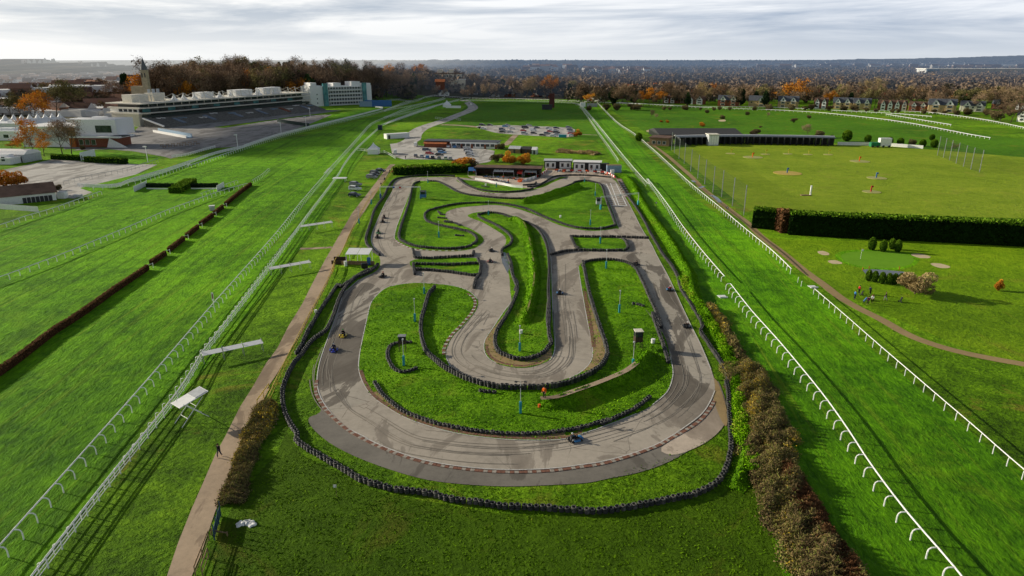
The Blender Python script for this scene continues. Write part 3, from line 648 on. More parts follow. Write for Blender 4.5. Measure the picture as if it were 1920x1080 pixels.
# ------------------------------------------------------------------ grass tufts you can see standing up
def inpoly(P, poly):
    x, y = P[:, 0], P[:, 1]; c = np.zeros(len(P), bool); n = len(poly)
    for i in range(n):
        x1, y1 = poly[i][:2]; x2, y2 = poly[i - 1][:2]
        if y1 == y2: continue
        m = ((y1 > y) != (y2 > y)) & (x < (x2 - x1) * (y - y1) / (y2 - y1) + x1); c ^= m
    return c
def tufts(label, poly, dens, hgt_, mat, seed, z=.09):
    rs = np.random.RandomState(seed); a = np.array([q[:2] for q in poly]); lo, hi = a.min(0), a.max(0); n = int((hi - lo).prod() * dens); P = rs.uniform(lo, hi, (n, 2)); P = P[inpoly(P, poly)]
    cl = np.sin(P[:, 0] * 2.3 + np.sin(P[:, 1] * 1.9) * 2) * np.sin(P[:, 1] * 2.7 + np.sin(P[:, 0] * 1.7) * 2); big = np.sin(P[:, 0] * .23 + 1) * np.sin(P[:, 1] * .19 + 2)
    P = P[rs.rand(len(P)) < .45 + .4 * cl[:len(P)]]; n = len(P); cl = np.sin(P[:, 0] * 2.3 + np.sin(P[:, 1] * 1.9) * 2) * np.sin(P[:, 1] * 2.7 + np.sin(P[:, 0] * 1.7) * 2); big = np.sin(P[:, 0] * .23 + 1) * np.sin(P[:, 1] * .19 + 2)
    h = hgt_ * rs.uniform(.5, 1.5, n) * (1 + .4 * cl); an = rs.uniform(0, np.pi, n); w = rs.uniform(.035, .09, n); dx, dy = np.cos(an) * w, np.sin(an) * w; lx, ly = rs.normal(0, .10, n), rs.normal(0, .10, n)
    V = np.stack([np.stack([P[:, 0] - dx, P[:, 1] - dy, np.full(n, z - .02)], 1), np.stack([P[:, 0] + dx, P[:, 1] + dy, np.full(n, z - .02)], 1), np.stack([P[:, 0] + dx * .6 + lx, P[:, 1] + dy * .6 + ly, z + h], 1), np.stack([P[:, 0] - dx * .5 + lx, P[:, 1] - dy * .5 + ly, z + h * .85], 1)], 1).reshape(-1, 3)
    T = np.clip(.5 + .12 * cl + .15 * big + rs.normal(0, .10, n), 0, 1); tag(link('grass_tufts', np_mesh('grass_tufts', V, np.arange(4 * n).reshape(n, 4), mat, T)), label, 'grass', kind='stuff')
F_TUFD = foliage('dark_tuft_blades', [(0, (.045, .10, .002)), (.5, (.085, .18, .003)), (.85, (.13, .245, .006)), (1, (.20, .24, .02))], 0, hz=False)
tufts('long grass tufts over the near infield', islands['six'], 24, .09, F_TUFT, 1)
tufts('long grass tufts over the central bank infield', islands['two'], 14, .09, F_TUFT, 2)
tufts('grass tufts over the upper infield', islands['one'], 4, .11, F_TUFT, 3)
tufts('rough grass tufts over the foreground field', [g(*q) for q in ((430, 990), (480, 900), (560, 850), (700, 915), (900, 955), (1200, 965), (1360, 930), (1400, 860), (1450, 1080), (1480, 1200), (380, 1200))], 24, .05, F_TUFD, 4, .03)
tufts('grass tufts between the tyre wall and the hairpin runoff', tr('I 130,150 240,150 250,250 350,340 500,420 700,495 900,550 1100,575 1350,588 1600,580 1800,568') + tr('F 180,300 230,260 250,340 235,430 170,550 60,620') + tr('I 1700,700 1350,690 1050,645 720,590 430,470 240,360'), 14, .08, F_TUFD, 5, .03)

MARK = asphalt('tyre_mark', (.26, .23, .19), patches=False, cracks=False)
def marks(label, pts, n, spread, seed):
    rs = random.Random(seed); p = resample(smooth(pts, 6), .8); m = len(p); mb = MB()
    for k in range(n):
        i0 = rs.randrange(0, m - 8); L = rs.randint(8, 38); seg = p[i0:i0 + L]; o0 = rs.gauss(0, spread); o1 = o0 + rs.gauss(0, spread * .4)
        if len(seg) < 4: continue
        q = []
        for j, c in enumerate(seg):
            a = Vector(seg[max(j - 1, 0)]); b = Vector(seg[min(j + 1, len(seg) - 1)]); d = (b - a).normalized(); t = j / len(seg); o = o0 + (o1 - o0) * t; q.append((c[0] - d.y * o, c[1] + d.x * o))
        vs, fs = ribbon(q, rs.choice((.06, .09, .13))); z = .0006 * k; mb.add([(x, y, z) for x, y, _ in vs], [tuple(reversed(f)) for f in fs])
    tag(mb.build('tyre_marks', MARK, None, (0, 0, .074)), label, kind='structure')
marks('dark rubber marks round the near hairpin', tr('B 560,130 470,250 420,380 380,520 350,640 370,760 450,860 560,930', 'I 760,330 950,370 1150,392 1350,398 1550,385 1750,355', 'D 650,1000 800,950 930,870 1010,770 1030,680 1000,560 950,430 880,280 820,150'), 46, 1.1, 1)
marks('dark rubber marks down the middle straight', tr('A 1230,640 1240,760 1260,900 1280,1020', 'B 1700,560 1640,640 1540,680 1400,680 1250,650 1130,590 1100,520 1150,420 1250,300'), 26, .9, 2)
marks('dark rubber marks on the upper left straight', tr('A 420,190 340,200 290,290 240,400 215,490 260,590 400,660'), 22, .9, 3)
DAMP = asphalt('damp_tarmac', (.42, .375, .31), pk=.75); 
for n_ in DAMP.node_tree.nodes:
    if n_.type == 'VALTORGB' and len(n_.color_ramp.elements) == 3 and abs(n_.color_ramp.elements[0].position - .52) < 1e-3:
        for e, v in zip(n_.color_ramp.elements, (.47, .485, .60)): e.position = v
        n_.color_ramp.elements[1].color = (.75, .75, .75, 1); n_.color_ramp.elements[2].color = (.95, .95, .95, 1)
sheet('damp_tarmac', tr('D 640,10 700,60 745,150 795,290 852,440 893,570 900,640 890,700 850,780 960,860 1060,800 1105,740 1120,680 1100,620 1050,500 990,380 920,230 870,120 805,5 700,-20'), DAMP, .066, sm=3)
sheet('damp_tarmac', tr('B 430,255 400,345 360,455 320,560 300,640 292,720 318,800 370,885 440,860 580,805 540,720 518,640 520,560 540,450 565,340 590,255 640,190 560,150 490,180'), DAMP, .066, sm=3)
# ------------------------------------------------------------------ leaf clouds
def quads(C, size, rs, flat=0.0, tint=None, aspect=1.0, N=None):
    """random leaf quads at centres C (n,3); size scalar or (n,)"""
    n = len(C); u = rs.normal(size=(n, 3)); u[:, 2] *= (1 - flat); u /= np.linalg.norm(u, axis=1)[:, None] + 1e-9
    w = rs.normal(size=(n, 3)); v = np.cross(u, w); v /= np.linalg.norm(v, axis=1)[:, None] + 1e-9
    s = (np.ones(n) * size) * rs.uniform(.6, 1.4, n); s = s[:, None] / 2
    V = np.stack([C - u * s * aspect - v * s, C + u * s * aspect - v * s * .8, C + u * s * aspect + v * s, C - u * s * aspect * .8 + v * s], 1).reshape(-1, 3)
    F = np.arange(4 * n).reshape(n, 4)
    return V, F, (rs.uniform(.2, .8, n) if tint is None else tint)
def join_np(parts):
    V = []; F = []; T = []; o = 0
    for v, f, t in parts:
        V.append(v); F.append(f + o); T.append(t); o += len(v)
    return np.concatenate(V), np.concatenate(F), np.concatenate(T)
def hedge(name, label, pts, w, h, mat, cat='hedge', leaf=.35, dens=14, z=0, group=None, rough=.12, topt=.25, sm=0, tr_=(.25, .75)):
    p = smooth(pts, sm) if sm else pts
    p = resample(p, min(1.5, max(.5, plen(p) / 6))) + [tuple(p[-1][:2])]; rs = np.random.RandomState(len(p) * 7 + 1)
    V = []; F = []; n = len(p); nrm = []
    for i, q in enumerate(p):
        a = Vector(p[max(i - 1, 0)]); b = Vector(p[min(i + 1, n - 1)]); d = (b - a); d = d.normalized() if d.length > 1e-6 else Vector((1, 0)); nn = Vector((-d.y, d.x)); nrm.append(nn)
        ww = w * .46; zz = z + th(q[0], q[1]); hh = h * (.94 + .03 * math.sin(i * 1.7))
        V += [(q[0] - nn.x * ww, q[1] - nn.y * ww, zz), (q[0] - nn.x * ww * .96, q[1] - nn.y * ww * .96, zz + hh), (q[0] + nn.x * ww * .96, q[1] + nn.y * ww * .96, zz + hh), (q[0] + nn.x * ww, q[1] + nn.y * ww, zz)]
    for i in range(n - 1):
        for k in range(3): F.append((4 * i + k, 4 * i + k + 1, 4 * i + 5 + k, 4 * i + 4 + k))
    F += [(0, 1, 2, 3), (4 * n - 1, 4 * n - 2, 4 * n - 3, 4 * n - 4)]
    V = np.array(V); F = np.array(F); core = (V, F, np.full(len(F), .12))
    L = plen(p); area = L * (w + 2 * h) + 2 * w * h; N = int(area * dens)
    si = rs.randint(0, n - 1, N); t = rs.uniform(0, 1, N); P = np.array([q[:2] for q in p]); NN = np.array([(a.x, a.y) for a in nrm])
    base = P[si] * (1 - t)[:, None] + P[si + 1] * t[:, None]; nv = NN[si]
    side = rs.uniform(0, w + 2 * h, N); off = np.where(side < w, side - w / 2, np.where(side < w + h, -w / 2, w / 2)); zz = np.where(side < w, h, np.where(side < w + h, side - w, side - w - h))
    # end caps
    ne = int(2 * w * h * dens); ke = rs.permutation(N)[:ne]; e1 = rs.rand(len(ke)) < .5
    base[ke] = np.where(e1[:, None], P[0], P[-1]); off[ke] = rs.uniform(-w / 2, w / 2, len(ke)); zz[ke] = rs.uniform(0, h, len(ke))
    off = off + rs.normal(0, rough * .6, N); zz = np.clip(zz + rs.normal(0, rough * .6, N), 0, h + rough * 1.5)
    gz = np.array([th(a, b) for a, b in base]) if any(th(q[0], q[1]) > 0 for q in p) else 0
    C = np.stack([base[:, 0] + nv[:, 0] * off, base[:, 1] + nv[:, 1] * off, z + gz + zz], 1)
    tn = rs.uniform(tr_[0], tr_[1], N) + topt * (zz > h * .9)  # top leaves tinted lighter, painting in a sunlit crown
    V, F, T = join_np([core, quads(C, leaf, rs, .2, np.clip(tn, 0, 1))])
    o = link(name, np_mesh(name, V, F, mat, T)); return tag(o, label, cat, group)
def blob_cloud(n, rs, rad=(1, 1, 1), clumps=8, cr=.45, low=-.6):
    """points in a clumpy ellipsoid"""
    c = rs.normal(size=(clumps, 3)); c /= np.linalg.norm(c, axis=1)[:, None]; c *= rs.uniform(.35, .75, clumps)[:, None]; c[:, 2] = np.clip(c[:, 2], low, 1)
    k = rs.randint(0, clumps, n); d = rs.normal(size=(n, 3)); d /= np.linalg.norm(d, axis=1)[:, None]; d *= (rs.uniform(.45, 1, n) ** .5)[:, None] * cr
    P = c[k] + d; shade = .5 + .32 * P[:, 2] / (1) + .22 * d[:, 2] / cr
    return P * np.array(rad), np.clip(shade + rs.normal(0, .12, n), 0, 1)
# ------------------------------------------------------------------ rails
def rail(name, label, pts, spacing=2.6, off=.55, h=1.2, group=None, rr=.065, pr=.055, cap=100, style='goose', sm=3, mat=WHITE, boards=0, cat='rail', span=True, bw=.14):
    """off > 0: post feet stand to the right of the line of travel"""
    p = smooth(pts, sm) if sm else pts; p = resample(p, spacing)
    t = thing(name, label, cat, (p[0][0], p[0][1], th(*p[0])), group=group); ox, oy, oz = t.location
    mb = MB(); P3 = [(q[0] - ox, q[1] - oy, th(*q) - oz + h) for q in p]
    if span: mb.tube(P3, rr, 6)
    for k in range(boards):
        zz = h * (.28 + .6 * k / max(boards - 1, 1)) - h
        for a, b in zip(P3, P3[1:]):
            d = Vector((b[0] - a[0], b[1] - a[1])); L = d.length; nn = Vector((-d.y, d.x)).normalized() * .02
            mb.add([(a[0] - nn.x, a[1] - nn.y, a[2] + zz - bw / 2), (b[0] - nn.x, b[1] - nn.y, b[2] + zz - bw / 2), (b[0] - nn.x, b[1] - nn.y, b[2] + zz + bw / 2), (a[0] - nn.x, a[1] - nn.y, a[2] + zz + bw / 2),
                    (a[0] + nn.x, a[1] + nn.y, a[2] + zz - bw / 2), (b[0] + nn.x, b[1] + nn.y, b[2] + zz - bw / 2), (b[0] + nn.x, b[1] + nn.y, b[2] + zz + bw / 2), (a[0] + nn.x, a[1] + nn.y, a[2] + zz + bw / 2)],
                   [(0, 1, 2, 3), (7, 6, 5, 4), (3, 2, 6, 7), (0, 4, 5, 1)])
    if mb.v: mb.build('rail', mat, t)
    if style == 'goose':
        path = [(off, 0, 0), (off, 0, h * .62), (off * .93, 0, h * .82), (off * .68, 0, h * .96), (off * .3, 0, h * .99), (0, 0, h * .985)]
    else: path = [(0, 0, 0), (0, 0, h)]
    pm = MB().tube(path, pr, 6); pme = pm.mesh('post', mat); PV = np.array(pm.v); PF = pm.f
    order = sorted(range(len(p)), key=lambda i: math.hypot(*p[i])); near = set(order[:cap]); far = MB()
    for i, q in enumerate(p):
        a = p[max(i - 1, 0)]; b = p[min(i + 1, len(p) - 1)]; ang = math.atan2(b[1] - a[1], b[0] - a[0]) - math.pi / 2
        if i in near: link('post', pme, t, (q[0] - ox, q[1] - oy, th(*q) - oz), ang)
        else:
            c, s = math.cos(ang), math.sin(ang); far.add([(q[0] - ox + x * c - y * s, q[1] - oy + x * s + y * c, z + th(*q) - oz) for x, y, z in pm.v], pm.f)
    if far.v:
        o = far.build('post', mat, t); o['kind'] = 'stuff'
    return t
L1 = tr('E -400,1470 0,987 440,480 850,5', 'H 1210,775 1560,370 1700,190 1860,0', 'L 1000,1000 1100,890 1250,720 1340,620 1450,570 1640,490 1900,425', 'J 0,250 300,180 560,112')
rail('running_rail', 'white plastic running rail with curved posts nearest the left corner of the photo', L1, 2.5, .7, h=1.25, pr=.07, rr=.075, group='running rails of the racecourse')
L2 = tr('E 100,1270 240,1080 620,580 1010,80', 'H 1130,1080 1180,1010 1520,560 1700,310 1900,40', 'L 1140,930 1240,800 1400,650 1440,620 1600,555 1760,500 1880,465', 'J 0,300 400,155 560,120')
rail('boarded_fence', 'white boarded crowd fence running beside the dirt path and up to the far bend', L2, 2.5, 0, 1.25, style='straight', boards=3, cat='fence', rr=.06, pr=.07, bw=.10)
fp = resample(smooth(tr('E 110,1180 247,1035 342,910 440,790 527,685 602,585 668,495 733,408 788,335 840,262 888,195 935,132 980,70', 'H 1155,1010 1250,895 1350,760 1440,640 1560,480 1690,325'), 3), 2.5)
pm = MB().tube([(0, 0, 0), (0, 0, .75), (.05, 0, 1.0), (.2, 0, 1.14), (.42, 0, 1.16)], .05, 6).mesh('rail_post', WHITE)
for i, q in enumerate(fp):
    a = fp[max(i - 1, 0)]; b = fp[min(i + 1, len(fp) - 1)]
    tag(link('rail_post', pm, None, (q[0], q[1], 0), math.atan2(b[1] - a[1], b[0] - a[0]) - math.pi / 2), 'lone white curved post left of the boarded fence', 'post', 'row of bare curved rail posts left of the boarded fence')
rail('running_rail', 'long white rail slanting down to the left edge past the brush fence', tr('H -700,880 0,630 200,555 380,485 570,405 770,320 950,240 1100,185 1250,130 1390,90'), 2.7, .5, rr=.10, pr=.08, group='running rails of the racecourse')
rail('running_rail', 'short white rail rising beyond the far end of the brush fence', tr('H 1420,72 1470,40 1512,4'), 2.6, .5, group='running rails of the racecourse')
rail('running_rail', 'short white rail behind the long slanting rail', tr('H 1132,148 1180,130 1260,98 1340,70'), 2.6, .5, group='running rails of the racecourse')
rail('running_rail', 'white rail running out of the left edge from the brown roofed barn', tr('H -400,440 0,330 140,280 290,236 430,185 572,134'), 2.8, .5, rr=.11, pr=.08, group='running rails of the racecourse')
rail('boarded_fence', 'double white fence between the turf and the grandstand apron', tr('H 440,92 640,98', 'K 1000,1040 1240,970 1430,905 1620,838 1830,790', 'L 400,782 640,702 900,635 1200,562 1360,520 1425,502 1425,492 1370,488'), 2.6, 0, 1.3, style='straight', boards=3, cat='fence', rr=.13, pr=.12, bw=.32)
rail('running_rail', 'white rail just inside the double fence below the grandstand', tr('K 700,1110 1000,1065 1240,995 1430,925', 'L 0,935 400,800 640,722 900,652 1200,580 1430,520 1640,443 1900,412', 'J 0,200 300,100 500,92 590,98'), 3, .5, rr=.12, pr=.09, group='running rails of the racecourse')
rail('boarded_fence', 'white fence panel run in front of the bench area by the apron', tr('K 1290,865 1400,850 1520,815 1630,787'), 2.4, 0, 1.3, style='straight', boards=3, cat='fence', pr=.08, bw=.2)
rail('mesh_fence', 'grey metal mesh fence round the empty car park', tr('K 480,1075 660,1030 900,985 1080,935 1200,895'), 3, 0, 1.8, style='straight', boards=2, cat='fence', mat=GREY, pr=.05, bw=.06)
rail('running_rail', 'white rail along the foot of the far houses and trees', tr('J 590,100 1000,108 1480,128 1920,150', 'M 300,455 900,487', 'N 0,492 500,515 900,522 1180,530 1400,555 1660,595 1920,650 2200,720'), 4, .5, rr=.17, pr=.12, group='running rails of the racecourse', sm=2)
rail('boarded_fence', 'second far white rail just in front of the one by the houses', tr('J 620,118 1000,124 1400,136 1480,160'), 4, .5, rr=.17, pr=.12, cat='fence', boards=1, style='straight')
rail('running_rail', 'white rail curving across the golf course below the far rail', tr('M 160,452 500,468 900,492', 'N 0,512 300,528 500,545 900,590 1200,640 1500,700 1690,732'), 4, .5, rr=.17, pr=.12, group='running rails of the racecourse', sm=2)
rail('running_rail', 'short white rail between the two far curving rails', tr('N 480,518 740,530 1000,545 1240,566'), 4, .5, rr=.17, pr=.12, group='running rails of the racecourse', sm=2)
rail('running_rail', 'white rail ending nearest the nets on the far golf course', tr('N 890,548 1130,588 1375,628'), 4, .5, rr=.17, pr=.12, group='running rails of the racecourse', sm=2)
rail('running_rail', 'thin rail left of the far straight by the car park meadow', tr('M 20,495 45,500 100,580 170,685 245,790 322,905'), 3, .4, group='running rails of the racecourse')
rail('running_rail', 'white running rail on the left of the straight beyond the crossing', tr('M 0,468 50,488 160,620 350,860 540,1082', 'A 1720,180 1820,310 1915,450', 'D 1070,0 1210,165'), 2.7, .6, rr=.09, pr=.07, group='running rails of the racecourse')
rail('running_rail', 'white running rail with hooped posts on the right of the embankment scrub', tr('D 1226,190 1340,340 1480,500 1620,670 1760,850 1890,1040', 'F 1040,495 1240,770 1500,1080 1720,1370'), 2.6, .85, h=1.3, pr=.075, rr=.085, group='running rails of the racecourse')
rail('running_rail', 'white rail on the right of the straight from the crossing to the far bend', tr('M 160,455 300,600 430,690 560,800 700,930 860,1080', 'G 200,130 350,260 500,385 625,510'), 2.7, .12, rr=.09, pr=.07, group='running rails of the racecourse')
rail('running_rail', 'stub of rail posts at the crossing on the right of the straight', tr('G 650,540 680,575'), 2.6, .12, group='running rails of the racecourse', span=False)
rail('running_rail', 'white rail on the right of the straight in front of the golfers', tr('G 738,607 900,750 1100,930 1270,1080', 'F 1480,155 1640,295 1800,440 1920,545 2150,760'), 2.6, .12, group='running rails of the racecourse')
# yellow topped wire fence beside the path
for lbl, s in (('yellow railed wire fence between the path and the left tyre wall', ('B 0,860 80,680 160,520 250,340 330,190 385,60', 'T 560,700 600,540 680,400')), ('yellow railed fence along the path above the white shelter', ('T 715,390 790,230 870,30', 'A 95,400 165,280 230,210 305,105')),
               ('yellow railed wire fence on the path side near the bottom left', ('E 1450,130 1500,60 1540,0',)), ('wooden rail fence beside the path at the bottom edge', ('E 1100,1080 1150,950 1190,845',)), ('inner wooden rail beside the one at the bottom edge', ('E 1140,1080 1170,990 1205,890'))):
    rail('wire_fence', lbl, tr(*s) if isinstance(s, tuple) else tr(s), 2.4, 0, 1.1, style='straight', boards=2, cat='fence', mat=YELP if 'yellow' in lbl else WOOD, rr=.05, pr=.05, bw=.05)
for lbl, s in (('white rail fence curving by the clubhouse car park gate', 'J 0,505 40,525 90,555'), ('white rail fence beside the small marquee', 'L 1240,810 1300,815 1400,830 1440,830')):
    rail('rail_fence', lbl, tr(s), 2.4, 0, 1.1, style='straight', boards=1, cat='fence')
for lbl, s in (('low white frame beside the road on the left meadow', 'J 385,252 445,258'), ('low white frame beside the road fork', 'J 540,262 575,266'), ('white crossing rail near the far bend frames', 'L 1480,435 1560,432 1640,445'), ('pale gate rail by the far plantation', 'S 250,300 320,298 400,305')):
    rail('rail_fence', lbl, tr(s), 3, 0, 1.4, style='straight', cat='fence', sm=0, boards=1)
# ------------------------------------------------------------------ steeplechase brush fence
seg = ['H 95,1085 300,925 470,815 640,690 832,560', 'H 850,535 930,480', 'H 950,460 1035,395', 'H 1050,380 1115,328', 'H 1127,312 1198,262', 'H 1205,252 1255,213', 'H 1268,200 1340,140 1412,85']
nm = ['longest run of brown brush fence reaching the left edge', 'first short brush panel above the long run', 'second short brush panel above the long run', 'third short brush panel above the long run', 'fourth short brush panel above the long run', 'fifth short brush panel above the long run', 'far run of brush fence by the grey box']
for s, l in zip(seg, nm): hedge('brush_fence', l, tr(('H -150,1260 ' + s[2:]) if s is seg[0] else s), .65, 1.25, F_BIRCH, 'fence', leaf=.13, dens=60, group='brown brush steeplechase fence panels', rough=.06, topt=.5)
wing = MB().tube([(0, 0, 0), (0, 0, 1.3)], .06, 6).tube([(0, 0, 1.15), (0, 1.2, 1.15)], .05, 6).tube([(0, 1.2, 0), (0, 1.2, 1.3)], .06, 6).mesh('fence_link', WHITE)
for i, s in enumerate(('H 838,558', 'H 935,478', 'H 1040,392', 'H 1120,325', 'H 1200,260', 'H 1260,210')):
    q = G1(s); tag(link('fence_link', wing, None, (q[0], q[1], 0), R(-22)), 'short white rail frame joining two brush panels', 'fence', 'white rail frames between the brush panels')
# open ditch hurdle with white wings
def wpanel(name, label, a, b, h, mat, lean=0, th_=.12, cat='fence', z=0):
    a, b = Vector(a[:2]), Vector(b[:2]); d = b - a; mb = MB(); mb.box(0, 0, 0, d.length, th_, h); o = mb.build(name, mat, None, (*((a + b) / 2), z + th(*((a + b) / 2))), math.atan2(d.y, d.x), bevel=.02)
    o.rotation_euler.x = lean; return tag(o, label, cat)
wpanel('fence_wing', 'left white slatted wing of the open ditch', G1('H 755,120'), G1('H 828,85'), 1.9, WHITE)
wpanel('fence_wing', 'right white wing of the open ditch', G1('H 1222,115'), G1('H 1262,92'), 1.9, WHITE)
hedge('brush_fence', 'dark brush fence left of the green block', [G1('H 828,92'), G1('H 975,94')], 1.6, 1.3, F_EVER, 'fence', leaf=.2, dens=25)
hedge('brush_fence', 'dark brush fence right of the green block', [G1('H 1075,94'), G1('H 1225,92')], 1.6, 1.3, F_EVER, 'fence', leaf=.2, dens=25)
wpanel('take_off_board', 'white take off board left of the green block', G1('H 825,104'), G1('H 968,106'), .45, WHITE)
wpanel('take_off_board', 'white take off board right of the green block', G1('H 1075,104'), G1('H 1225,104'), .45, WHITE)
hedge('brush_fence', 'square green topped brush block in the middle of the open ditch', [G1('H 985,128'), G1('H 1075,75')], 4.2, 2.0, F_CLIP, 'fence', leaf=.25, dens=20)
q = G1('H 1195,225'); mb = MB(); mb.box(0, 0, 0, 1.5, 1.2, 1.5, m=LGREY); mb.box(0, 0, 1.5, 1.7, 1.4, .12, m=WHITE); tag(mb.build('equipment_box', None, None, (q[0], q[1], 0), .4, bevel=.04), 'grey white box beside the far brush fence', 'box')
# boards on legs beside the crowd fence
def hoarding(label, a, b, n, z0=1.3, wid=1.25):
    a, b = Vector(a[:2]), Vector(b[:2]); d = b - a; L = d.length; t = thing('advertising_board', label, 'hoarding', ((a.x + b.x) / 2, (a.y + b.y) / 2, 0), math.atan2(d.y, d.x))
    mb = MB()
    for k in range(n): mb.box(-L / 2 + L * (k + .5) / n, 0, 0, L / n * .95, wid, .05)
    o = mb.build('panel', WHITE if n == 3 else WREND, t, (0, 0, z0 + .25)); o.rotation_euler.x = R(10)
    for k in range(n + 1):
        x = -L / 2 + L * k / n * .96 + L * .02
        f = MB(); f.tube([(x, -.45, 0), (x, -.42, z0 - .05)], .045, 5); f.tube([(x, .55, 0), (x, .4, z0 + .75)], .045, 5); f.tube([(x, -.42, z0 - .15), (x, .45, z0 + .72)], .04, 5); f.build('leg', GREY, t)
hoarding('nearest long pale hoarding board tilted on legs by the crowd fence', G1('H 1140,1085'), G1('H 1485,1010'), 3)
hoarding('middle cream hoarding board of four panels tilted on legs', G1('H 1520,590'), G1('H 1750,548'), 4)
hoarding('farthest narrow hoarding board tilted on legs by the crowd fence', G1('H 1692,345'), G1('H 1872,318'), 4)
t = thing('viewing_platform', 'square white topped platform on crossed legs beside the crowd fence', 'platform', (*G1('E 990,225'), 0), R(-38))
o = MB().box(0, 0, 0, 2.2, 4.0, .12).build('top_panel', WHITE, t, (.6, 2.0, 3.1), bevel=.03); o.rotation_euler.x = R(12)
mb = MB(); mb.box(0, 0, 0, 1.9, 1.6, .03); mb.build('cover_sheet', LGREY, t, (.6, 3.0, 3.45)).rotation_euler.x = R(12)
for x in (-.3, 1.5):
    MB().tube([(x, 0, 0), (x, 3.2, 3.1)], .05, 6).build('leg', WHITE, t); MB().tube([(x, 3.6, 0), (x, .6, 3.0)], .05, 6).build('leg', WHITE, t)
MB().tube([(-.3, .9, .85), (1.5, .9, .85)], .04, 6).tube([(-.3, 2.2, 2.1), (1.5, 2.2, 2.1)], .04, 6).build('cross_bar', WHITE, t)
# misc on the left
q = G1('H 1210,775'); t = thing('distance_marker', 'slim white and brown striped marker post standing on the running rail', 'marker', (q[0] - .2, q[1] + .1, 0), .3)
MB().cyl(0, 0, 0, 1.6, .06).build('post', WHITE, t); MB().box(0, 0, 1.5, .35, .08, 1.6).build('board', WREND, t, bevel=.02); MB().box(.0, -.05, 1.9, .2, .03, .9).build('stripe', BRICK, t)
# scrub hedgerows and hedges
def scrub(label, pts, w, h, n, leaf=.32, seed=1, mat=F_SCRB, z=0, cat='hedge', name='hedgerow', twig=True):
    p = resample(smooth(pts, 4), .7); rs = np.random.RandomState(seed); P = np.array(p); m = len(P)
    D = np.gradient(P, axis=0); D /= np.linalg.norm(D, axis=1)[:, None]; NR = np.stack([-D[:, 1], D[:, 0]], 1)
    env = lambda si, of: .62 + .16 * np.sin(si * .31 + 1) + .13 * np.sin(si * .83 + of * 1.3) + .10 * np.sin(si * 1.9 + of * 2.1 + 2) + .10 * np.sin(of * 2.6 + si * .5)
    i = rs.randint(0, m, n); edge = 1 + .22 * np.sin(i * .23) + .16 * np.sin(i * .71 + 1); o = rs.uniform(-.5, .5, n) * w * edge
    H = h * np.clip(env(i, o), .15, 1) * (1 - .65 * (abs(o) / (w * .6)) ** 2); u = rs.uniform(0, 1, n) ** .55
    C = np.zeros((n, 3)); C[:, :2] = P[i] + NR[i] * o[:, None] + rs.normal(0, .22, (n, 2)); C[:, 2] = z + H * u
    kt = .22 * np.sin(i * .17 + o) + .16 * np.sin(i * .061 + 1) + .12 * np.sin(i * .53 + o * 2.2)
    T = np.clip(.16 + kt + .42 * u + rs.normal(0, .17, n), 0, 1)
    parts = [quads(C, leaf, rs, .1, T)]
    if twig:
        nt2 = n // 4; i = rs.randint(0, m, nt2); o = rs.uniform(-.5, .5, nt2) * w; C = np.zeros((nt2, 3)); C[:, :2] = P[i] + NR[i] * o[:, None]; C[:, 2] = z + h * np.clip(env(i, o), .15, 1) * (1 - .65 * (abs(o) / (w * .6)) ** 2) * rs.uniform(.5, 1.3, nt2)
        parts.append(quads(C, .035, rs, -.6, rs.uniform(.25, .8, nt2), aspect=13))
    V, F, T = join_np(parts); o = link(name, np_mesh(name, V, F, mat, T)); return tag(o, label, cat)
scrub('brown scrub hedge with yellow patches on the lower right bank', tr('D 1290,640 1345,750 1385,850 1430,950 1470,1060', 'F 440,330 500,480 540,600 600,760 700,900 800,1050 900,1190'), 5.4, 1.9, 130000, .10, 3)
scrub('darker russet scrub strip on the right of the bottom hedge', tr('F 560,500 640,640 720,780 800,900 900,1060 960,1180'), 3.0, 1.5, 56000, .10, 5, mat=F_BIRCH)
scrub('dry yellow green tufts on top of the right embankment', tr('D 1100,300 1160,360 1190,430 1240,520 1280,600'), 2.2, 1.5, 9000, .2, 7)
scrub('tangled brown hedge along the right of the path at the bottom left', tr('E 1500,130 1450,250 1400,370 1370,470 1330,590 1290,690'), 2.3, 1.25, 46000, .09, 9)
scrub('brown bramble strip at the foot of the path beyond the yellow fence', tr('B -20,880 0,930 -60,1000'), 2, 1.2, 4000, .2, 11)
scrub('tall green grass crest along the right embankment', tr('D 960,140 1000,220 1060,310 1120,410 1180,510 1230,620 1262,700 1270,860 1285,960 1300,1080', 'F 390,420 380,520'), 1.5, .9, 22000, .13, 13, mat=F_TUFT, z=.6, name='grass_tuft_strip', cat='grass', twig=False)
o = bpy.data.objects['grass_tuft_strip']; o['kind'] = 'stuff'
hedge('tall_hedge', 'very tall clipped dark conifer hedge across the golf course', [G1('G 590,262'), G1('G 900,280'), G1('G 1300,298'), G1('G 1680,318'), G1('G 1920,330'), G1('G 2300,352')], 3.6, 6.0, F_HEDG, 'hedge', leaf=.34, dens=14, rough=.16, topt=.62, tr_=(.0, .30))  # dark sides and bright top are shade and sunlight painted into leaf tint
hedge('tall_hedge', 'browned square end block of the tall golf hedge', [G1('G 392,226'), G1('G 545,240')], 3.2, 5.4, F_HEDG, 'hedge', leaf=.34, dens=14, rough=.16, topt=.5, tr_=(.0, .32))
hedge('tall_hedge', 'rust coloured hedge corner between the two dark faces', [G1('G 552,245'), G1('G 585,262')], 3.4, 5.9, F_BIRCH, 'hedge', leaf=.42, dens=9, rough=.25, topt=.25)
hedge('clipped_hedge', 'dark clipped hedge between the clubhouse car park and the circuit', [G1('J 98,665'), G1('J 130,668'), G1('J 300,660'), G1('J 460,655'), G1('J 640,648')], 5.5, 3.2, F_HEDG, 'hedge', leaf=.4, dens=9, rough=.2, topt=.38)
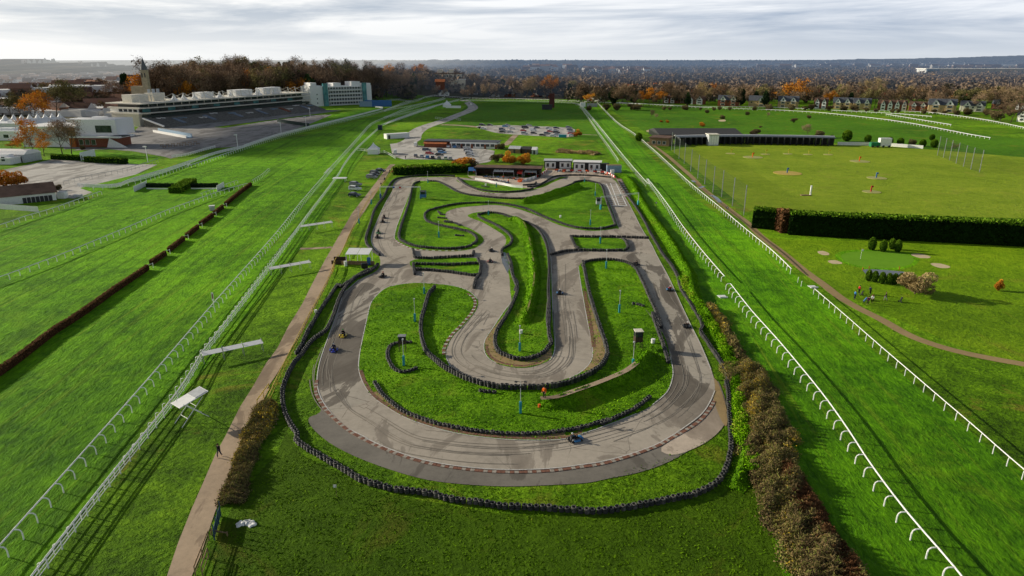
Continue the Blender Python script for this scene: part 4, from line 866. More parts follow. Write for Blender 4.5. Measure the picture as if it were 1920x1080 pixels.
hedge('clipped_hedge', 'dark green hedge left of the white gate board', [G1('K 400,875'), G1('K 605,885')], 2.4, 2.2, F_HEDG, 'hedge', leaf=.4, dens=8, topt=.3)
hedge('clipped_hedge', 'dark green hedge right of the white gate board', [G1('K 650,895'), G1('K 800,905'), G1('K 950,910')], 2.4, 2.4, F_HEDG, 'hedge', leaf=.4, dens=8, topt=.3)
wpanel('gate_board', 'plain white board standing between two clipped hedges', G1('K 608,885'), G1('K 718,855'), 3.6, WHITE)
scrub('island of dry brown reeds in the meadow behind the cabins', tr('J 1310,500 1400,505 1500,512 1600,520'), 6, 1.8, 5000, .5, 21, mat=F_PALE, name='reed_bed', cat='reeds')
# ------------------------------------------------------------------ people
def skin_mesh(name, P, E, mat, root, sub=1):
    bm = bmesh.new(); ly = bm.verts.layers.skin.verify(); vs = {}
    for k, (x, y, z, r) in P.items():
        v = bm.verts.new((x, y, z)); rr = r if hasattr(r, '__len__') else (r, r); v[ly].radius = rr; v[ly].use_root = (k == root); vs[k] = v
    for a, b in E: bm.edges.new((vs[a], vs[b]))
    me = bpy.data.meshes.new(name); bm.to_mesh(me); bm.free(); o = bpy.data.objects.new(name, me); COL.objects.link(o)
    o.modifiers.new('s', 'SKIN').use_smooth_shade = True; m = o.modifiers.new('u', 'SUBSURF'); m.levels = m.render_levels = sub
    dg = bpy.context.evaluated_depsgraph_get(); out = bpy.data.meshes.new_from_object(o.evaluated_get(dg)); bpy.data.objects.remove(o); out.name = name
    out.materials.clear(); out.materials.append(mat); return out
def pose(kind):
    s = {}
    if kind == 'stand':
        leg = lambda sg: dict(hip=(sg * .09, 0, .92), knee=(sg * .12, .03, .49), ank=(sg * .13, -.02, .08), toe=(sg * .16, .14, .04))
        arm = lambda sg: dict(sh=(sg * .19, 0, 1.43), el=(sg * .27, -.02, 1.15), wr=(sg * .25, .14, .93), hd=(sg * .24, .19, .87)); pel = (0, 0, .96); ch = (0, 0, 1.33); nk = (0, .01, 1.50); head = (0, .03, 1.65)
    elif kind == 'walk':
        leg = lambda sg: dict(hip=(sg * .09, 0, .92), knee=(sg * .10, .16 * sg + .05, .50), ank=(sg * .10, .26 * sg - .05, .10), toe=(sg * .11, .26 * sg + .10, .05))
        arm = lambda sg: dict(sh=(sg * .19, 0, 1.43), el=(sg * .25, -.12 * sg, 1.16), wr=(sg * .23, -.16 * sg + .12, .95), hd=(sg * .22, -.17 * sg + .16, .88)); pel = (0, 0, .96); ch = (0, .02, 1.33); nk = (0, .03, 1.50); head = (0, .06, 1.65)
    elif kind == 'lean':
        leg = lambda sg: dict(hip=(sg * .09, 0, .92), knee=(sg * .13, .05, .49), ank=(sg * .15, 0, .08), toe=(sg * .17, .16, .04))
        arm = lambda sg: dict(sh=(sg * .19, .12, 1.38), el=(sg * .24, .20, 1.10), wr=(sg * .06, .38, .95), hd=(sg * .03, .42, .88)); pel = (0, 0, .96); ch = (0, .12, 1.29); nk = (0, .18, 1.44); head = (0, .25, 1.56)
    else:  # driving a kart
        leg = lambda sg: dict(hip=(sg * .10, -.28, .26), knee=(sg * .20, .15, .45), ank=(sg * .16, .55, .22), toe=(sg * .16, .62, .30))
        arm = lambda sg: dict(sh=(sg * .20, -.42, .72), el=(sg * .30, -.18, .52), wr=(sg * .16, .08, .55), hd=(sg * .13, .13, .57)); pel = (0, -.32, .28); ch = (0, -.42, .62); nk = (0, -.43, .80); head = (0, -.40, .95)
    return leg, arm, pel, ch, nk, head
def person_meshes(kind, tag_):
    leg, arm, pel, ch, nk, head = pose(kind); P = dict(pel=(*pel, .12), ch=(*ch, (.14, .11)), nk=(*nk, .055), head=(*head, .085), top=(head[0], head[1], head[2] + .10, .07)); E = [('pel', 'ch'), ('ch', 'nk'), ('nk', 'head'), ('head', 'top')]
    P['nose'] = (head[0], head[1] + .10, head[2] - .01, .018); E.append(('head', 'nose'))
    J = dict(pel=(*pel, .15), mid=((pel[0] + ch[0]) / 2, (pel[1] + ch[1]) / 2, (pel[2] + ch[2]) / 2, .155), ch=(*ch, (.175, .14)), nk=(nk[0], nk[1], nk[2] - .03, .085)); JE = [('pel', 'mid'), ('mid', 'ch'), ('ch', 'nk')]
    T = dict(pel=(*pel, .14)); TE = []; S = {}
    for sg in (-1, 1):
        L, A = leg(sg), arm(sg); n = str(sg)
        for k, r in (('hip', .085), ('knee', .055), ('ank', .04), ('toe', .038)): P[k + n] = (*L[k], r)
        for k, r in (('sh', .055), ('el', .042), ('wr', .03), ('hd', .036)): P[k + n] = (*A[k], r)
        E += [('pel', 'hip' + n), ('hip' + n, 'knee' + n), ('knee' + n, 'ank' + n), ('ank' + n, 'toe' + n), ('ch', 'sh' + n), ('sh' + n, 'el' + n), ('el' + n, 'wr' + n), ('wr' + n, 'hd' + n)]
        h = Vector(A['hd']); d = (h - Vector(A['wr'])).normalized()
        for q in range(5):
            k = 'f%d%s' % (q, n)
            off = Vector((.012 * (q - 2), 0, 0)) if q < 4 else Vector((-sg * .045, .01, .02))
            P[k] = (*(h + d * (.065 + .008 * (q in (1, 2)) - .03 * (q == 4)) + off * 1.6), .009); E.append(('hd' + n, k))
        for k, r in (('sh', .078), ('el', .062), ('wr', .05)): J[k + n] = (*A[k], r)
        JE += [('ch', 'sh' + n), ('sh' + n, 'el' + n), ('el' + n, 'wr' + n)]
        for k, r in (('hip', .105), ('knee', .075), ('ank', .06)): T[k + n] = (*L[k], r)
        TE += [('pel', 'hip' + n), ('hip' + n, 'knee' + n), ('knee' + n, 'ank' + n)]
    body = skin_mesh('body', P, E, SKIN, 'pel'); jac = skin_mesh('jacket', J, JE, CLOTH, 'pel'); tro = skin_mesh('trousers', T, TE, CLOTH, 'pel')
    hb = MB(); R0 = .125 if kind == 'drive' else .108; hx, hy, hz = head[0], head[1] - (.0 if kind == 'drive' else .02), head[2] + (.03 if kind == 'drive' else .05)
    n1, n2 = 10, 6
    for i in range(n2 + 1):
        a = math.pi * i / n2 * (.8 if kind == 'drive' else .58)
        for j in range(n1): b = 2 * math.pi * j / n1; hb.v.append((hx + R0 * math.sin(a) * math.cos(b), hy + R0 * 1.1 * math.sin(a) * math.sin(b), hz + R0 * math.cos(a)))
    for i in range(n2):
        for j in range(n1): hb.f.append((i * n1 + j, (i + 1) * n1 + j, (i + 1) * n1 + (j + 1) % n1, i * n1 + (j + 1) % n1))
    hat = hb.mesh('helmet' if kind == 'drive' else 'hair', CLOTH, True)
    return [('body', body, None), ('jacket', jac, 0), ('trousers', tro, 1), ('helmet' if kind == 'drive' else 'hair', hat, 2)]
PM = {k: person_meshes(k, k) for k in ('stand', 'walk', 'lean', 'drive')}
def c4(c): return (*c, 1)
DK, NAVY, ORG, WHT, REDC, BLU, GRN, PUR, TAN, GRY, YEL, SLV = (.02, .02, .022), (.02, .03, .07), (.85, .16, .02), (.8, .8, .8), (.5, .03, .03), (.05, .25, .55), (.04, .3, .06), (.18, .03, .12), (.35, .25, .15), (.25, .25, .27), (.75, .55, .05), (.45, .47, .50)
def person(label, loc, rz, kind, jac, tro, hair=(.04, .025, .015), group=None, s=1.0):
    t = thing('person', label, 'person', loc, rz, group); t.scale = (s,) * 3
    for nm_, me, ci in PM[kind]:
        o = link(nm_, me, t)
        if ci is not None: o.color = c4((jac, tro, hair)[ci])
    return t
def gp(s, z=0.0):
    q = G1(s); return (q[0], q[1], th(*q) + z)
person('marshal in an orange jacket standing on the dirt crest of the infield bank', gp('U 1108,600', 1.2), 2.6, 'stand', ORG, DK, s=1.05)
person('lone walker in dark clothes on the dirt path beside the brown hedge', gp('E 1236,412', .05), 2.9, 'walk', DK, NAVY)
for l, s, k, j, t_ in (('golfer in a red top beside the trolleys', 'G 990,603', 'stand', REDC, DK), ('golfer in a blue jacket at the left of the group', 'G 966,634', 'stand', BLU, NAVY), ('golfer in dark clothes at the back of the group', 'G 1055,607', 'lean', NAVY, DK),
                    ('golfer in dark clothes and pale trousers at the right of the group', 'G 1140,642', 'walk', DK, GRY), ('golfer in a white top at the front of the group', 'G 1064,655', 'lean', WHT, DK), ('golfer in purple bending at the front of the group', 'G 1040,664', 'lean', PUR, DK)):
    person(l, gp(s, .05), random.uniform(0, 6), k, j, t_, group='golfers by the cart track')
for i, (s, j) in enumerate((('A 245,185', NAVY), ('A 224,212', DK), ('L 1484,985', DK), ('L 1502,988', REDC), ('L 1446,1040', NAVY), ('J 162,555', DK))):
    person(['walker in navy on the path nearest the gantry', 'walker in black on the path by the gantry post', 'dark clothed walker at the top of the path', 'walker in a red top at the top of the path', 'walker in navy halfway down the upper path', 'person in black on the clubhouse car park edge'][i], gp(s, .05), i * 1.3, 'walk', j, DK)
for i, (s, j) in enumerate((('P 502,345', ORG), ('P 560,385', ORG), ('P 690,365', ORG), ('P 1110,265', ORG), ('P 1437,275', ORG), ('P 172,288', REDC), ('P 222,272', REDC), ('P 1165,262', GRY), ('P 1540,262', BLU), ('P 1600,268', WHT), ('P 300,262', DK), ('P 790,310', REDC), ('P 825,300', ORG), ('P 1630,290', REDC), ('P 1490,255', PUR))):
    person(['orange clad pit marshal %s' % q for q in ('walking between the rows of parked karts', 'at the front of the parked karts', 'by the pile of red cones', 'in front of the white cabins', 'by the start straight lamp')][i] if i < 5 else
           ['person in red at the left under the dark shed', 'second person in red under the dark shed', 'person in grey before the first cabin', 'person in blue before the second cabin', 'person in white near the grey container', 'person in black by the yellow bush', 'person in red behind the parked karts', 'person in orange at the shed end', 'person in red on the curved pit walkway', 'person in purple before the second cabin'][i - 5], gp(s, .08), i * 2.1, 'stand', j, DK, s=1.0)
# ------------------------------------------------------------------ karts
def box_(mb, *a, **k): return mb.box(*a, **k)
def kart_proto():
    t = thing('go_kart', 'x', 'kart')
    KP = objcol('kart_bodywork', .3, .5)
    f = MB(); f.box(0, 0, .05, .62, 1.5, .04); f.tube([(-.33, -.8, .1), (-.33, .7, .1), (0, .92, .1), (.33, .7, .1), (.33, -.8, .1), (-.33, -.8, .1)], .025, 5); f.build('chassis', BLACK, t)
    b = MB(); b.prism([(-.36, .78), (-.22, 1.02), (.22, 1.02), (.36, .78)], .07, .24); b.prism([(-.16, .42), (-.14, .8), (.14, .8), (.16, .42)], .2, .46)
    for s in (-1, 1): b.prism([(s * .38, -.42), (s * .66, -.38), (s * .66, .42), (s * .42, .50)][::s], .07, .26)
    b.build('bodywork', KP, t, bevel=.03)
    rb = MB(); rb.tube([(-.66, -.72, .15), (-.6, -.92, .17), (.6, -.92, .17), (.66, -.72, .15)], .045, 6); rb.build('rear_bumper', BLACK, t)
    wf = MB(); V, F = torus(.10, .055, 12, 6, 0); wf.add([(c, a, b_) for a, b_, c in V], F); wf.tube([(-.04, 0, 0), (.04, 0, 0)], .07, 8); wme = wf.mesh('wheel', RUBBER, True)
    for x, y, s in ((-.55, .62, .9), (.55, .62, .9), (-.56, -.58, 1.1), (.56, -.58, 1.1)): link('wheel', wme, t, (x, y, .14 * s)).scale = (1.3 * s, s, s)
    st = MB(); st.prism([(-.2, -.55), (.2, -.55), (.2, -.12), (-.2, -.12)], .09, .2); st.prism([(-.2, -.64), (.2, -.64), (.2, -.56), (-.2, -.56)], .12, .58); st.build('seat', DGREY, t, bevel=.02)
    en = MB(); en.box(.33, -.35, .1, .24, .32, .26); en.build('engine', GREY, t, bevel=.02)
    sw = MB(); V, F = torus(.13, .014, 12, 5, 0); M = Matrix.Translation((0, .16, .52)) @ Matrix.Rotation(R(55), 4, 'X'); sw.add([tuple(M @ Vector(v)) for v in V], F); sw.tube([(0, .16, .52), (0, .45, .25)], .015, 5); sw.build('steering_wheel', BLACK, t)
    return t
KART = kart_proto(); first = [True]
def kart(label, loc, rz, col, group=None):
    if first[0]: k = KART; k.location = loc; k.rotation_euler = (0, 0, rz); k['label'] = label; first[0] = False; setcol(k, c4(col)); 
    else: k = dup(KART, loc, rz, label, color=c4(col))
    if group: k['group'] = group
    return k
def rzt(a, b): return math.atan2(b[1] - a[1], b[0] - a[0]) - math.pi / 2
KL = [('I 1735,318', 'I 1900,280', BLU, DK, WHT, 'red and blue kart on the near hairpin', 1), ('B 430,452', 'B 400,560', YEL, DK, GRN, 'yellow kart on the left straight', 1), ('B 378,534', 'B 350,640', (.05, .07, .45), NAVY, SLV, 'blue kart leading down the left straight', 1),
      ('D 982,400', 'D 930,290', DK, DK, WHT, 'black kart with a white helmeted driver on the right straight', 1), ('D 887,194', 'D 850,110', BLU, REDC, WHT, 'blue kart beside the upper right tyre wall', 1), ('A 1655,650', 'A 1560,610', DK, DK, DK, 'dark kart turning in by the small right island', 1),
      ('A 1229,813', 'A 1235,680', BLU, DK, WHT, 'pale blue kart on the middle straight', 1), ('A 232,720', 'A 120,800', DK, DK, REDC, 'black kart beside the white shelter bend', 1), ('A 838,635', 'A 850,560', REDC, DK, DK, 'dark red kart near the chicane island', 1), ('A 844,574', 'A 800,520', DK, DK, WHT, 'black kart by the standing water', 1),
      ('A 203,499', 'A 190,560', DK, DK, SLV, 'black kart last down the upper left straight', 1), ('A 209,474', 'A 200,540', GRN, DK, GRN, 'green kart in the upper left group', 1), ('A 233,412', 'A 215,480', DK, DK, DK, 'dark kart third from the bottom on the upper left straight', 1), ('A 241,388', 'A 220,460', (.1, .05, .04), DK, DK, 'brownish kart at the top of the upper left group', 1)]
for s, aim, col, jac, hel, lab, _ in KL:
    q, r_ = G1(s), G1(aim); rz = rzt(q, r_); loc = (q[0], q[1], .075)
    kart(lab, loc, rz, col); person('kart driver of the ' + lab, (q[0], q[1], .10), rz, 'drive', jac, DK, hel)
rs_ = random.Random(3); pc = [REDC, BLU, WHT, DK, SLV, ORG]
rowA = [G1('P %d,%d' % (x, y)) for x, y in ((300, 312), (340, 316), (380, 320), (430, 318), (470, 326), (530, 328), (570, 330), (610, 334), (650, 342), (700, 348))]
rowB = [G1('P %d,%d' % (x, y)) for x, y in ((330, 345), (370, 350), (410, 352), (455, 360), (500, 368), (540, 378))]
o_ = ['first', 'second', 'third', 'fourth', 'fifth', 'sixth', 'seventh', 'eighth', 'ninth', 'tenth', 'eleventh', 'twelfth']
cn = {REDC: 'red', BLU: 'blue', WHT: 'white', DK: 'black', SLV: 'silver', ORG: 'orange', NAVY: 'dark blue', GRY: 'grey', GRN: 'green', TAN: 'tan'}
for nm_, row in (('back row in the pits', rowA), ('front row in the pits', rowB)):
    for i, q in enumerate(row): c = pc[rs_.randrange(6)]; kart('%s kart parked %s from the left in the %s' % (cn[c], o_[i], nm_), (q[0], q[1], .085), R(-70), c, 'karts parked in the pits')
for i, s in enumerate(('P 1130,250', 'P 1190,255', 'P 1250,258', 'P 1310,260', 'P 1370,262', 'P 1560,270', 'P 1620,280', 'P 1670,290')):
    q = G1(s); c = pc[rs_.randrange(6)]; kart('%s kart parked %s from the left before the cabins' % (cn[c], o_[i]), (q[0], q[1], .085), R(60), c, 'karts parked before the cabins')
# ------------------------------------------------------------------ cars
def car_proto(kind):
    t = thing('parked_car' if kind != 'van' else 'parked_van', 'x', 'car' if kind != 'van' else 'van'); w = .88
    if kind == 'van': side = [(-2.4, .35), (-2.4, 1.95), (-2.2, 2.1), (1.0, 2.1), (1.7, 1.25), (2.35, 1.05), (2.45, .35)]; win = [(.9, 1.95), (1.55, 1.28), (.2, 1.28), (.2, 1.95)]
    elif kind == 'suv': side = [(-2.15, .38), (-2.2, 1.0), (-2.0, 1.62), (-1.6, 1.72), (.2, 1.70), (1.0, 1.12), (2.05, .98), (2.2, .4)]; win = [(-1.85, 1.08), (-1.65, 1.56), (.1, 1.56), (.78, 1.08)]
    else: side = [(-2.0, .32), (-2.05, .85), (-1.75, 1.15), (-1.35, 1.45), (.05, 1.45), (.85, .98), (1.95, .80), (2.1, .35)]; win = [(-1.55, 1.03), (-1.25, 1.34), (0, 1.34), (.6, 1.0)]
    def prof(pr, hw, tuck=.16):
        mb = MB(); z0 = min(p[1] for p in pr); n = len(pr)
        zz = lambda z: hw - tuck * max(0, (z - .95)) * 1.1
        mb.v = [(-zz(z), y, z) for y, z in pr] + [(zz(z), y, z) for y, z in pr]
        mb.f = [tuple(range(n)), tuple(range(2 * n - 1, n - 1, -1))] + [((i + 1) % n, i, i + n, (i + 1) % n + n) for i in range(n)]; mb.m = [0] * len(mb.f); return mb
    prof(side, w).build('body', CARPAINT, t, bevel=.07)
    prof(win, w + .012).build('side_window', GLASS, t)
    ws = MB()
    if kind == 'van': a, b = (1.03, 2.04), (1.66, 1.32)
    elif kind == 'suv': a, b = (.27, 1.66), (.93, 1.18)
    else: a, b = (.12, 1.42), (.80, 1.03)
    ws.add([(-.68, a[0] + .03, a[1] + .03), (.68, a[0] + .03, a[1] + .03), (.76, b[0] + .03, b[1] + .03), (-.76, b[0] + .03, b[1] + .03)], [(0, 3, 2, 1)]); ws.build('windscreen', GLASS, t)
    if kind != 'van':
        a, b = ((-1.66, 1.69), (-1.98, 1.60)) if kind == 'suv' else ((-1.38, 1.43), (-1.74, 1.16)); rw = MB()
        a, b = ((-2.03, 1.58), (-2.19, 1.08)) if kind == 'suv' else a_b(a, b)
        rw.add([(-.64, a[0] - .03, a[1] + .02), (.64, a[0] - .03, a[1] + .02), (.72, b[0] - .03, b[1] + .02), (-.72, b[0] - .03, b[1] + .02)], [(0, 1, 2, 3)]); rw.build('rear_window', GLASS, t)
    wf = MB(); V, F = torus(.22, .10, 14, 6, 0); wf.add([(c, a, b_) for a, b_, c in V], F, RUBBER); wf.tube([(-.09, 0, 0), (.09, 0, 0)], .20, 10, m=LGREY); wme = wf.mesh('wheel')
    for x in (-.82, .82):
        for y in (-1.3, 1.3): link('wheel', wme, t, (x, y, .32))
    hy = 2.16 if kind != 'van' else 2.42; hz = .72 if kind == 'hatch' else .85
    for x in (-.62, .62):
        MB().box(x, hy - .1 - (.08 if kind == 'hatch' else 0), hz - .08, .34, .16, .15).build('headlight', WHITE, t); MB().box(x, -hy + .12, hz, .3, .1, .16).build('tail_light', RED, t)
    return t
def a_b(a, b): return a, b
CP = {k: [car_proto(k), True] for k in ('hatch', 'suv', 'van')}
def car(kind, label, q, rz, col, group=None):
    pr = CP[kind]; loc = (q[0], q[1], th(*q) + .06)
    if pr[1]: k = pr[0]; pr[1] = False; k.location = loc; k.rotation_euler = (0, 0, rz); k['label'] = label; setcol(k, c4(col))
    else: k = dup(pr[0], loc, rz, label, color=c4(col))
    if group: k['group'] = group
    return k
X = -math.pi / 2
grp = 'cars in the clubhouse car park'
def cars(pref, lst, grp, kindset='hatch'):
    for i, (s, c, rz, kd) in enumerate(lst): car(kd, '%s %s %s from left %s' % (cn[c], {'hatch': 'hatchback', 'suv': 'estate car', 'van': 'van'}[kd], o_[i], pref), G1(s), rz, c, grp)
cars('in the front row by the dark clipped hedge', [('Q 287,334', GRY, .1, 'hatch'), ('Q 340,340', SLV, .1, 'hatch'), ('Q 392,345', BLU, .1, 'hatch'), ('Q 438,349', NAVY, .1, 'hatch'), ('Q 497,354', GRY, .1, 'hatch'), ('Q 555,357', WHT, .1, 'suv'), ('Q 598,360', SLV, .1, 'hatch')], grp)
cars('in the left block of the clubhouse car park', [('Q 385,282', NAVY, X - .2, 'suv'), ('Q 412,310', REDC, X - .2, 'hatch'), ('Q 500,322', DK, X - .1, 'hatch'), ('Q 515,284', DK, X - .1, 'suv'), ('Q 524,302', BLU, X - .2, 'hatch')], grp)
cars('in the tight right block by the clubhouse', [('Q 752,272', SLV, X, 'hatch'), ('Q 757,287', GRY, X, 'suv'), ('Q 763,300', WHT, X, 'hatch'), ('Q 770,313', DK, X, 'hatch'), ('Q 776,327', SLV, X, 'hatch')], grp)
cars('along the front of the clubhouse', [('Q 378,240', DK, .1, 'hatch'), ('Q 432,237', SLV, .1, 'suv'), ('Q 482,243', GRY, .1, 'hatch'), ('Q 578,249', WHT, .1, 'hatch'), ('Q 635,252', BLU, .1, 'hatch'), ('Q 676,254', GRY, .1, 'hatch')], grp)
car('van', 'white van parked alone at the left end of the car park', G1('Q 102,305'), .15, WHT, grp); car('van', 'white van beside the orange tiled end of the clubhouse', G1('Q 288,238'), .0, WHT, grp)
g2 = 'cars in the upper car park'
cars('at the entrance of the upper car park', [('Q 858,78', DK, .3, 'hatch'), ('Q 884,53', DK, X, 'suv'), ('Q 896,85', WHT, X, 'hatch'), ('Q 955,54', DK, X, 'hatch')], g2)
cars('in the first block of the upper car park', [('Q 1063,94', NAVY, X, 'suv'), ('Q 1066,116', DK, X, 'hatch'), ('Q 1075,106', GRY, X, 'hatch'), ('Q 1090,66', BLU, X, 'hatch'), ('Q 1112,57', SLV, X, 'hatch'), ('Q 1137,116', SLV, X, 'hatch'), ('Q 1152,84', WHT, X, 'hatch')], g2)
cars('in the second block of the upper car park', [('Q 1255,104', REDC, X, 'hatch'), ('Q 1264,130', SLV, X, 'suv'), ('Q 1270,78', DK, X, 'van'), ('Q 1305,58', SLV, X, 'hatch'), ('Q 1344,102', WHT, X, 'van'), ('Q 1347,127', DK, X, 'hatch'), ('Q 1377,77', NAVY, X, 'hatch')], g2)
cars('in the third block of the upper car park', [('Q 1425,145', DK, X, 'hatch'), ('Q 1468,132', GRY, X, 'suv'), ('Q 1480,84', SLV, X, 'hatch'), ('Q 1492,112', REDC, X, 'hatch'), ('Q 1506,98', WHT, X, 'hatch'), ('Q 1520,152', WHT, X, 'hatch'), ('Q 1547,104', SLV, X, 'hatch'), ('Q 1550,80', NAVY, X, 'hatch'), ('Q 1552,122', DK, X, 'suv'), ('Q 1558,140', SLV, X, 'hatch')], g2)
cars('in the right column of the upper car park', [('Q 1664,78', GRY, X, 'suv'), ('Q 1672,96', NAVY, X, 'hatch'), ('Q 1678,113', SLV, X, 'hatch'), ('Q 1682,131', REDC, X, 'hatch'), ('Q 1688,148', WHT, X, 'hatch')], g2)
q = G1('Q 1608,156'); mb = MB(); mb.box(0, 0, 0, 4.5, 1.8, 1.4); mb.box(0, 0, 1.4, 4.7, 2, .1); tag(mb.build('skip_container', TEAL, None, (*q, .05), bevel=.05), 'turquoise skip at the front of the upper car park', 'skip')
g3 = 'cars parked on the grass by the path'
for s, c, kd, l in (('A 222,127', NAVY, 'hatch', 'dark blue hatchback at the top of the four on the grass'), ('A 193,142', DK, 'suv', 'black estate second from the top of the four on the grass'), ('A 185,153', DK, 'hatch', 'black hatchback third from the top of the four on the grass'), ('A 173,166', GRY, 'suv', 'dark grey estate at the bottom of the four on the grass'),
                    ('A 82,208', GRY, 'suv', 'grey estate at the top of the three on the grass'), ('A 78,232', WHT, 'suv', 'pale silver estate in the middle of the three on the grass'), ('A 75,266', NAVY, 'hatch', 'dark blue saloon at the bottom of the three on the grass')): car(kd, l, G1(s), X - .25, c, g3)
car('van', 'white van driving up the access road', G1('J 652,152'), .2, WHT); car('suv', 'pale car on the road at the far bend', G1('J 586,106'), .4, SLV)
# ------------------------------------------------------------------ lamps, gantries, huts
def lamp(label, s, h=4.4, pad=1.5, twin=False, group='flood lamps round the kart circuit'):
    q = G1(s); t = thing('flood_lamp', label, 'lamp', (q[0], q[1], .09), 0, group); MB().cyl(0, 0, 0, h, .055, 8, r2=.04).build('pole', LGREY, t)
    if pad: MB().box(0, 0, .02, .34, .34, pad).build('pad', TEAL, t, bevel=.04)
    mb = MB()
    if twin:
        mb.tube([(-.55, 0, h - .05), (.55, 0, h - .05)], .03, 5)
        for x in (-.6, .6): mb.box(x, 0, h - .1, .34, .3, .12, .3 * x)
        mb.box(0, 0, h - .9, .3, .2, .25)
    else: mb.box(0, .12, h - .05, .24, .4, .12)
    mb.build('light_head', DGREY if twin else LGREY, t)
lamp('tall twin headed flood lamp with a teal pad on the near infield', 'U 945,650', 4.6, 1.7, True)
for l, s, pd in (('flood lamp inside the hook of tyres', 'U 138,318', 1.6), ('flood lamp at the tip of the central bank', 'U 940,218', 1.4), ('flood lamp beside the right infield footpath', 'U 1722,338', 1.5), ('flood lamp on the top edge of the left lobe', 'B 887,215', 1.3), ('flood lamp left of the snaking tyre wall', 'B 835,372', 1.5), ('flood lamp in the middle left hairpin grass', 'A 549,498', 1.6),
                 ('flood lamp at the head of the central bank', 'A 828,372', 1.4), ('flood lamp at the upper left corner of the infield', 'A 487,190', 1.4), ('short padded post on the pit grass triangle', 'A 872,214', 1.4), ('flood lamp in front of the white cabins', 'A 1368,186', 1.4), ('flood lamp at the upper right of the infield', 'A 1428,264', 1.5), ('flood lamp low in the upper right infield', 'A 1400,428', 1.6),
                 ('flood lamp on the small right island', 'A 1456,532', 1.6), ('flood lamp at the top of the right infield', 'A 1489,672', 1.6), ('flood lamp in the middle of the right infield', 'D 603,322', 1.6), ('teal padded post by the path fence', 'A 100,418', 1.3), ('teal padded post beside the upper path', 'A 170,312', 1.6)): lamp(l, s, 4.2 if 'short' not in l else 1.6, pd)
def gantry(label, a, b, h):
    a, b = Vector(G1(a)), Vector(G1(b)); d = b - a; t = thing('gantry', label, 'gantry', (a.x, a.y, .09), math.atan2(d.y, d.x)); L = d.length
    for x in (0, L): MB().cyl(x, 0, 0, h, .09, 8).build('post', LGREY, t); MB().box(x, 0, .02, .5, .5, 1.5).build('pad', BLUE if L > 9 and 'left' in label else TEAL, t, bevel=.04)
    mb = MB(); mb.tube([(0, 0, h), (L, 0, h)], .07, 6); mb.tube([(0, 0, h - .3), (L, 0, h - .3)], .04, 6)
    for k in range(1, int(L)): mb.tube([(k, 0, h), (k + .5, 0, h - .3)], .02, 4)
    mb.build('beam', WHITE, t)
    for i, x in enumerate((.34, .5) if 'left' in label else (.5,)): MB().box(L * x, -.06, h - .55, .7, .06, .5).build('light_box', [DK and BLUE, RED][i] if 'left' in label else LGREY, t)
gantry('white gantry over the left straight with coloured light boxes', 'A 221,277', 'A 447,279', 4.0); gantry('white gantry over the start straight', 'A 1458,340', 'A 1669,316', 4.0)
def hut(label, s, w, d, z0, h, wall, roof=DGREY, rz=0, z=.09):
    q = G1(s); t = thing('marshal_hut', label, 'hut', (q[0], q[1], z), rz)
    if z0 > .3:
        for x in (-1, 1):
            for y in (-1, 1): MB().tube([(x * w * .45, y * d * .45, 0), (x * w * .45, y * d * .45, z0)], .05, 6).build('leg', DWOOD, t)
    mb = MB(); mb.box(0, 0, z0, w, d, h * .45); 
    for x in (-1, 1):
        for y in (-1, 1): mb.box(x * w * .47, y * d * .47, z0 + h * .45, .08, .08, h * .5)
    mb.build('cabin', wall, t); MB().box(0, 0, z0 + h * .94, w * 1.15, d * 1.15, .08).build('roof', roof, t, bevel=.02); MB().box(0, 0, z0 + h * .45, w * .9, d * .9, h * .4).build('window', GLASS, t)
hut('dark blue marshal hut beside the left gantry', 'A 462,280', 1.8, 1.6, .6, 2.2, BLUE, DGREY); hut('white marshal box beside the start straight gantry', 'A 1447,315', 1.6, 1.6, .4, 2.0, LGREY, DGREY)
hut('marshal hut on dark legs at the top of the infield footpath', 'D 706,520', 1.2, 1.2, 1.2, 1.9, DWOOD, CREAM, .1); hut('open dark marshal hut behind the hook of tyres', 'U 130,215', 1.1, .9, 1.3, 1.3, DWOOD, GREY)
for l, s, c, k in (('white plastic drum on the right infield', 'D 792,492', WREND, .5), ('white box on the path fence', 'B 278,322', WREND, .4), ('small white drum at the upper right infield', 'A 1232,385', WREND, .45), ('white helmet shaped marker on the pit grass', 'P 305,410', WREND, .5), ('white box behind the lamp on the central bank tip', 'B 1430,438', WREND, .45),
                   ('red tub by the footpath end', 'U 1075,608', ORANGE, .3), ('black bucket on the dirt crest', 'U 1150,588', DGREY, .28)):
    q = G1(s); t = thing('drum', l, 'drum', (q[0], q[1], .1)); MB().cyl(0, 0, 0, k * 1.3, k * .6, 12, r2=k * .66).build('shell', c, t, smooth_=False); MB().cyl(0, 0, k * 1.3, k * 1.4, k * .7, 12).build('lid', c, t)
for l, s, wx in (('white square board lying at the rail crossing left side', 'D 1183,230', 1.6), ('white square board lying at the rail crossing right side', 'D 1692,175', 1.5)):
    q = G1(s); t = thing('crossing_board', l, 'board', (*q, .03), .1); MB().box(0, 0, 0, wx, 1.6, .08).build('panel', WHITE, t, bevel=.02); MB().box(0, -.7, .08, wx, .1, .18).build('lip', WHITE, t)
def roundsign(l, s):
    q = G1(s); t = thing('course_sign', l, 'sign', (*q, .03)); MB().cyl(0, 0, 0, 1.7, .04, 6).build('post', DWOOD, t); o = MB().tube([(0, -.03, 0), (0, .03, 0)], .35, 14).build('disc', DGREY, t, (0, 0, 1.8)); o = MB().tube([(0, -.04, 0), (0, -.03, 0)], .2, 14).build('number_plate', WHITE, t, (0, 0, 1.8))
roundsign('small round black sign on a post right of the cart track', 'V 835,735'); roundsign('small round black sign on a post left of the straight rail', 'V 228,690')
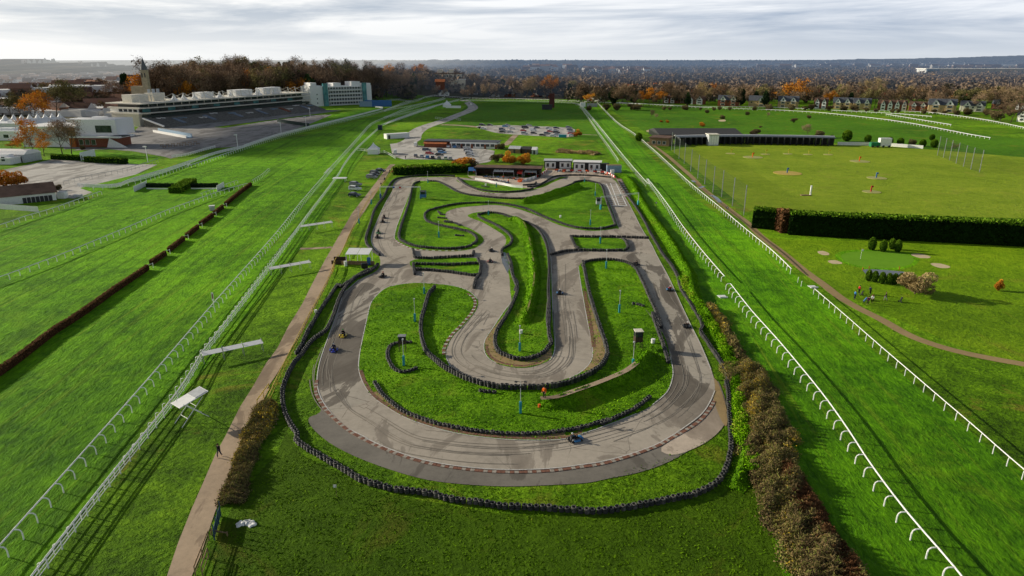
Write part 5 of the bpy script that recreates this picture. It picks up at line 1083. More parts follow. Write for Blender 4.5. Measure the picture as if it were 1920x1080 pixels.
q = G1('I 395,640'); t = thing('marker_flag', 'small white marker flag on a cane in the foreground field', 'flag', (*q, .02)); MB().cyl(0, 0, 0, 1.5, .025, 5).build('cane', WOOD, t); MB().box(-.1, 0, 1.25, .35, .02, .35).build('flag_cloth', WHITE, t)
q = G1('E 1385,790'); rs0 = np.random.RandomState(4); t = thing('rubbish_heap', 'crumpled white sacks dumped on the foreground grass', 'rubbish', (*q, .02))
for k in range(3):
    bm = bmesh.new(); bmesh.ops.create_icosphere(bm, subdivisions=3, radius=.45)
    for v in bm.verts: v.co *= 1 + .35 * math.sin(v.co.x * 9 + k) * math.cos(v.co.y * 8 + k * 2); v.co.z = abs(v.co.z) * .5
    me = bpy.data.meshes.new('sack'); bm.to_mesh(me); bm.free(); me.materials.append([WREND, LGREY, TAN and WREND][k]); link('sack', me, t, (k * .55 - .5, .2 * (k % 2), 0))
q = G1('E 1205,880'); r2 = G1('E 1240,745'); d = Vector(r2) - Vector(q); mb = MB(); mb.box(d.length / 2, 0, .1, d.length, .06, 1.0); 
for k in range(4): mb.box(d.length * k / 3, -.06, 0, .08, .08, 1.8)
tag(mb.build('windbreak', plain('faded_blue_mesh', (.05, .10, .15)), None, (*q, 0), math.atan2(d.y, d.x)), 'blue mesh windbreak at the end of the brown hedge', 'screen')
mb = MB(); a, b = G1('E 1190,850'), G1('E 1280,855'); mb.tube([(*a, .6), (*b, .35)], .07, 6); mb.tube([(*a, 0), (*a, .9)], .06, 6); mb.tube([(*b, 0), (*b, .5)], .06, 6); tag(mb.build('barrier_pole', WOOD), 'wooden pole barrier at the blue windbreak', 'barrier')
# shelter on the left
q = G1('T 1015,500'); t = thing('shelter', 'white canopied spectator shelter on the left bank of the circuit', 'shelter', (q[0], q[1] + 1.0, .05), -.03)
for x in (-2.6, 0, 2.6):
    for y in (-1.5, 1.5): MB().tube([(x, y, 0), (x, y, 2.5 + .35 * (y > 0))], .05, 6).build('post', WHITE, t)
for s in (-1, 1): o = MB().box(s * 1.36, 0, 0, 2.62, 3.6, .06).build('canopy', WHITE, t, (0, 0, 2.7)); o.rotation_euler = (.14, 0, 0)
mb = MB(); mb.box(0, -1.6, 0, 7.5, .08, .9); mb.box(0, -1.9, .4, 5, .35, .07); mb.build('railing', WOOD, t)
mb = MB(); mb.box(-4.6, -.2, 0, 3.0, 2.2, .25); mb.box(-4.6, .9, .25, 3.0, .1, .9); mb.box(-4.6, -1.2, .25, 3, .1, .6); mb.build('deck', DWOOD, t)
q = G1('T 1190,510'); tag(MB().box(0, 0, 0, .8, .6, 1.7).build('blue_drum', BLUE, None, (*q, .05), bevel=.1), 'blue plastic drum at the right end of the shelter', 'drum'); q = G1('T 1115,570'); tag(MB().box(0, 0, 0, 1.5, 1, 1.2).build('tarpaulin_box', BLACK, None, (*q, .05), .2, bevel=.2), 'black covered box in front of the shelter', 'box')
q = G1('T 795,530'); tag(MB().cyl(0, 0, 0, 1.1, .35, 12).build('water_barrel', WREND, None, (*q, .05)), 'white barrel left of the shelter', 'barrel')
# ------------------------------------------------------------------ buildings placed by their footprint
def frame(pl, pr):
    a, b = Vector(pl), Vector(pr); d = b - a; return a, d.length, math.atan2(d.y, d.x)
def hgt(px, py_top, base):
    return at(px, py_top, base[1])[2] - th(*base)
def px_of(s):
    k, p = s.split(); ox, oy, c = CR[k]; a, b = p.split(','); return ox + float(a) / c, oy + float(b) / c
def bl(name, label, sl, sr, top, cat='building', group=None, h=None):
    """front-left, front-right ground survey points and the top of the left corner -> thing with local frame (x along the front, y back), W, H"""
    a, W, ang = frame(G1(sl), G1(sr)); pt = px_of(top); H = h or hgt(pt[0], pt[1], (a.x, a.y))
    return thing(name, label, cat, (a.x, a.y, th(a.x, a.y)), ang, group), W, H
def wins(t, n, x0, x1, z, w, h, y=-.03, frame_=WHITE, label=None, glass=GLASS):
    for i in range(n):
        x = x0 + (x1 - x0) * (i + .5) / n
        f = MB(); f.box(x, y, z - .08, w + .2, .08, h + .16); fo = f.build('window', frame_, t); MB().box(x, y - .05, z, w, .04, h).build('pane', glass, fo)
# pit shed
t, W, H = bl('pit_shed', 'long dark flat roofed pit shed with open front', 'P 190,300', 'P 915,318', 'P 190,205', h=3.2)
mb = MB(); mb.box(W / 2, 6, 0, W, .2, H); mb.box(.1, 3, 0, .2, 6, H); mb.box(W - .1, 3, 0, .2, 6, H); mb.build('wall', DWOOD, t)
for k in range(9): MB().box(W * k / 8 * .98 + .2, 0, 0, .18, .18, H).build('post', BLACK, t)
MB().box(W / 2, 3, H, W + 1, 7.4, .35).build('roof', BRROOF, t); MB().box(W / 2, -.75, H - .25, W + 1.02, .12, .6).build('fascia', BLACK, t)
for l, a, b, m, tp in (('white canvas awning over the middle of the pit shed', 'P 400,298', 'P 628,302', WHITE, 1), ('red and white small awning on the pit shed', 'P 685,302', 'P 740,305', RED, 1), ('pale blue white awning at the right of the pit shed', 'P 752,305', 'P 890,310', LGREY, 1), ('dark blue gazebo at the left end of the pit shed', 'P 112,290', 'P 200,290', BLUE, 2)):
    t, W, H = bl('awning', l, a, b, 'P 400,240', 'awning', h=2.5); yy = -1.6; n = max(1, int(W / 3.5))
    for k in range(n): o = MB().box(W * (k + .5) / n, 0, 0, W / n * .97, 3.2, .05).build('canvas', m, t, (0, yy + .2, 2.6)); o.rotation_euler = (.32, 0, 0)
    for k in range(n + 1): MB().cyl(W * k / n, yy - 1.3, 0, 2.1, .04, 6).build('post', WHITE, t)
    if m is RED: MB().box(W / 2, yy - 1.45, 1.4, W, .05, .7).build('valance', RED, t)
# cabins
for l, a, b, rf in (('left white and black cabin block by the start straight', 'P 962,222', 'P 1270,226', LGREY), ('right white and black cabin block by the start straight', 'P 1287,238', 'P 1597,246', WREND)):
    t, W, H = bl('pit_cabin', l, a, b, 'P 962,150', h=3.4)
    MB().box(W / 2, 2.6, 0, W, 5, H).build('frame', BLACK, t); MB().box(W / 2, 2.6, H, W + .5, 6, .25).build('roof', rf, t)
    for x0, x1 in ((.03, .42), (.56, .97)):
        mb = MB(); mb.box(W * (x0 + x1) / 2, -.02, .35, W * (x1 - x0), .12, H - .75); mb.build('wall_panel', WREND, t); wins(t, 2, W * x0, W * x1, 1.1, .8, 1.3, -.12, DGREY)
    mb = MB(); mb.box(W / 2, -1.2, .2, W * .98, 2.0, .12); mb.build('veranda', WOOD, t)
t, W, H = bl('steel_container', 'grey steel container with a rusty roof at the right end of the cabins', 'P 1668,262', 'P 1830,262', 'P 1668,165', 'container', h=2.9); mb = MB(); mb.box(W / 2, 1.4, 0, W, 2.7, H)
for k in range(int(W / .4)): mb.box(.2 + k * .4, .04, .1, .12, .06, H - .2)
mb.build('shell', LBLUE, t); MB().box(W / 2, 1.4, H, W + .1, 2.8, .06).build('roof', WOOD, t)
t, W, H = bl('ticket_box', 'small white box beside the grey container', 'P 1712,288', 'P 1750,288', 'P 1712,240', 'kiosk', h=1.9); MB().box(W / 2, .7, 0, W, 1.3, H).build('cabin', WREND, t, bevel=.04); MB().box(W / 2, .7, H, W + .2, 1.5, .08).build('roof', LGREY, t)
t, W, H = bl('pit_store', 'dark store wall between the cabins and container', 'P 1600,240', 'P 1662,245', 'P 1600,180', 'shed', h=2.8); MB().box(W / 2, 1.5, 0, W, 3, H).build('wall', DGREY, t); MB().box(W / 2, 1.5, H, W + .2, 3.2, .12).build('roof', BLACK, t)
t, W, H = bl('blue_shed', 'pale blue grey shed against the dark hedge', 'J 163,672', 'J 280,668', 'J 163,615', 'shed', h=3.0); MB().box(W / 2, 1.4, 0, W, 2.8, H).build('wall', LBLUE, t); MB().box(W / 2, 1.4, H, W + .5, 3.4, .15).build('roof', WOOD, t); wins(t, 1, W * .6, W * .95, 1.2, 1.4, .9)
t, W, H = bl('trailer', 'white and red trailer parked below the dark hedge', 'J 403,655', 'J 490,657', 'J 403,630', 'trailer', h=1.7); MB().box(W / 2, 1, .3, W, 2, 1.2).build('body', WREND, t, bevel=.1); MB().box(W / 2, -.04, .35, W * .96, .06, .35).build('stripe', RED, t)
for x in (.3, .7): MB().tube([(W * x, -.05, .3), (W * x, .1, .3)], .3, 10).build('wheel', RUBBER, t)
# red/white pit barriers
def barrier(l, s, m1, m2, h=.8, step=1.6, w=.35):
    p = resample(smooth(tr(s), 3), step); mb = MB()
    for i, (a, b) in enumerate(zip(p, p[1:])): mb.box((a[0] + b[0]) / 2, (a[1] + b[1]) / 2, .08, step * .95, w, h, math.atan2(b[1] - a[1], b[0] - a[0]), m=[m1, m2][i % 2])
    tag(mb.build('pit_barrier'), l, 'barrier')
barrier('low white barrier along the front of the pit concrete', 'P 185,345 300,362 400,385 500,402 600,425 730,440', WREND, WREND); barrier('red and white barrier round the curved pit walkway', 'P 880,318 940,285 985,255 990,230', RED, WREND)
barrier('red and white barrier before the cabins and grid', 'P 1080,240 1200,245 1400,252 1600,262 1690,280 1750,315 1765,330', RED, WREND, .6); barrier('grey kerb wall between the pits and the tyre curve', 'P 720,370 780,350 880,320', LGREY, WREND)
for i, s in enumerate(('P 670,365', 'P 685,372', 'P 700,368', 'P 712,360')):
    q = G1(s); t = thing('stacked_cones', 'stack of orange cones by the front row of karts', 'cones', (*q, .09), group='orange cone stacks in the pits'); MB().box(0, 0, 0, .7, .7, .1).build('base', ORANGE, t); MB().cyl(0, 0, .1, 1.1, .32, 10, r2=.06).build('cone', ORANGE, t)
# clubhouse
t, W, H = bl('clubhouse', 'long low clubhouse with white walls and brick piers', 'J 300,465', 'J 848,478', 'J 300,420', h=3.1)
MB().box(W * .68, 4, 0, W * .64, 7.8, H).build('wall', WREND, t); MB().box(W * .16, 4, 0, W * .32, 7, H * .85).build('wall', BRICK, t)
MB().box(W * .5, 5, H, W + 1, 9, .35).build('roof', DROOF, t)
o = MB().extr([(-1.4, 0), (2.6, 1.2), (2.6, 1.0), (-1.4, -.15)], 0, 1).xf(Matrix.Rotation(math.pi / 2, 4, 'Z') @ Matrix.Scale(W * .32, 4, (0, 1, 0))).build('tiled_roof', ORROOF, t, (W * .32, 0, 2.2))
for x in (.36, .52, .66, .84, .985): MB().box(W * x, -.05, 0, 1.0, .3, H * .7).build('brick_pier', BRICK, t)
wins(t, 9, W * .38, W * .97, 1.0, 2.0, 1.4)
for l, a, b, m, r_ in (('grey roofed shed left of the orange trees', 'J 935,508', 'J 1020,512', WOOD, LGREY), ('dark shed with pitched roof behind the orange trees', 'J 1035,512', 'J 1095,514', DWOOD, DGREY), ('pale box shed right of the orange trees', 'J 1108,518', 'J 1144,519', LGREY, WREND)):
    t, W, H = bl('garden_shed', l, a, b, 'J 935,480', 'shed', h=3.2); MB().box(W / 2, 2, 0, W, 4, 2.2).build('wall', m, t)
    MB().extr([(-2.4, 0), (0, 1.2), (2.4, 0)], 0, W + .3).xf(Matrix.Rotation(-math.pi / 2, 4, 'Z')).build('roof', r_, t, (-.15, 2, 2.2)); MB().box(W / 2, -.03, 0, .9, .06, 1.9).build('door', DGREY, t)
t, W, H = bl('white_container', 'long white container beside the access road', 'J 22,404', 'J 192,392', 'J 22,376', 'container', h=2.8); MB().box(W / 2, 2, 0, W, 4, H).build('shell', WREND, t, bevel=.05); MB().box(1.5, -.04, 0, 1.2, .08, 2.1).build('door', DGREY, t)
def tent(l, s, w, h1, h2, m=WHITE):
    q = G1(s); t = thing('marquee', l, 'tent', (q[0], q[1] + w / 2, th(*q))); hw = w / 2
    MB().box(0, 0, 0, w * .97, w * .97, h1).build('wall', m, t)
    mb = MB(); n = 5; rings = [(hw * 1.04 * (1 - k / n) ** 1.5 + .12, h1 + (h2 - h1) * (k / n)) for k in range(n + 1)]
    for r_, z in rings: mb.v += [(-r_, -r_, z), (r_, -r_, z), (r_, r_, z), (-r_, r_, z)]
    for k in range(n):
        for j in range(4): mb.f.append((4 * k + j, 4 * k + (j + 1) % 4, 4 * k + 4 + (j + 1) % 4, 4 * k + 4 + j))
    mb.f.append((4 * n, 4 * n + 1, 4 * n + 2, 4 * n + 3)); mb.m = [0] * len(mb.f); mb.build('roof', m, t)
tent('white pyramid marquee beside the white crowd fence', 'L 1357,838', 5.2, 2.3, 5.4); tent('small white pyramid tent on the far bend', 'J 470,165', 7.5, 2.2, 6.5); q = G1('J 520,170'); tag(MB().box(0, 0, 0, 14, 2, 2).build('tent_screen', WHITE, None, (*q, 0)), 'low white screen beside the far pyramid tent', 'screen')
q = G1('L 1412,655'); t = thing('fence_cabin', 'dark blue cabin on the crowd fence at the bend', 'cabin', (*q, 0)); MB().box(0, 0, 0, 2.6, 2.6, 3.0).build('wall', plain('navy_panel', (.02, .04, .07)), t, bevel=.05); MB().box(0, 0, 3.0, 2.9, 2.9, .15).build('roof', DGREY, t)
q = G1('L 1110,1040'); tag(MB().box(0, 0, 1.2, 5, 3, .15).box(-2.2, -1.2, 0, .12, .12, 1.2).box(2.2, -1.2, 0, .12, .12, 1.2).box(2.2, 1.2, 0, .12, .12, 1.2).box(-2.2, 1.2, 0, .12, .12, 1.2).build('fence_table', WHITE, None, (*q, 0)), 'white topped stand on the crowd fence above the parked cars', 'stand')
q = G1('J 1258,168'); t = thing('screen_tower', 'tall dark red board tower in the far meadow', 'tower', (*q, 0)); MB().box(0, 0, 0, 5, 1.2, 13).build('board', plain('maroon_board', (.11, .035, .03), .8), t); MB().tube([(-2, 2, 0), (-2, .7, 12)], .25, 6).tube([(2, 2, 0), (2, .7, 12)], .25, 6).build('strut', BLACK, t)
q = G1('J 1223,182'); t = thing('meadow_cabin', 'dark box cabin left of the red board tower', 'cabin', (*q, 0)); MB().box(0, 0, 0, 9, 4, 4).build('wall', plain('dark_cladding', (.05, .055, .06), .8), t); MB().box(0, 0, 4, 10, 5, .4).build('roof', DGREY, t)
q = G1('J 1490,160'); t = thing('starter_cabin', 'white starter cabin where the two straight rails split', 'cabin', (*q, 0)); MB().box(0, 0, 0, 5, 4, 4).build('wall', WREND, t); MB().box(9, 0, 0, 10, 3, 3).build('stall', GREY, t)
# ------------------------------------------------------------------ grandstand
F0, F1 = Vector((-250, 475)), Vector((-184, 643)); U = (F1 - F0); LG = 142; ang = math.atan2(U.y, U.x) - math.pi / 2
GS = thing('grandstand', 'long grandstand with a flat cream roof, glazed tiers and concrete terraces', 'grandstand', (F0.x, F0.y, 0), ang); GS.scale = (.9, 1.27, .69)
MB().box(-18, LG / 2, 21.2, 37, LG, 1.1).build('roof', CREAM, GS, bevel=.1)
MB().box(-17, LG / 2, 6, 20, LG - 4, 15.1).build('core', plain('dark_concrete', (.13, .125, .11), .9), GS)
MB().box(-2.2, LG / 2, 17.2, 8, LG - 1, .8).build('balcony', CREAM, GS); MB().box(.2, LG / 2, 12.6, 7, LG - 1, .6).build('balcony', CREAM, GS)
for k in range(24):
    y = 3 + (LG - 6) * (k + .5) / 24
    MB().box(-6.4, y, 18.0, .3, (LG - 6) / 24 * .86, 3.1).build('upper_glazing', GLASS, GS); MB().box(-4.6, y, 13.2, .3, (LG - 6) / 24 * .88, 3.9).build('lower_glazing', TGLASS if k % 3 == 0 else GLASS, GS)
    MB().tube([(-6, y + 2.8, 13), (-6, y + 2.8, 21.2)], .25, 6).build('column', CREAM, GS)
    o = MB().box(1.5, y, 0, 4.5, (LG - 6) / 24 * .8, .3).build('stand_window', plain('dark_green_glass', (.015, .06, .05), .15, .8) if k == 0 else bpy.data.materials['dark_green_glass'], GS, (0, 0, 10.8)); o.rotation_euler = (0, R(28), 0) if False else (0, 0, 0)
MB().box(-1, LG / 2, 8.5, 6, LG - 4, 2.3).build('concourse', plain('concourse_dark', (.06, .075, .07), .7), GS)
TERR = plain('terrace_concrete', (.20, .19, .17), .9, var=.25, vs=.6); mb = MB(); nst = 16
for k in range(nst): mb.box(2.5 + 19 * (k + .5) / nst, LG / 2 - 2, 0 - 1, 19 / nst, LG - 2, 1 + 8.0 * (1 - k / nst) + 1.2 * (k / nst))
mb.build('terrace', TERR, GS)
rsx = random.Random(5)
for k in range(11): mb = MB(); y = 6 + k * 12.6; mb.box(6 + (k % 3) * 3, y, 7.2 - (k % 3) * 1.2, 5, .12, 1.0); mb.box(6 + (k % 3) * 3, y + 3, 7.2 - (k % 3) * 1.2, 5, .12, 1.0); mb.build('stair_rail', LBLUE if k % 3 == 1 else WREND, GS)
for k in range(6):
    y = 15 + k * 22; o = MB().box(0, 0, 0, 12, 2.6, .9).build('stair', plain('stair_blue_grey', (.22, .26, .32)) if k == 0 else (bpy.data.materials['stair_blue_grey'] if k != 4 else BRICK), GS, (13, y, 4.2)); o.rotation_euler = (0, R(20), 0)
for l, (y0, dy, x, dx, hh, m) in enumerate([(4, 11, -20, 10, 5.5, CREAM), (18, 8, -19, 9, 6.0, CREAM), (50, 10, -16, 9, 4.6, WREND), (78, 15, -15, 10, 5.0, WREND), (103, 7, -14, 9, 5.5, WREND), (111, 9, -14, 9, 5.7, WREND)]):
    MB().box(x, y0 + dy / 2, 22.3, dx, dy, hh * 1.35).build('plant_room', m, GS, bevel=.05)
for k in range(5): MB().cyl(-20 + (k % 2) * 2.5, 19 + k * 1.5, 30, 34, .9, 8).build('roof_tank', LGREY, GS)
for k, y in enumerate((29, 36, 44, 64, 73, 97, 99)): 
    mb = MB(); mb.tube([(-10, y, 22.3), (-10, y, 25)], [2.8, 1.2], 8); mb.tube([(-10, y, 25), (-10, y, 29)], [1.2, .1], 8); mb.build('canopy_cone', WHITE, GS)
for k in range(19):
    y = 3 + k * 7.6; mb = MB(); mb.tube([(-5, y, 22.3), (-6, y, 29.5)], .3, 5); mb.tube([(-6, y, 29.5), (-1, y + 3.8, 22.4)], .14, 4); mb.tube([(-6, y, 29.5), (-22, y, 22.4)], .14, 4); mb.tube([(-6, y, 29.5), (-6, y + 7.6, 22.6)], .14, 4); mb.build('mast', CREAM, GS)
# near end elevation
mb = MB(); mb.box(-17, -.1, 17.0, 33, 2, 1.4); mb.box(-17, -.6, 12.2, 34, 3, 1.3); mb.build('end_balcony', CREAM, GS); mb = MB(); mb.box(-19, .8, 13.4, 28, 1, 3.6); mb.build('end_wall', WREND, GS)
for k in range(4): MB().box(-22 + k * 5, .2, 14, 3.4, .3, 2.4).build('end_window', GLASS, GS)
MB().box(-18, 4, 0, 28, 8, 12.2).build('end_block', CREAM, GS)
o = MB().box(0, 0, 0, 21, 1.0, 1.2).build('stair_wall', WREND, GS, (12, -1.5, 4.6)); o.rotation_euler = (0, R(19), 0)
# ramp tunnels on terrace foot
for l, a, b in (('pale blue sunken stair ramp at the foot of the terrace', 'K 1170,670', 'K 1420,715'),):
    A_, B_ = Vector(G1(a)), Vector(G1(b)); d = B_ - A_; t = thing('ramp', l, 'ramp', (*((A_ + B_) / 2), th(*((A_ + B_) / 2))), math.atan2(d.y, d.x)); MB().box(0, -1.6, 0, d.length, .4, 1.5).build('side_wall', WREND, t); MB().box(0, 1.6, 0, d.length, .4, 2.4).build('side_wall', LBLUE, t); MB().box(0, 0, 0, d.length, 3, .4).build('floor', LBLUE, t)
# white end building
a, b = (-194, 681), (-143, 722); A_, W, an = frame(a, b); zb = 0
WB = thing('white_hotel_block', 'white five storey block with balconies and teal glass towers beyond the grandstand', 'building', (a[0], a[1], zb), an); H = 21
MB().box(W / 2, 11, 0, W, 22, H - 2.6).build('wall', WREND, WB)
for x0, w_, hh in ((0, 11, -.2), (1.5, 6, 2.4), (W - 6, 6, 1.0), (W * .68, 9, 2.8), (W * .38, 8, 1.8)): MB().box(x0 + w_ / 2, 8.5, H - 2.6, w_, 15, 1.2 + hh).build('roof_block', WREND, WB)
for x0, w_ in ((W * .20, 4.6), (W * .84, 4.2)): MB().box(x0 + w_ / 2, -.7, 0, w_, 2.2, H + .3).build('glass_tower', TGLASS, WB)
x0, x1 = W * .29, W * .83
for f_ in range(5):
    z = .5 + f_ * 3.5; MB().box((x0 + x1) / 2, -.9, z, x1 - x0, 1.9, .35).build('balcony', WREND, WB); MB().box((x0 + x1) / 2, .2, z + .35, x1 - x0, .5, 2.5).build('balcony_glazing', GLASS, WB)
    for k in range(12): MB().box(x0 + (x1 - x0) * (k + .5) / 12, -.3, z + .35, .35, .8, 2.6).build('fin', WREND, WB)
    MB().box((x0 + x1) / 2, -1.8, z + .3, x1 - x0, .08, .9).build('balcony_rail', LGREY, WB)
for k in range(3): MB().box(7, -.05, 2.5 + k * 4, .9, .15, 1.2).build('window', GLASS, WB)
MB().box(-.05, 9, 1, .2, 7, 4).build('side_window', GLASS, WB)
q = G1('L 1395,480'); t = thing('blue_hoarding', 'blue hoarding beside the white block', 'hoarding', (q[0], q[1] + 2, th(*q))); MB().box(0, 0, 0, 26, .5, 6).build('panel', BLUE, t); MB().box(-12, -.6, 0, 12, .5, 5).build('panel', LBLUE, t)
q1, q2 = G1('L 640,595'), G1('L 880,630'); tag(MB().box(0, 0, 0, math.dist(q1, q2), .5, 2.2).build('dark_barrier', plain('bottle_green', (.01, .04, .035)), None, ((q1[0] + q2[0]) / 2, (q1[1] + q2[1]) / 2, th(*q1) * .7), math.atan2(q2[1] - q1[1], q2[0] - q1[0])), 'dark green barrier line across the apron', 'barrier')
# white pavilion left of the stand
q = at(60, 262, 372); WP = thing('pavilion', 'modern white pavilion with a brick lower floor left of the grandstand', 'building', (q[0], 366, 0), R(-3))
MB().box(14, 9, 0, 28, 20, 10.0).build('wing', WREND, WP); MB().box(14, 9, 10, 30, 22, .5).build('wing_roof', WREND, WP); MB().box(27.4, -1.2, 0, 3, 1.4, 10).build('brick_panel', plain('rust_panel', (.45, .14, .03), .8), WP)
MB().box(14, -1.1, 3, 24, .4, 5.5).build('cladding', LGREY, WP)
MB().box(39, 10, 5.8, 22, 16, 8.0).build('upper_hall', WREND, WP, bevel=.1); MB().box(38, 6, 0, 24, 14, 5).build('lower_hall', BRICK, WP); MB().box(40, 3, 5, 29, 14, .8).build('terrace_slab', WREND, WP)
MB().box(43, 1.9, 7.2, 8.5, .3, 3.6).build('window', GLASS, WP); wins(WP, 3, 30, 40, 1.2, 2.2, 2.6, -1.1)
o = MB().prism([(0, 0), (11, 0), (2, 4.8)], 0, .5).xf(Matrix.Rotation(math.pi / 2, 4, 'X')).build('gable_wall', WREND, WP, (46, -2, 0))
MB().box(52, 1, 5.5, 7, 6, .4).build('deck', DGREY, WP)
# car-park shed, marquees, barn
t, W, H = bl('arched_shed', 'white arched shed beside the empty car park', 'K -120,895', 'K 190,900', 'K 0,810', 'shed', h=5.0); prof = [(0, 0), (0, 3.4), (2, 4.7), (5, 5.3), (8, 4.7), (10, 3.4), (10, 0)]
MB().extr(prof, 0, W).xf(Matrix.Rotation(-math.pi / 2, 4, 'Z')).build('shell', LGREY, t, (0, 10, 0)); MB().extr([(a - .1 if a < 5 else a + .1, b + .12) for a, b in prof[1:-1]] , -.3, W + .3).xf(Matrix.Rotation(-math.pi / 2, 4, 'Z')).build('roof', WREND, t, (0, 10, 0))
for k in range(3): MB().box(W - 6 + k * 2, -.05, 0, 1.5, .12, 3).build('door', DGREY, t)
def longtent(l, a, b, y, d, h):
    A_ = at(a[0], a[1], y); B_ = at(b[0], b[1], y + 25); Wd = math.dist(A_[:2], B_[:2]); z0 = th(A_[0], A_[1])
    t = thing('long_marquee', l, 'tent', (A_[0], A_[1], z0), math.atan2(B_[1] - A_[1], B_[0] - A_[0])); MB().box(Wd / 2, d / 2, 0, Wd, d, h * .62).build('wall', LGREY, t); MB().extr([(-d * .56, 0), (0, h * .38), (d * .56, 0)], -.5, Wd + .5).xf(Matrix.Rotation(-math.pi / 2, 4, 'Z')).build('roof', WREND, t, (0, d / 2, h * .62))
longtent('long white marquee behind the pavilion', (45, 232), (124, 222), 430, 14, 8); longtent('white marquee at the left edge beyond the pavilion', (-40, 245), (35, 238), 420, 12, 6)
for i, px_ in enumerate((8, 25, 40, 55, 70, 84, 98, 112)): q = at(px_, 216, 470 + i * 2); t = thing('pagoda_tent', 'white pagoda tent in the row behind the long marquee', 'tent', (q[0], q[1], 0), group='white pagoda tents behind the marquee'); MB().box(0, 0, 0, 6, 6, 4).build('wall', WREND, t); MB().tube([(0, 0, 4), (0, 0, 6), (0, 0, 8.5)], [4.4, 1.6, .1], 8).build('roof', WHITE, t)
t, W, H = bl('barn', 'brown roofed barn with white walls at the left edge', 'H -60,205', 'H 320,165', 'H 0,140', 'barn', h=3.0); D_ = 13
MB().box(W / 2, D_ / 2, 0, W, D_, 2.6).build('wall', WREND, t); MB().extr([(-D_ * .55, 0), (0, 2.6), (D_ * .55, 0)], -.6, W + .6).xf(Matrix.Rotation(-math.pi / 2, 4, 'Z')).build('roof', BRROOF, t, (0, D_ / 2, 2.6))
for k in range(7): MB().box(W * (.52 + k * .065), -.05, 0, 1.0, .12, 1.8).build('door', DGREY, t)
wpanel('slatted_fence', 'white slatted fence in front of the brown roofed barn', G1('H -200,200'), G1('H 218,232'), 1.6, WREND)
q = G1('H 355,155'); tag(MB().box(0, 0, 0, 2.6, 2, 2.2).build('white_trailer', WREND, None, (*q, 0), bevel=.1), 'small white trailer at the right end of the barn', 'trailer'); q = G1('H 440,150'); tag(MB().box(0, 0, 0, 3, 1.4, 1.0).build('water_bowser', LGREY, None, (*q, 0), bevel=.3), 'pale bowser beside the barn trailer', 'bowser')
# benches on the apron
for i in range(14):
    r_, c_ = divmod(i, 7); q = G1('K %d,%d' % (1215 + c_ * 42 + r_ * 20, 778 + r_ * 14 - c_ * 4)); t = thing('picnic_bench', 'wooden picnic bench in the double row on the apron', 'bench', (*q, th(*q) + .3), .3, 'picnic benches on the grandstand apron'); mb = MB(); mb.box(0, 0, .7, 1.8, .8, .06).build('table_top', WOOD, t)
    for s in (-1, 1): MB().box(0, s * .7, .42, 1.8, .28, .05).build('seat', WOOD, t)
    mb = MB(); mb.box(-.6, 0, 0, .1, 1.5, .42); mb.box(.6, 0, 0, .1, 1.5, .42); mb.box(-.6, 0, .42, .1, .3, .3); mb.box(.6, 0, .42, .1, .3, .3); mb.build('leg_frame', WOOD, t)
for i, (s, l) in enumerate((('K 1785,795', 'nearest'), ('L 670,690', 'middle'), ('L 857,635', 'farthest'), ('L 887,560', 'upper'), ('K 1110,900', 'car park'))):
    q = G1(s); t = thing('lamp_standard', 'white lamp standard, the %s one along the grandstand fence' % l, 'lamp', (*q, th(*q)), group='lamps along the grandstand fence'); MB().cyl(0, 0, 0, 7, .14, 6).build('pole', WHITE, t); MB().box(-.4, 0, 6.8, 1.4, .8, .5).build('light_head', WREND, t)
# ------------------------------------------------------------------ driving range
a, b = G1('V 200,130'), G1('V 440,142')
t, W, H = bl('range_clubhouse', 'brown flat roofed clubhouse at the left end of the driving range', 'V 170,150', 'V 335,158', 'V 170,90', h=4); MB().box(W / 2, 6, 0, W, 12, H).build('wall', WOOD, t); MB().box(W / 2, 6, H, W + 1, 13, .4).build('roof', BRROOF, t); wins(t, 3, 1, W - 1, 1, 1.6, 1.5)
t, W, H = bl('range_hall', 'wide low dark roofed hall behind the driving bays', 'V 250,92', 'V 970,92', 'V 250,60', h=2.4); MB().box(W / 2, 15, 0, W, 30, H).build('wall', BLACK, t); MB().extr([(-16, 0), (0, 2.2), (16, 0)], 0, W).xf(Matrix.Rotation(-math.pi / 2, 4, 'Z')).build('roof', DGREY, t, (0, 15, H))
bp = resample(smooth(tr('V 420,148 700,142 1000,140 1300,144 1600,150 1790,156'), 4), 3.2)
t = thing('driving_bays', 'long curved row of dark driving bays with a pale roof edge', 'building', (*bp[0], 0)); ox, oy = bp[0]; wl = MB(); rf = MB(); ps = MB(); ed = MB()
for i, (p, q) in enumerate(zip(bp, bp[1:])):
    an = math.atan2(q[1] - p[1], q[0] - p[0]); mx, my = (p[0] + q[0]) / 2 - ox, (p[1] + q[1]) / 2 - oy; nx, ny = -math.sin(an), math.cos(an)
    wl.box(mx + nx * 4.5, my + ny * 4.5, 0, 3.25, .3, 4, an); rf.box(mx + nx * 2.5, my + ny * 2.5, 4.0, 3.3, 6.2, .3, an); ed.box(mx + nx * 5.8, my + ny * 5.8, 4.2, 3.3, .8, .5, an)
    if i < 95: MB().box(mx - 1.6 * math.cos(an), my - 1.6 * math.sin(an), 0, .22, 3.6, 4, an).build('bay_divider', DGREY, t)
wl.build('back_wall', BLACK, t); rf.build('roof', plain('slate_blue_roof', (.10, .12, .145), .6), t); ed.build('roof_edge', WREND, t)
t, W, H = bl('range_office', 'pale grey panelled office in the middle of the driving bays', 'V 675,150', 'V 760,150', 'V 675,88', 'office', h=5.5); MB().box(W / 2, 2.5, 0, W, 6, H).build('wall', LGREY, t); MB().box(W / 2, 2.5, H, W + .8, 7, .4).build('roof', CREAM, t)
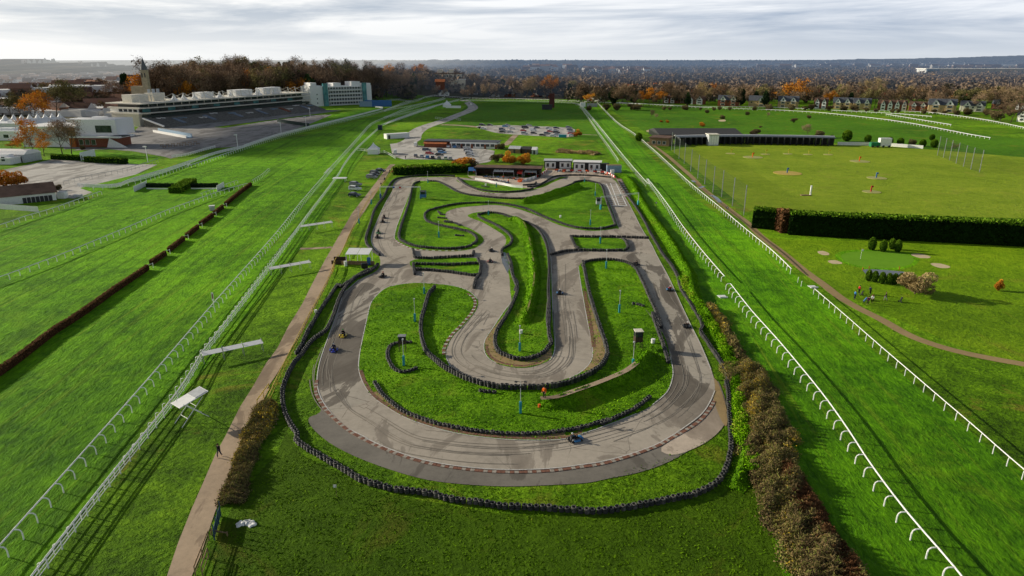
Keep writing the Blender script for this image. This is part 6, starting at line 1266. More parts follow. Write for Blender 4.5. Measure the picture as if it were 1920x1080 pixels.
for k in range(4): MB().box(W * (k + .5) / 4, -.55, .5, W / 4 * .85, .1, H - 1).build('shutter', WREND, t)
for l, a, b in (('low white wall right of the driving bays', 'N 520,768', 'N 775,772'), ('long low white wall beyond the green tractor', 'N 872,775', 'N 1162,796')): wpanel('low_wall', l, G1(a), G1(b), 1.7, WREND, cat='wall')
q = G1('N 812,785'); t = thing('ball_collector', 'green and white ball collecting vehicle by the low white walls', 'vehicle', (*q, .02)); MB().box(-1, 0, .4, 5, 2.6, 2.2).build('body', plain('tractor_green', (.02, .22, .08)), t, bevel=.15); MB().box(4, 0, .6, 6, 2.6, 4.2).build('cab', WREND, t, bevel=.15)
for x in (-2.5, 0, 3, 6): MB().tube([(x, -1.4, .6), (x, -1.1, .6)], .6, 10).build('wheel', RUBBER, t)
def target(l, s, r_, m, kind='flag'):
    q = G1(s); t = thing('range_target', l, 'target', (*q, .03)); MB().cyl(0, 0, 0, .10, r_, 24).build('sand_ring', plain('straw_ring', (.46, .45, .13)) if kind != 'ring' else YELP, t)
    if kind == 'flag': MB().cyl(.5, .5, .1, 2.2, .08, 6).build('pole', YELP, t); MB().box(.8, .5, 1.6, 1.0, .06, .7).build('flag_cloth', m, t)
    else: MB().box(0, .4, .1, .35, .3, 1.9).build('post', m, t); MB().box(.25, .4, 1.5, .75, .25, .6).build('number_board', m, t)
YF = plain('flag_yellow', (.8, .75, .05))
for i, s in enumerate(('V 865,220', 'V 1165,226', 'V 1357,223', 'V 1530,228', 'V 1703,229')): target('yellow flag target, %s from the left in the far row' % o_[i], s, 2.2, YF)
target('orange target on a wide pale ring near the bays', 'V 1058,252', 4.5, ORANGE, 'post'); target('orange target on the right of the range', 'N 688,891', 4.2, ORANGE, 'post'); target('blue target on the big yellow ring', 'V 1355,388', 5.5, BLUE, 'ring'); target('blue target at the right middle of the range', 'N 815,1016', 3.6, BLUE, 'post')
target('pink target in the nearest pale circle', 'G 1062,30', 3.0, RED, 'post')
q = G1('G 718,50'); t = thing('range_marker', 'tall white marker tower on the near part of the range', 'marker', (*q, .02)); MB().box(0, 0, 0, .45, .45, 3.4).build('post', WHITE, t); MB().box(-1.6, 0, 0, 3.4, 1.2, .25).build('base', WOOD, t)
def netm():
    m, nt, b = nodes('net_mesh', .9, .1); b.inputs['Base Color'].default_value = (.04, .06, .04, 1); b.inputs['Alpha'].default_value = .16; return m
NET = netm()
def nets(l, posts, h, m=DWOOD):
    m = GREY; t = thing('range_net', l, 'netting', (*posts[0], 0)); ox, oy = posts[0]; mb = MB()
    for a, b in zip(posts, posts[1:]): mb.add([(a[0] - ox, a[1] - oy, 0), (b[0] - ox, b[1] - oy, 0), (b[0] - ox, b[1] - oy, h), (a[0] - ox, a[1] - oy, h)], [(0, 1, 2, 3)])
    mb.build('net', NET, t); 
    for p in posts: MB().cyl(p[0] - ox, p[1] - oy, 0, h, .13, 6).build('post', m, t)
nets('tall dark netting on posts down the left side of the driving range', tr('V 360,190 385,215 425,262 470,305 525,372 585,432 645,482 715,552 790,592 882,670 980,748'), 9); nets('tall dark netting on posts at the right side of the driving range', tr('N 1270,845 1315,862 1360,882 1410,905 1465,930 1520,950 1585,972'), 9)
q = G1('G 1000,408'); t = thing('golf_flag', 'white golf flag in the putting green', 'flag', (*q, .04)); MB().cyl(0, 0, 0, 2.4, .03, 6).build('pole', WHITE, t); MB().box(.18, 0, 1.9, .4, .02, .45).build('flag_cloth', WHITE, t)
for i, s in enumerate(('G 1005,612', 'G 1018,650', 'G 1222,652', 'G 1072,640')):
    q = G1(s); t = thing('golf_trolley', 'golf bag on a two wheeled trolley, %s from the left' % o_[[0, 1, 3, 2][i]], 'trolley', (*q, .03), i); o = MB().cyl(0, 0, 0, .9, .15, 8).build('bag', [DGREY, BLUE, DGREY, RED][i], t, (0, 0, .2)); o.rotation_euler.x = .5
    for x in (-.3, .3): MB().tube([(x - .03, 0, .15), (x + .03, 0, .15)], .15, 10).build('wheel', RUBBER, t)
    MB().tube([(0, -.1, .3), (0, -.6, 1.0)], .02, 5).build('handle', GREY, t)
for i, s in enumerate(('G 1048,462', 'G 1218,466', 'G 1012,470')): q = G1(s); t = thing('hazard_stake', 'red stake at the edge of the small pond', 'stake', (*q, .03), group='red stakes round the pond'); MB().cyl(0, 0, 0, .7, .06, 6).build('post', RED, t)
# ------------------------------------------------------------------ houses along the course
def house(label, sl, sr, h, wall, roof, gables=2, dep=9, storeys=2, beam=None, group='houses along the far side of the course', name='house'):
    t, W, H = bl(name, label, sl, sr, sl, 'house', group, h=h); he = h * .56
    MB().box(W / 2, dep / 2, 0, W, dep, he).build('wall', wall, t)
    rf = MB().extr([(-dep * .56, -.2), (0, h - he), (dep * .56, -.2)], -.4, W + .4).xf(Matrix.Rotation(-math.pi / 2, 4, 'Z')).build('roof', roof, t, (0, dep / 2, he)); MB().box(W * .2, dep * .6, h - 1, .9, .9, 1.8).build('chimney', BRICK, rf)
    for k in range(gables):
        gw = min(W / gables * .62, 6.5); x = W * (k + .5) / gables if gables > 1 else W * .7
        MB().box(x, .0, 0, gw, 1.6, he).build('bay', wall if beam is None else beam, t); gh = (h - he) * .86
        mb = MB(); mb.v = [(x - gw / 2, -.8, he), (x + gw / 2, -.8, he), (x, -.8, he + gh), (x - gw / 2, dep / 2, he), (x + gw / 2, dep / 2, he), (x, dep / 2, he + gh)]; mb.f = [(0, 1, 2), (3, 5, 4)]; mb.m = [0, 0]; mb.build('gable_wall', WREND if beam is None else beam, t)
        mb = MB(); e = .5; mb.v = [(x - gw / 2 - e, -1.1, he - .35), (x, -1.1, he + gh + .12), (x + gw / 2 + e, -1.1, he - .35), (x - gw / 2 - e, dep / 2, he - .35), (x, dep / 2, he + gh + .12), (x + gw / 2 + e, dep / 2, he - .35)]; mb.f = [(0, 1, 4, 3), (1, 2, 5, 4)]; mb.m = [0, 0]; mb.build('gable_roof', roof, t)
        for z in (.9, he * .55 + .6): 
            f = MB().box(x, -.86, z, gw * .62, .08, he * .28).build('window', WHITE, t); MB().box(x, -.92, z + .12, gw * .54, .05, he * .28 - .24).build('pane', GLASS, f)
        MB().box(x, -.86, he + .5, gw * .2, .06, gh * .4).build('window', GLASS, t)
    n = max(1, int(W / 5))
    for k in range(n): MB().box(W * (k + .5) / n, -.03, he * .58, 1.2, .06, 1.3).build('window', GLASS, t)
YB = plain('yellow_brick', (.52, .38, .20), .9, var=.15, vs=1); HC = [('brick', BRICK), ('yellow brick', YB), ('white', WREND)]
for l, sl, sr, h, wl_, rf_, gb, bm_ in (('white gabled house left of the orange roofed school', 'M 80,436', 'M 182,440', 12, WREND, DROOF, 1, None), ('half timbered brick house, first right of the school', 'M 655,452', 'M 745,455', 13, BRICK, BRROOF, 2, WREND), ('brick house hidden behind bare trees right of the half timbered one', 'M 750,455', 'M 812,456', 12, BRICK, BRROOF, 1, None),
                             ('white gabled brick house, second right of the school', 'M 818,460', 'M 960,464', 14, BRICK, BRROOF, 3, WREND), ('large brick house with white dormer gables', 'M 1060,474', 'M 1215,478', 17, BRICK, DROOF, 2, None), ('cream house with a large grey roof', 'M 1290,478', 'M 1430,482', 17, YB, DROOF, 1, None),
                             ('yellow brick villa with twin grey gables', 'N 70,488', 'N 222,492', 18, YB, DROOF, 2, None), ('red roofed house with white gable behind trees', 'N 340,492', 'N 440,495', 16, BRICK, BRROOF, 2, WREND), ('cream villa with a wide grey gabled roof', 'N 482,496', 'N 625,500', 17, YB, DROOF, 2, None), ('yellow brick villa with a slate roof and white gables', 'N 636,502', 'N 766,505', 17, YB, DROOF, 2, None),
                             ('dark roofed house with four white gables', 'N 830,506', 'N 1042,510', 15, BRICK, BRROOF, 4, WREND), ('brown roofed brick house right of the four gables', 'N 1052,514', 'N 1190,518', 14, BRICK, BRROOF, 2, None), ('largest yellow brick villa with grey hipped roof', 'N 1196,522', 'N 1405,528', 19, YB, DROOF, 3, None), ('cream bungalow row with grey gables', 'N 1440,515', 'N 1622,520', 15, CREAM, DROOF, 3, None),
                             ('dark house at the right edge', 'N 1690,498', 'N 1790,500', 14, BRICK, DROOF, 2, None), ('white half timbered house at the right edge', 'N 1862,592', 'N 2010,600', 15, WREND, DROOF, 2, None), ('gabled house behind the right edge trees', 'N 1842,520', 'N 1925,524', 13, BRICK, BRROOF, 2, WREND),
                             ('white house below the wood by the far bend', 'J 415,82', 'J 490,84', 11, WREND, DROOF, 2, None), ('white veranda house near the far bend', 'J 788,88', 'J 865,90', 11, WREND, DROOF, 1, None), ('small white house between trees by the far bend', 'J 640,72', 'J 705,74', 10, WREND, BRROOF, 1, None), ('dark house with brick gable left of the school', 'J 1218,92', 'J 1262,93', 10, ORROOF, BRROOF, 1, None), ('low dark roofed house right of the veranda house', 'J 900,86', 'J 990,88', 10, BRICK, DROOF, 2, None), ('brown gabled cottage beyond the dark roofed house', 'J 1100,86', 'J 1165,88', 10, BRICK, BRROOF, 1, None)):
    house(l, sl, sr, h * .6, wl_, rf_, max(1, min(gb, 2 if gb < 4 else 4)), beam=bm_, dep=8)
t = thing('school', 'long school with bright orange tiled roofs behind the course', 'building', (*G1('M 250,425'), 0)); a = Vector(G1('M 250,425'))
for sl, sr, h, dy in (('M 375,400', 'M 570,402', 9, 0), ('M 250,420', 'M 375,422', 7, 0), ('M 560,425', 'M 660,428', 7, 0), ('M 590,395', 'M 700,398', 10, 0)):
    p, q = Vector(G1(sl)), Vector(G1(sr)); W = (q - p).length; o = MB().box(W / 2, 7, 0, W, 14, h).build('wall', BRICK, t, (p.x - a.x, p.y - a.y, 0)); MB().extr([(-9, 0), (0, 5), (9, 0)], -1, W + 1).xf(Matrix.Rotation(-math.pi / 2, 4, 'Z')).build('roof', ORROOF, t, (p.x - a.x, p.y - a.y + 7, h))
# church on the hill, hilltop villa
y = 600; q = at(273, 150, y); z0 = q[2] - 6; t = thing('church', 'stone church tower with a tall slim spire on the wooded hill', 'church', (q[0], y, z0)); CS = plain('church_stone', (.42, .36, .24), .9, var=.15, vs=.5)
zt = at(274, 131, y)[2] - z0; ztop = at(274, 107, y)[2] - z0; MB().box(0, 0, -6, 4.6, 4.6, zt + 6).build('tower', CS, t); MB().tube([(0, 0, zt), (0, 0, ztop)], [2.9, .1], 8).build('spire', plain('spire_slate', (.13, .14, .15), .8), t); MB().box(-8, 4, -6, 12, 7, 7).build('nave', CS, t)
for k in (0, 1): MB().box(-1.2 + 2.4 * k, -2.35, zt - 6, .9, .2, 3.4).build('louvre', DGREY, t)
y = 900; q = at(840, 135, y); t = thing('hilltop_villa', 'cream villa with towers on the hill among trees', 'building', (q[0], y, q[2] - 6), 0); MB().box(0, 0, -8, 34, 16, 12).build('wall', CREAM, t); wins(t, 7, -16, 16, 0, 2, 2.4, -8.1)
for x in (-10, 4): MB().box(x, 0, 4, 6, 8, 5).build('tower', CREAM, t)
MB().box(0, 0, 4, 36, 18, .8).build('roof', BRROOF, t)
y = 860; q = at(857, 148, y); t = thing('flat_block', 'pale flat roofed block below the hilltop villa', 'building', (q[0], y, q[2] - 8), 0); MB().box(0, 0, -4, 20, 10, 11).build('wall', CREAM, t); MB().box(0, 0, 7, 21, 11, .8).build('roof', LGREY, t)
q = at(825, 145, 840); t = thing('red_roofed_house', 'red tiled house among trees below the villa', 'house', (q[0], 840, q[2] - 10)); MB().box(0, 0, -4, 10, 8, 9).build('wall', BRICK, t); MB().extr([(-5, 0), (0, 3), (5, 0)], -6, 6).xf(Matrix.Rotation(-math.pi / 2, 4, 'Z')).build('roof', ORROOF, t, (0, 0, 5))

for i, (px_, py_, y, w_, d_, h_, l, m) in enumerate(((0, 262, 400, 30, 12, 6, 'low white roofed building at the left edge below the marquees', WREND), (150, 243, 420, 34, 16, 8, 'white flat roofed wing between the marquee and the grandstand', WREND), (175, 232, 450, 26, 12, 9, 'white sloping roofed block touching the grandstand end', CREAM), (20, 246, 440, 26, 14, 7, 'white hall behind the low left edge building', WREND), (95, 248, 400, 22, 10, 7, 'white annex behind the orange tree', LGREY), (0, 300, 305, 16, 8, 3, 'small white roofed store at the left edge by the arched shed', WREND))):
    q = at(px_, py_, y); t = thing('low_building', l, 'building', (q[0], y, 0), -.05); MB().box(0, 0, 0, w_, d_, h_ * .8).build('wall', m, t); mb = MB(); mb.box(0, 0, h_ * .8, w_ * 1.04, d_ * 1.08, .5); mb.box(w_ * .2, 0, h_ * .8 + .5, w_ * .3, d_ * .4, 1.2); mb.build('roof', WHITE, t); wins(t, 4, -w_ * .4, w_ * .4, 1.5, w_ * .1, 1.8, -d_ / 2 - .05)
# ------------------------------------------------------------------ trees
F_BUSH = foliage('bush_leaves', [(0, (.03, .028, .014)), (.5, (.11, .085, .045)), (1, (.24, .19, .09))], .5)
def wood_skel(rs, h, spread, levels=3, r0=.35, fork=5, low=.3):
    """trunk + limbs as tubes; returns MB for limbs, tip points"""
    limbs = MB(); tips = []
    def go(p, d, L, r, lv):
        pts = [p]; q = Vector(p)
        dd = Vector(d)
        for k in range(3):
            dd = (dd + Vector((rs.uniform(-.18, .18), rs.uniform(-.18, .18), rs.uniform(-.02, .14)))).normalized(); q = q + dd * (L / 3); pts.append(tuple(q))
        limbs.tube(pts, [r, r * .8, r * .62, r * .42], 4 if lv else 6, cap=False)
        if lv >= levels: tips.append(tuple(q)); return
        n = fork if lv == 0 else 3
        for j in range(n):
            f = rs.uniform(.35, 1) if lv == 0 else rs.uniform(.5, 1); b = Vector(pts[0]).lerp(q, f) if lv else Vector(p) + (q - Vector(p)) * (low + (1 - low) * (j + 1) / n)
            a = rs.uniform(0, 6.28) if lv else j * 2.4 + rs.uniform(-.5, .5); sp_ = spread * (1.0 if lv == 0 else .8)
            nd = (dd * .75 + Vector((math.cos(a), math.sin(a), .15)) * sp_).normalized(); go(tuple(b), nd, L * (.62 if lv else .55), r * .5, lv + 1)
        tips.append(tuple(q))
    go((0, 0, 0), (0, 0, 1), h * .62, r0, 0); return limbs, np.array(tips)
def tree_proto(kind, sd, h):
    rs = random.Random(sd); nr = np.random.RandomState(sd)
    t = thing('tree', 'x', 'tree')
    if kind in ('bare', 'pale', 'orange', 'olive'):
        nm_ = {'bare': 'bare_tree', 'pale': 'pale_bare_tree', 'orange': 'autumn_tree', 'olive': 'willow_tree'}[kind]; t.name = nm_
        limbs, tips = wood_skel(rs, h, .85 if kind != 'pale' else .45, 3, h * .016, 6, .28); limbs.build('trunk', BARK if kind != 'pale' else PALEBARK, t)
        lay = []
        n = 26 if kind in ('bare', 'pale') else 20
        k = nr.randint(0, len(tips), len(tips) * n); C = tips[k] + nr.normal(0, h * .055, (len(k), 3)); C = C[C[:, 2] > h * .18]
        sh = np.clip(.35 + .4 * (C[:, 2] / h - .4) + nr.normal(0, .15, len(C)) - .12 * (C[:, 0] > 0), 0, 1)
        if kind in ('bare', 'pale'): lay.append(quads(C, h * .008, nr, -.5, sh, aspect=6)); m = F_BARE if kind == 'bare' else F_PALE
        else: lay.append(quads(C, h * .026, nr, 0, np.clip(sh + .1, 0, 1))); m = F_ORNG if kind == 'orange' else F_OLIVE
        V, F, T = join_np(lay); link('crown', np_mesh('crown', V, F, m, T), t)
    elif kind in ('ever', 'clip', 'bush', 'obush', 'pbush'):
        t.name = {'ever': 'evergreen_tree', 'clip': 'clipped_conifer', 'bush': 'round_bush', 'obush': 'autumn_bush', 'pbush': 'pale_bushy_tree'}[kind]
        MB().cyl(0, 0, 0, h * .5, h * .03, 6, r2=h * .015).build('trunk', BARK, t)
        if kind == 'ever':
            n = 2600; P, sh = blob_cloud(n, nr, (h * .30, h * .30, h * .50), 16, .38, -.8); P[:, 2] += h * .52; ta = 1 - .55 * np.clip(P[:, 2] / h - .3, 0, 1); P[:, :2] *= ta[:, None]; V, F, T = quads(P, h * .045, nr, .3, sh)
        elif kind == 'clip':
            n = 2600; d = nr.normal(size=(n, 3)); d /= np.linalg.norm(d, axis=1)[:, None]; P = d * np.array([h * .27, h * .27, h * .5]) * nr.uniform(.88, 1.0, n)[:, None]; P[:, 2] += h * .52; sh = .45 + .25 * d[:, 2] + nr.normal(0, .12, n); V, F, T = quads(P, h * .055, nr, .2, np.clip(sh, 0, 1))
        else:
            n = 5000 if kind == 'pbush' else 3000; P, sh = blob_cloud(n, nr, (h * .62, h * .62, h * .48), 12, .42, -.5); P[:, 2] = np.abs(P[:, 2] + h * .5); V, F, T = quads(P, h * (.02 if kind == 'pbush' else .045), nr, 0, sh, aspect=3 if kind == 'pbush' else 1)
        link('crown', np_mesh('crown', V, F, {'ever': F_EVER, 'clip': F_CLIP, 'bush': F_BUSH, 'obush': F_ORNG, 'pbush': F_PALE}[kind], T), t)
    t['h'] = h; return t
TP = {}
def protos(kind, n, h): TP[kind] = [[tree_proto(kind, 11 + i * 7 + len(TP) * 31, h), True] for i in range(n)]
protos('bare', 5, 20); protos('pale', 2, 20); protos('orange', 3, 14); protos('olive', 2, 14); protos('ever', 3, 16); protos('clip', 1, 4); protos('bush', 2, 4); protos('obush', 2, 4); protos('pbush', 1, 5)
def tree(kind, label, x, y, h, group=None, cat='tree', z=None, wide=1.0):
    pr = random.choice(TP[kind]); 
    for q in TP[kind]:
        if q[1]: pr = q
    s = h / pr[0]['h']; z = th(x, y) if z is None else z; rz = random.uniform(0, 6.28); sc_ = (s * wide, s * wide, s)
    if pr[1]: o = pr[0]; pr[1] = False; o.location = (x, y, z - .1); o.rotation_euler = (0, 0, rz); o.scale = sc_; o['label'] = label; o['category'] = cat
    else: o = dup(pr[0], (x, y, z - .1), rz, label, scale=sc_); o['category'] = cat
    if group: o['group'] = group
    return o
def treeat(kind, label, s, top, group=None, cat='tree', wide=1.0):
    q = G1(s); pt = px_of(top); return tree(kind, label, q[0], q[1], max(.8, at(pt[0], pt[1], q[1])[2] - th(*q)), group, cat, wide=wide)
rt = random.Random(21)
# wood behind the grandstand (individual trees)
gw = {'bare': ('tall bare brown tree in the wood behind the grandstand', 'bare trees of the wood behind the grandstand'), 'ever': ('dark evergreen in the wood behind the grandstand', 'evergreens of the wood behind the grandstand'), 'orange': ('russet leaved tree in the wood behind the grandstand', 'russet trees of the wood behind the grandstand'), 'olive': ('olive tinted tree in the wood behind the grandstand', 'olive trees of the wood behind the grandstand')}
for i in range(150):
    u = i / 150; px_ = 290 + 480 * ((i * .61803) % 1); kk = (px_ - 960) / 1325; y = (rt.uniform(8, 120) + 698.5) / (.843 - .539 * kk); x = kk * y
    k = rt.choices(('bare', 'ever', 'orange', 'olive'), (.70, .10, .06, .14))[0]
    topy = 138 - 24 * math.sin(max(0, min(1, (px_ - 270) / 470)) * math.pi) + rt.uniform(-7, 14)
    h = min(29, max(14, at(px_, topy, y)[2] - th(x, y)))
    tree(k, gw[k][0], x, y, h * (.85 if k == 'orange' else 1), gw[k][1], wide=1.05)
for i in range(46):
    px_ = 690 + 400 * ((i * .61803) % 1); y = rt.uniform(790, 960); x = (px_ - 960) * y / 1325; k = rt.choices(('bare', 'ever', 'orange', 'olive', 'pale'), (.6, .14, .12, .06, .08))[0]
    hh_ = rt.uniform(13, 24)
    if abs(px_ - 845) < 38 and y < 900: hh_ = 10
    tree(k, {'bare': 'bare tree', 'ever': 'dark evergreen', 'orange': 'russet tree', 'olive': 'olive tree', 'pale': 'pale bare tree'}[k] + ' around the houses beyond the far bend', x, y, hh_, {'bare': 'bare', 'ever': 'evergreen', 'orange': 'russet', 'olive': 'olive', 'pale': 'pale'}[k] + ' trees beyond the far bend')
for i in range(90):
    px_ = 1090 + 840 * ((i * .61803) % 1); b = 640 - 70 * max(0, (px_ - 1500) / 420); y = b + 22 + abs(rt.gauss(0, 1)) * 60; x = (px_ - 960) * y / 1318; k = rt.choices(('bare', 'ever', 'orange', 'olive', 'pale'), (.64, .08, .11, .11, .06))[0]
    tree(k, {'bare': 'bare tree', 'ever': 'dark evergreen', 'orange': 'orange leaved tree', 'olive': 'olive tree', 'pale': 'pale bare tree'}[k] + ' behind the row of houses', x, y, rt.uniform(11, 19), {'bare': 'bare', 'ever': 'evergreen', 'orange': 'orange', 'olive': 'olive', 'pale': 'pale'}[k] + ' trees behind the row of houses')
for i in range(40):
    px_ = 1100 + 830 * ((i * .61803) % 1); b = 640 - 75 * max(0, (px_ - 1500) / 420); y = b - rt.uniform(2, 14); px_ += rt.uniform(-14, 14); x = (px_ - 960) * y / 1312; tree('bush', 'brown garden bush along the foot of the houses', x, y, rt.uniform(3, 6.5), 'garden bushes along the houses', 'bush')
for s, tp, k, l, w_ in (('N 780,430', 'N 800,285', 'pale', 'tallest pale poplar behind the houses', 1.2), ('N 700,430', 'N 700,300', 'pale', 'pale bare tree left of the tallest poplar', 1.2), ('N 450,470', 'N 440,378', 'orange', 'bright orange tree beside the red roofed house', 1.1), ('N 1385,450', 'N 1385,385', 'orange', 'round orange tree behind the largest villa', 1.2), ('N 1490,450', 'N 1490,388', 'orange', 'second round orange tree behind the villas', 1.2),
                     ('M 1640,480', 'M 1100,300', 'orange', 'broad orange tree behind the white dormer house', 1.3), ('N 1740,590', 'N 1760,460', 'bare', 'big bare tree at the right edge of the course', 1.3), ('N 1820,600', 'N 1830,450', 'bare', 'second big bare tree at the right edge of the course', 1.3), ('N 1700,585', 'N 1700,500', 'bush', 'dark bush mass at the right edge', 1.2)): treeat(k, l, s, tp, wide=w_)
# left side trees
for s, tp, k, l, w_ in (('R 440,800', 'R 440,370', 'orange', 'big orange and bare tree beside the arched shed', 1.0), ('R 905,735', 'R 880,340', 'bare', 'bare tree in front of the white pavilion', 1.1), ('R 790,735', 'R 740,350', 'bare', 'second bare tree in front of the white pavilion', 1.1), ('R 560,760', 'R 560,560', 'orange', 'low orange tree right of the arched shed', 1.3), ('R 150,690', 'R 100,590', 'orange', 'low orange bush tree behind the arched shed', 1.6), ('R 330,720', 'R 330,540', 'orange', 'small orange tree behind the big one', 1.2),
                     ('K 25,1085', 'K 30,930', 'obush', 'brown orange bush mass at the left edge', 1.1), ('K 135,1075', 'K 140,960', 'obush', 'round brown orange bush by the empty car park', 1.0), ('K 620,805', 'K 620,765', 'bush', 'dark green round bush before the pavilion', 1), ('H 330,110', 'H 330,75', 'bush', 'scruffy brown bush beside the barn', 1.2)): treeat(k, l, s, tp, wide=w_)
for px_, top, y, k, l in ((100, 161, 560, 'olive', 'olive willow behind the marquees, leftmost of the pair'), (140, 157, 570, 'olive', 'olive willow behind the marquees, rightmost of the pair'), (60, 182, 500, 'orange', 'yellow orange tree behind the pagoda tents'), (76, 180, 520, 'orange', 'second yellow orange tree behind the tents'), (12, 180, 520, 'olive', 'brown tree at the left edge behind the tents'), (34, 184, 530, 'olive', 'second brown tree behind the tents'), (262, 150, 640, 'orange', 'round orange tree below the church'),
                       (215, 155, 640, 'bare', 'bare tree left of the round orange tree'), (240, 135, 700, 'ever', 'dark cedar left of the church'), (305, 122, 640, 'bare', 'tall bare tree right of the church'), (330, 127, 640, 'bare', 'bare tree right of the church wall')):
    x = (px_ - 960) * y / 1325; tree(k, l, x, y, max(9, at(px_, top, y)[2] - th(x, y)), wide=1.2)
# around the clubhouse
for s, tp, k, l, w_ in (('J 945,592', 'J 945,490', 'obush', 'bright orange round tree by the garden sheds', .95), ('J 1050,595', 'J 1050,500', 'obush', 'pinkish orange round tree by the garden sheds', .95), ('J 600,640', 'J 600,525', 'obush', 'broad orange brown bush behind the pit hedge', 1.5), ('J 650,645', 'J 650,550', 'bush', 'brown bush at the right end of the pit hedge', 1.2), ('J 880,482', 'J 880,432', 'bush', 'brown bush at the right end of the clubhouse', 1.3), ('J 850,575', 'J 850,505', 'bush', 'dark brown hedge bush left of the orange trees', 1.3), ('J 1450,385', 'J 1450,325', 'obush', 'brown bush at the right of the upper car park', 1.0),
                     ('P 310,300', 'P 310,270', 'bush', 'yellowish bush in front of the pit shed', 1.2), ('M 470,738', 'M 470,675', 'clip', 'dark round conifer beside the range clubhouse', 1.5)): treeat(k, l, s, tp, cat='bush' if 'bush' in l else 'tree', wide=w_)
# golf course
for i, (s, tp) in enumerate((('G 1062,357', 'G 1062,283'), ('G 1125,366', 'G 1125,298'), ('G 1175,352', 'G 1175,290'), ('G 1207,368', 'G 1207,298'))): treeat('clip', 'egg shaped clipped conifer, %s from the left above the putting green' % o_[i], s, tp, 'clipped conifers above the putting green')
for i, (s, tp) in enumerate((('G 1043,530', 'G 1043,465'), ('G 1078,537', 'G 1078,472'), ('G 1118,545', 'G 1118,478'), ('G 1157,550', 'G 1157,484'), ('G 1190,550', 'G 1190,486'), ('G 1224,544', 'G 1224,484'))): treeat('clip', 'egg shaped clipped conifer, %s from the left in front of the pond' % o_[i], s, tp, 'clipped conifers before the pond', wide=.92)
treeat('pbush', 'pale bushy bare tree beside the pond on the golf grass', 'G 1305,604', 'G 1310,462', wide=1.1); treeat('obush', 'small golden shrub alone on the right golf grass', 'G 1772,584', 'G 1772,515', wide=.6)
for i, (s, tp) in enumerate((('N 588,740', 'N 588,655'), ('N 745,750', 'N 745,690'), ('N 905,768', 'N 905,705'), ('N 990,770', 'N 990,712'), ('N 1157,782', 'N 1157,725'), ('N 1242,788', 'N 1242,725'), ('N 1228,732', 'N 1228,685'))): treeat('clip', 'dark round conifer, %s from the left behind the range walls' % o_[i], s, tp, 'dark conifers behind the driving range', wide=1.5)
treeat('bush', 'brown round bush among the dark conifers', 'N 1075,775', 'N 1075,720')
for i, (s, tp, k) in enumerate((('M 560,568', 'M 560,510', 'bare'), ('M 600,575', 'M 600,535', 'bare'), ('M 945,630', 'M 945,592', 'obush'), ('M 1095,575', 'M 1095,540', 'bush'), ('M 980,530', 'M 980,500', 'bush'), ('M 1283,545', 'M 1283,515', 'bush'), ('M 1340,710', 'M 1340,640', 'bush'), ('M 1636,600', 'M 1636,560', 'bush'), ('M 1740,705', 'M 1740,620', 'bare'), ('M 1820,715', 'M 1820,655', 'bush'), ('M 640,598', 'M 640,578', 'obush'), ('M 686,602', 'M 686,578', 'obush'), ('M 1436,560', 'M 1436,525', 'bare'), ('M 1744,570', 'M 1744,540', 'bush'), ('N 1400,825', 'N 1400,760', 'olive'), ('M 1920,710', 'M 1920,690', 'bush'), ('M 1385,640', 'M 1385,620', 'bush'))):
    treeat(k, 'small lone %s on the far golf course' % {'bare': 'bare tree', 'obush': 'russet bush', 'bush': 'dark bare bush', 'olive': 'yellowing tree'}[k], s, tp, 'small %s trees dotted over the far golf course' % {'bare': 'bare', 'obush': 'russet', 'bush': 'dark', 'olive': 'yellowing'}[k], 'tree' if k in ('bare', 'olive') else 'bush', wide=1.1)
for px_, top, k in ((62, 113, 'bare'), (70, 111, 'ever'), (80, 110, 'ever'), (90, 112, 'ever'), (100, 109, 'ever'), (108, 112, 'ever'), (115, 109, 'ever'), (120, 116, 'ever'), (165, 115, 'bare'), (185, 119, 'ever'), (196, 117, 'ever'), (210, 121, 'ever')):
    y = 2300; x = (px_ - 960) * y / 1325; z = at(px_, 122, y)[2] - 8; tree(k, 'dark tree standing up on the left skyline', x, y, at(px_, top, y)[2] - z, 'dark trees on the left skyline', z=z)
for P_ in TP.values():
    for q in P_:
        if q[1]:
            for c in list(q[0].children): bpy.data.objects.remove(c)
            bpy.data.objects.remove(q[0])
# ------------------------------------------------------------------ distant woods, town, hills
def massed(name, label, n, area, hr, seed, mat, cat, palette=(.3, .7), nq=34, wid=.5, zf=None, sizek=.2):
    rs = np.random.RandomState(seed); pts = []
    while len(pts) < n:
        x, y = area(rs)
        pts.append((x, y))
    C = np.array(pts); H = rs.uniform(hr[0], hr[1], n); base = rs.uniform(palette[0], palette[1], n)
    base += .12 * np.sin(C[:, 0] * .011 + 1) * np.sin(C[:, 1] * .007); odd = rs.rand(n); base = np.where(odd < .10, base * .35, base); base = np.where(odd > .98, base + .25, base)
    z = np.array([zf(a, b) if zf else th(a, b) for a, b in pts])
    k = np.repeat(np.arange(n), nq); m = len(k); d = rs.normal(size=(m, 3)); d /= np.linalg.norm(d, axis=1)[:, None]; r = rs.uniform(.55, 1, m)
    P = np.stack([C[k, 0] + d[:, 0] * r * H[k] * wid, C[k, 1] + d[:, 1] * r * H[k] * wid, z[k] + H[k] * .55 + d[:, 2] * r * H[k] * .45], 1)
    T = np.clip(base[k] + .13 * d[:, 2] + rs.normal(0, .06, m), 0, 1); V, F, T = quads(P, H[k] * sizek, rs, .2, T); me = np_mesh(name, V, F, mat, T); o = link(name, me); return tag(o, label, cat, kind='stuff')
def sector(px0, px1, y0, y1, p=1.0):
    def f(rs):
        y = y0 + (y1 - y0) * rs.rand() ** p; px_ = rs.uniform(px0, px1); return (px_ - 960) * y / 1328, y
    return f
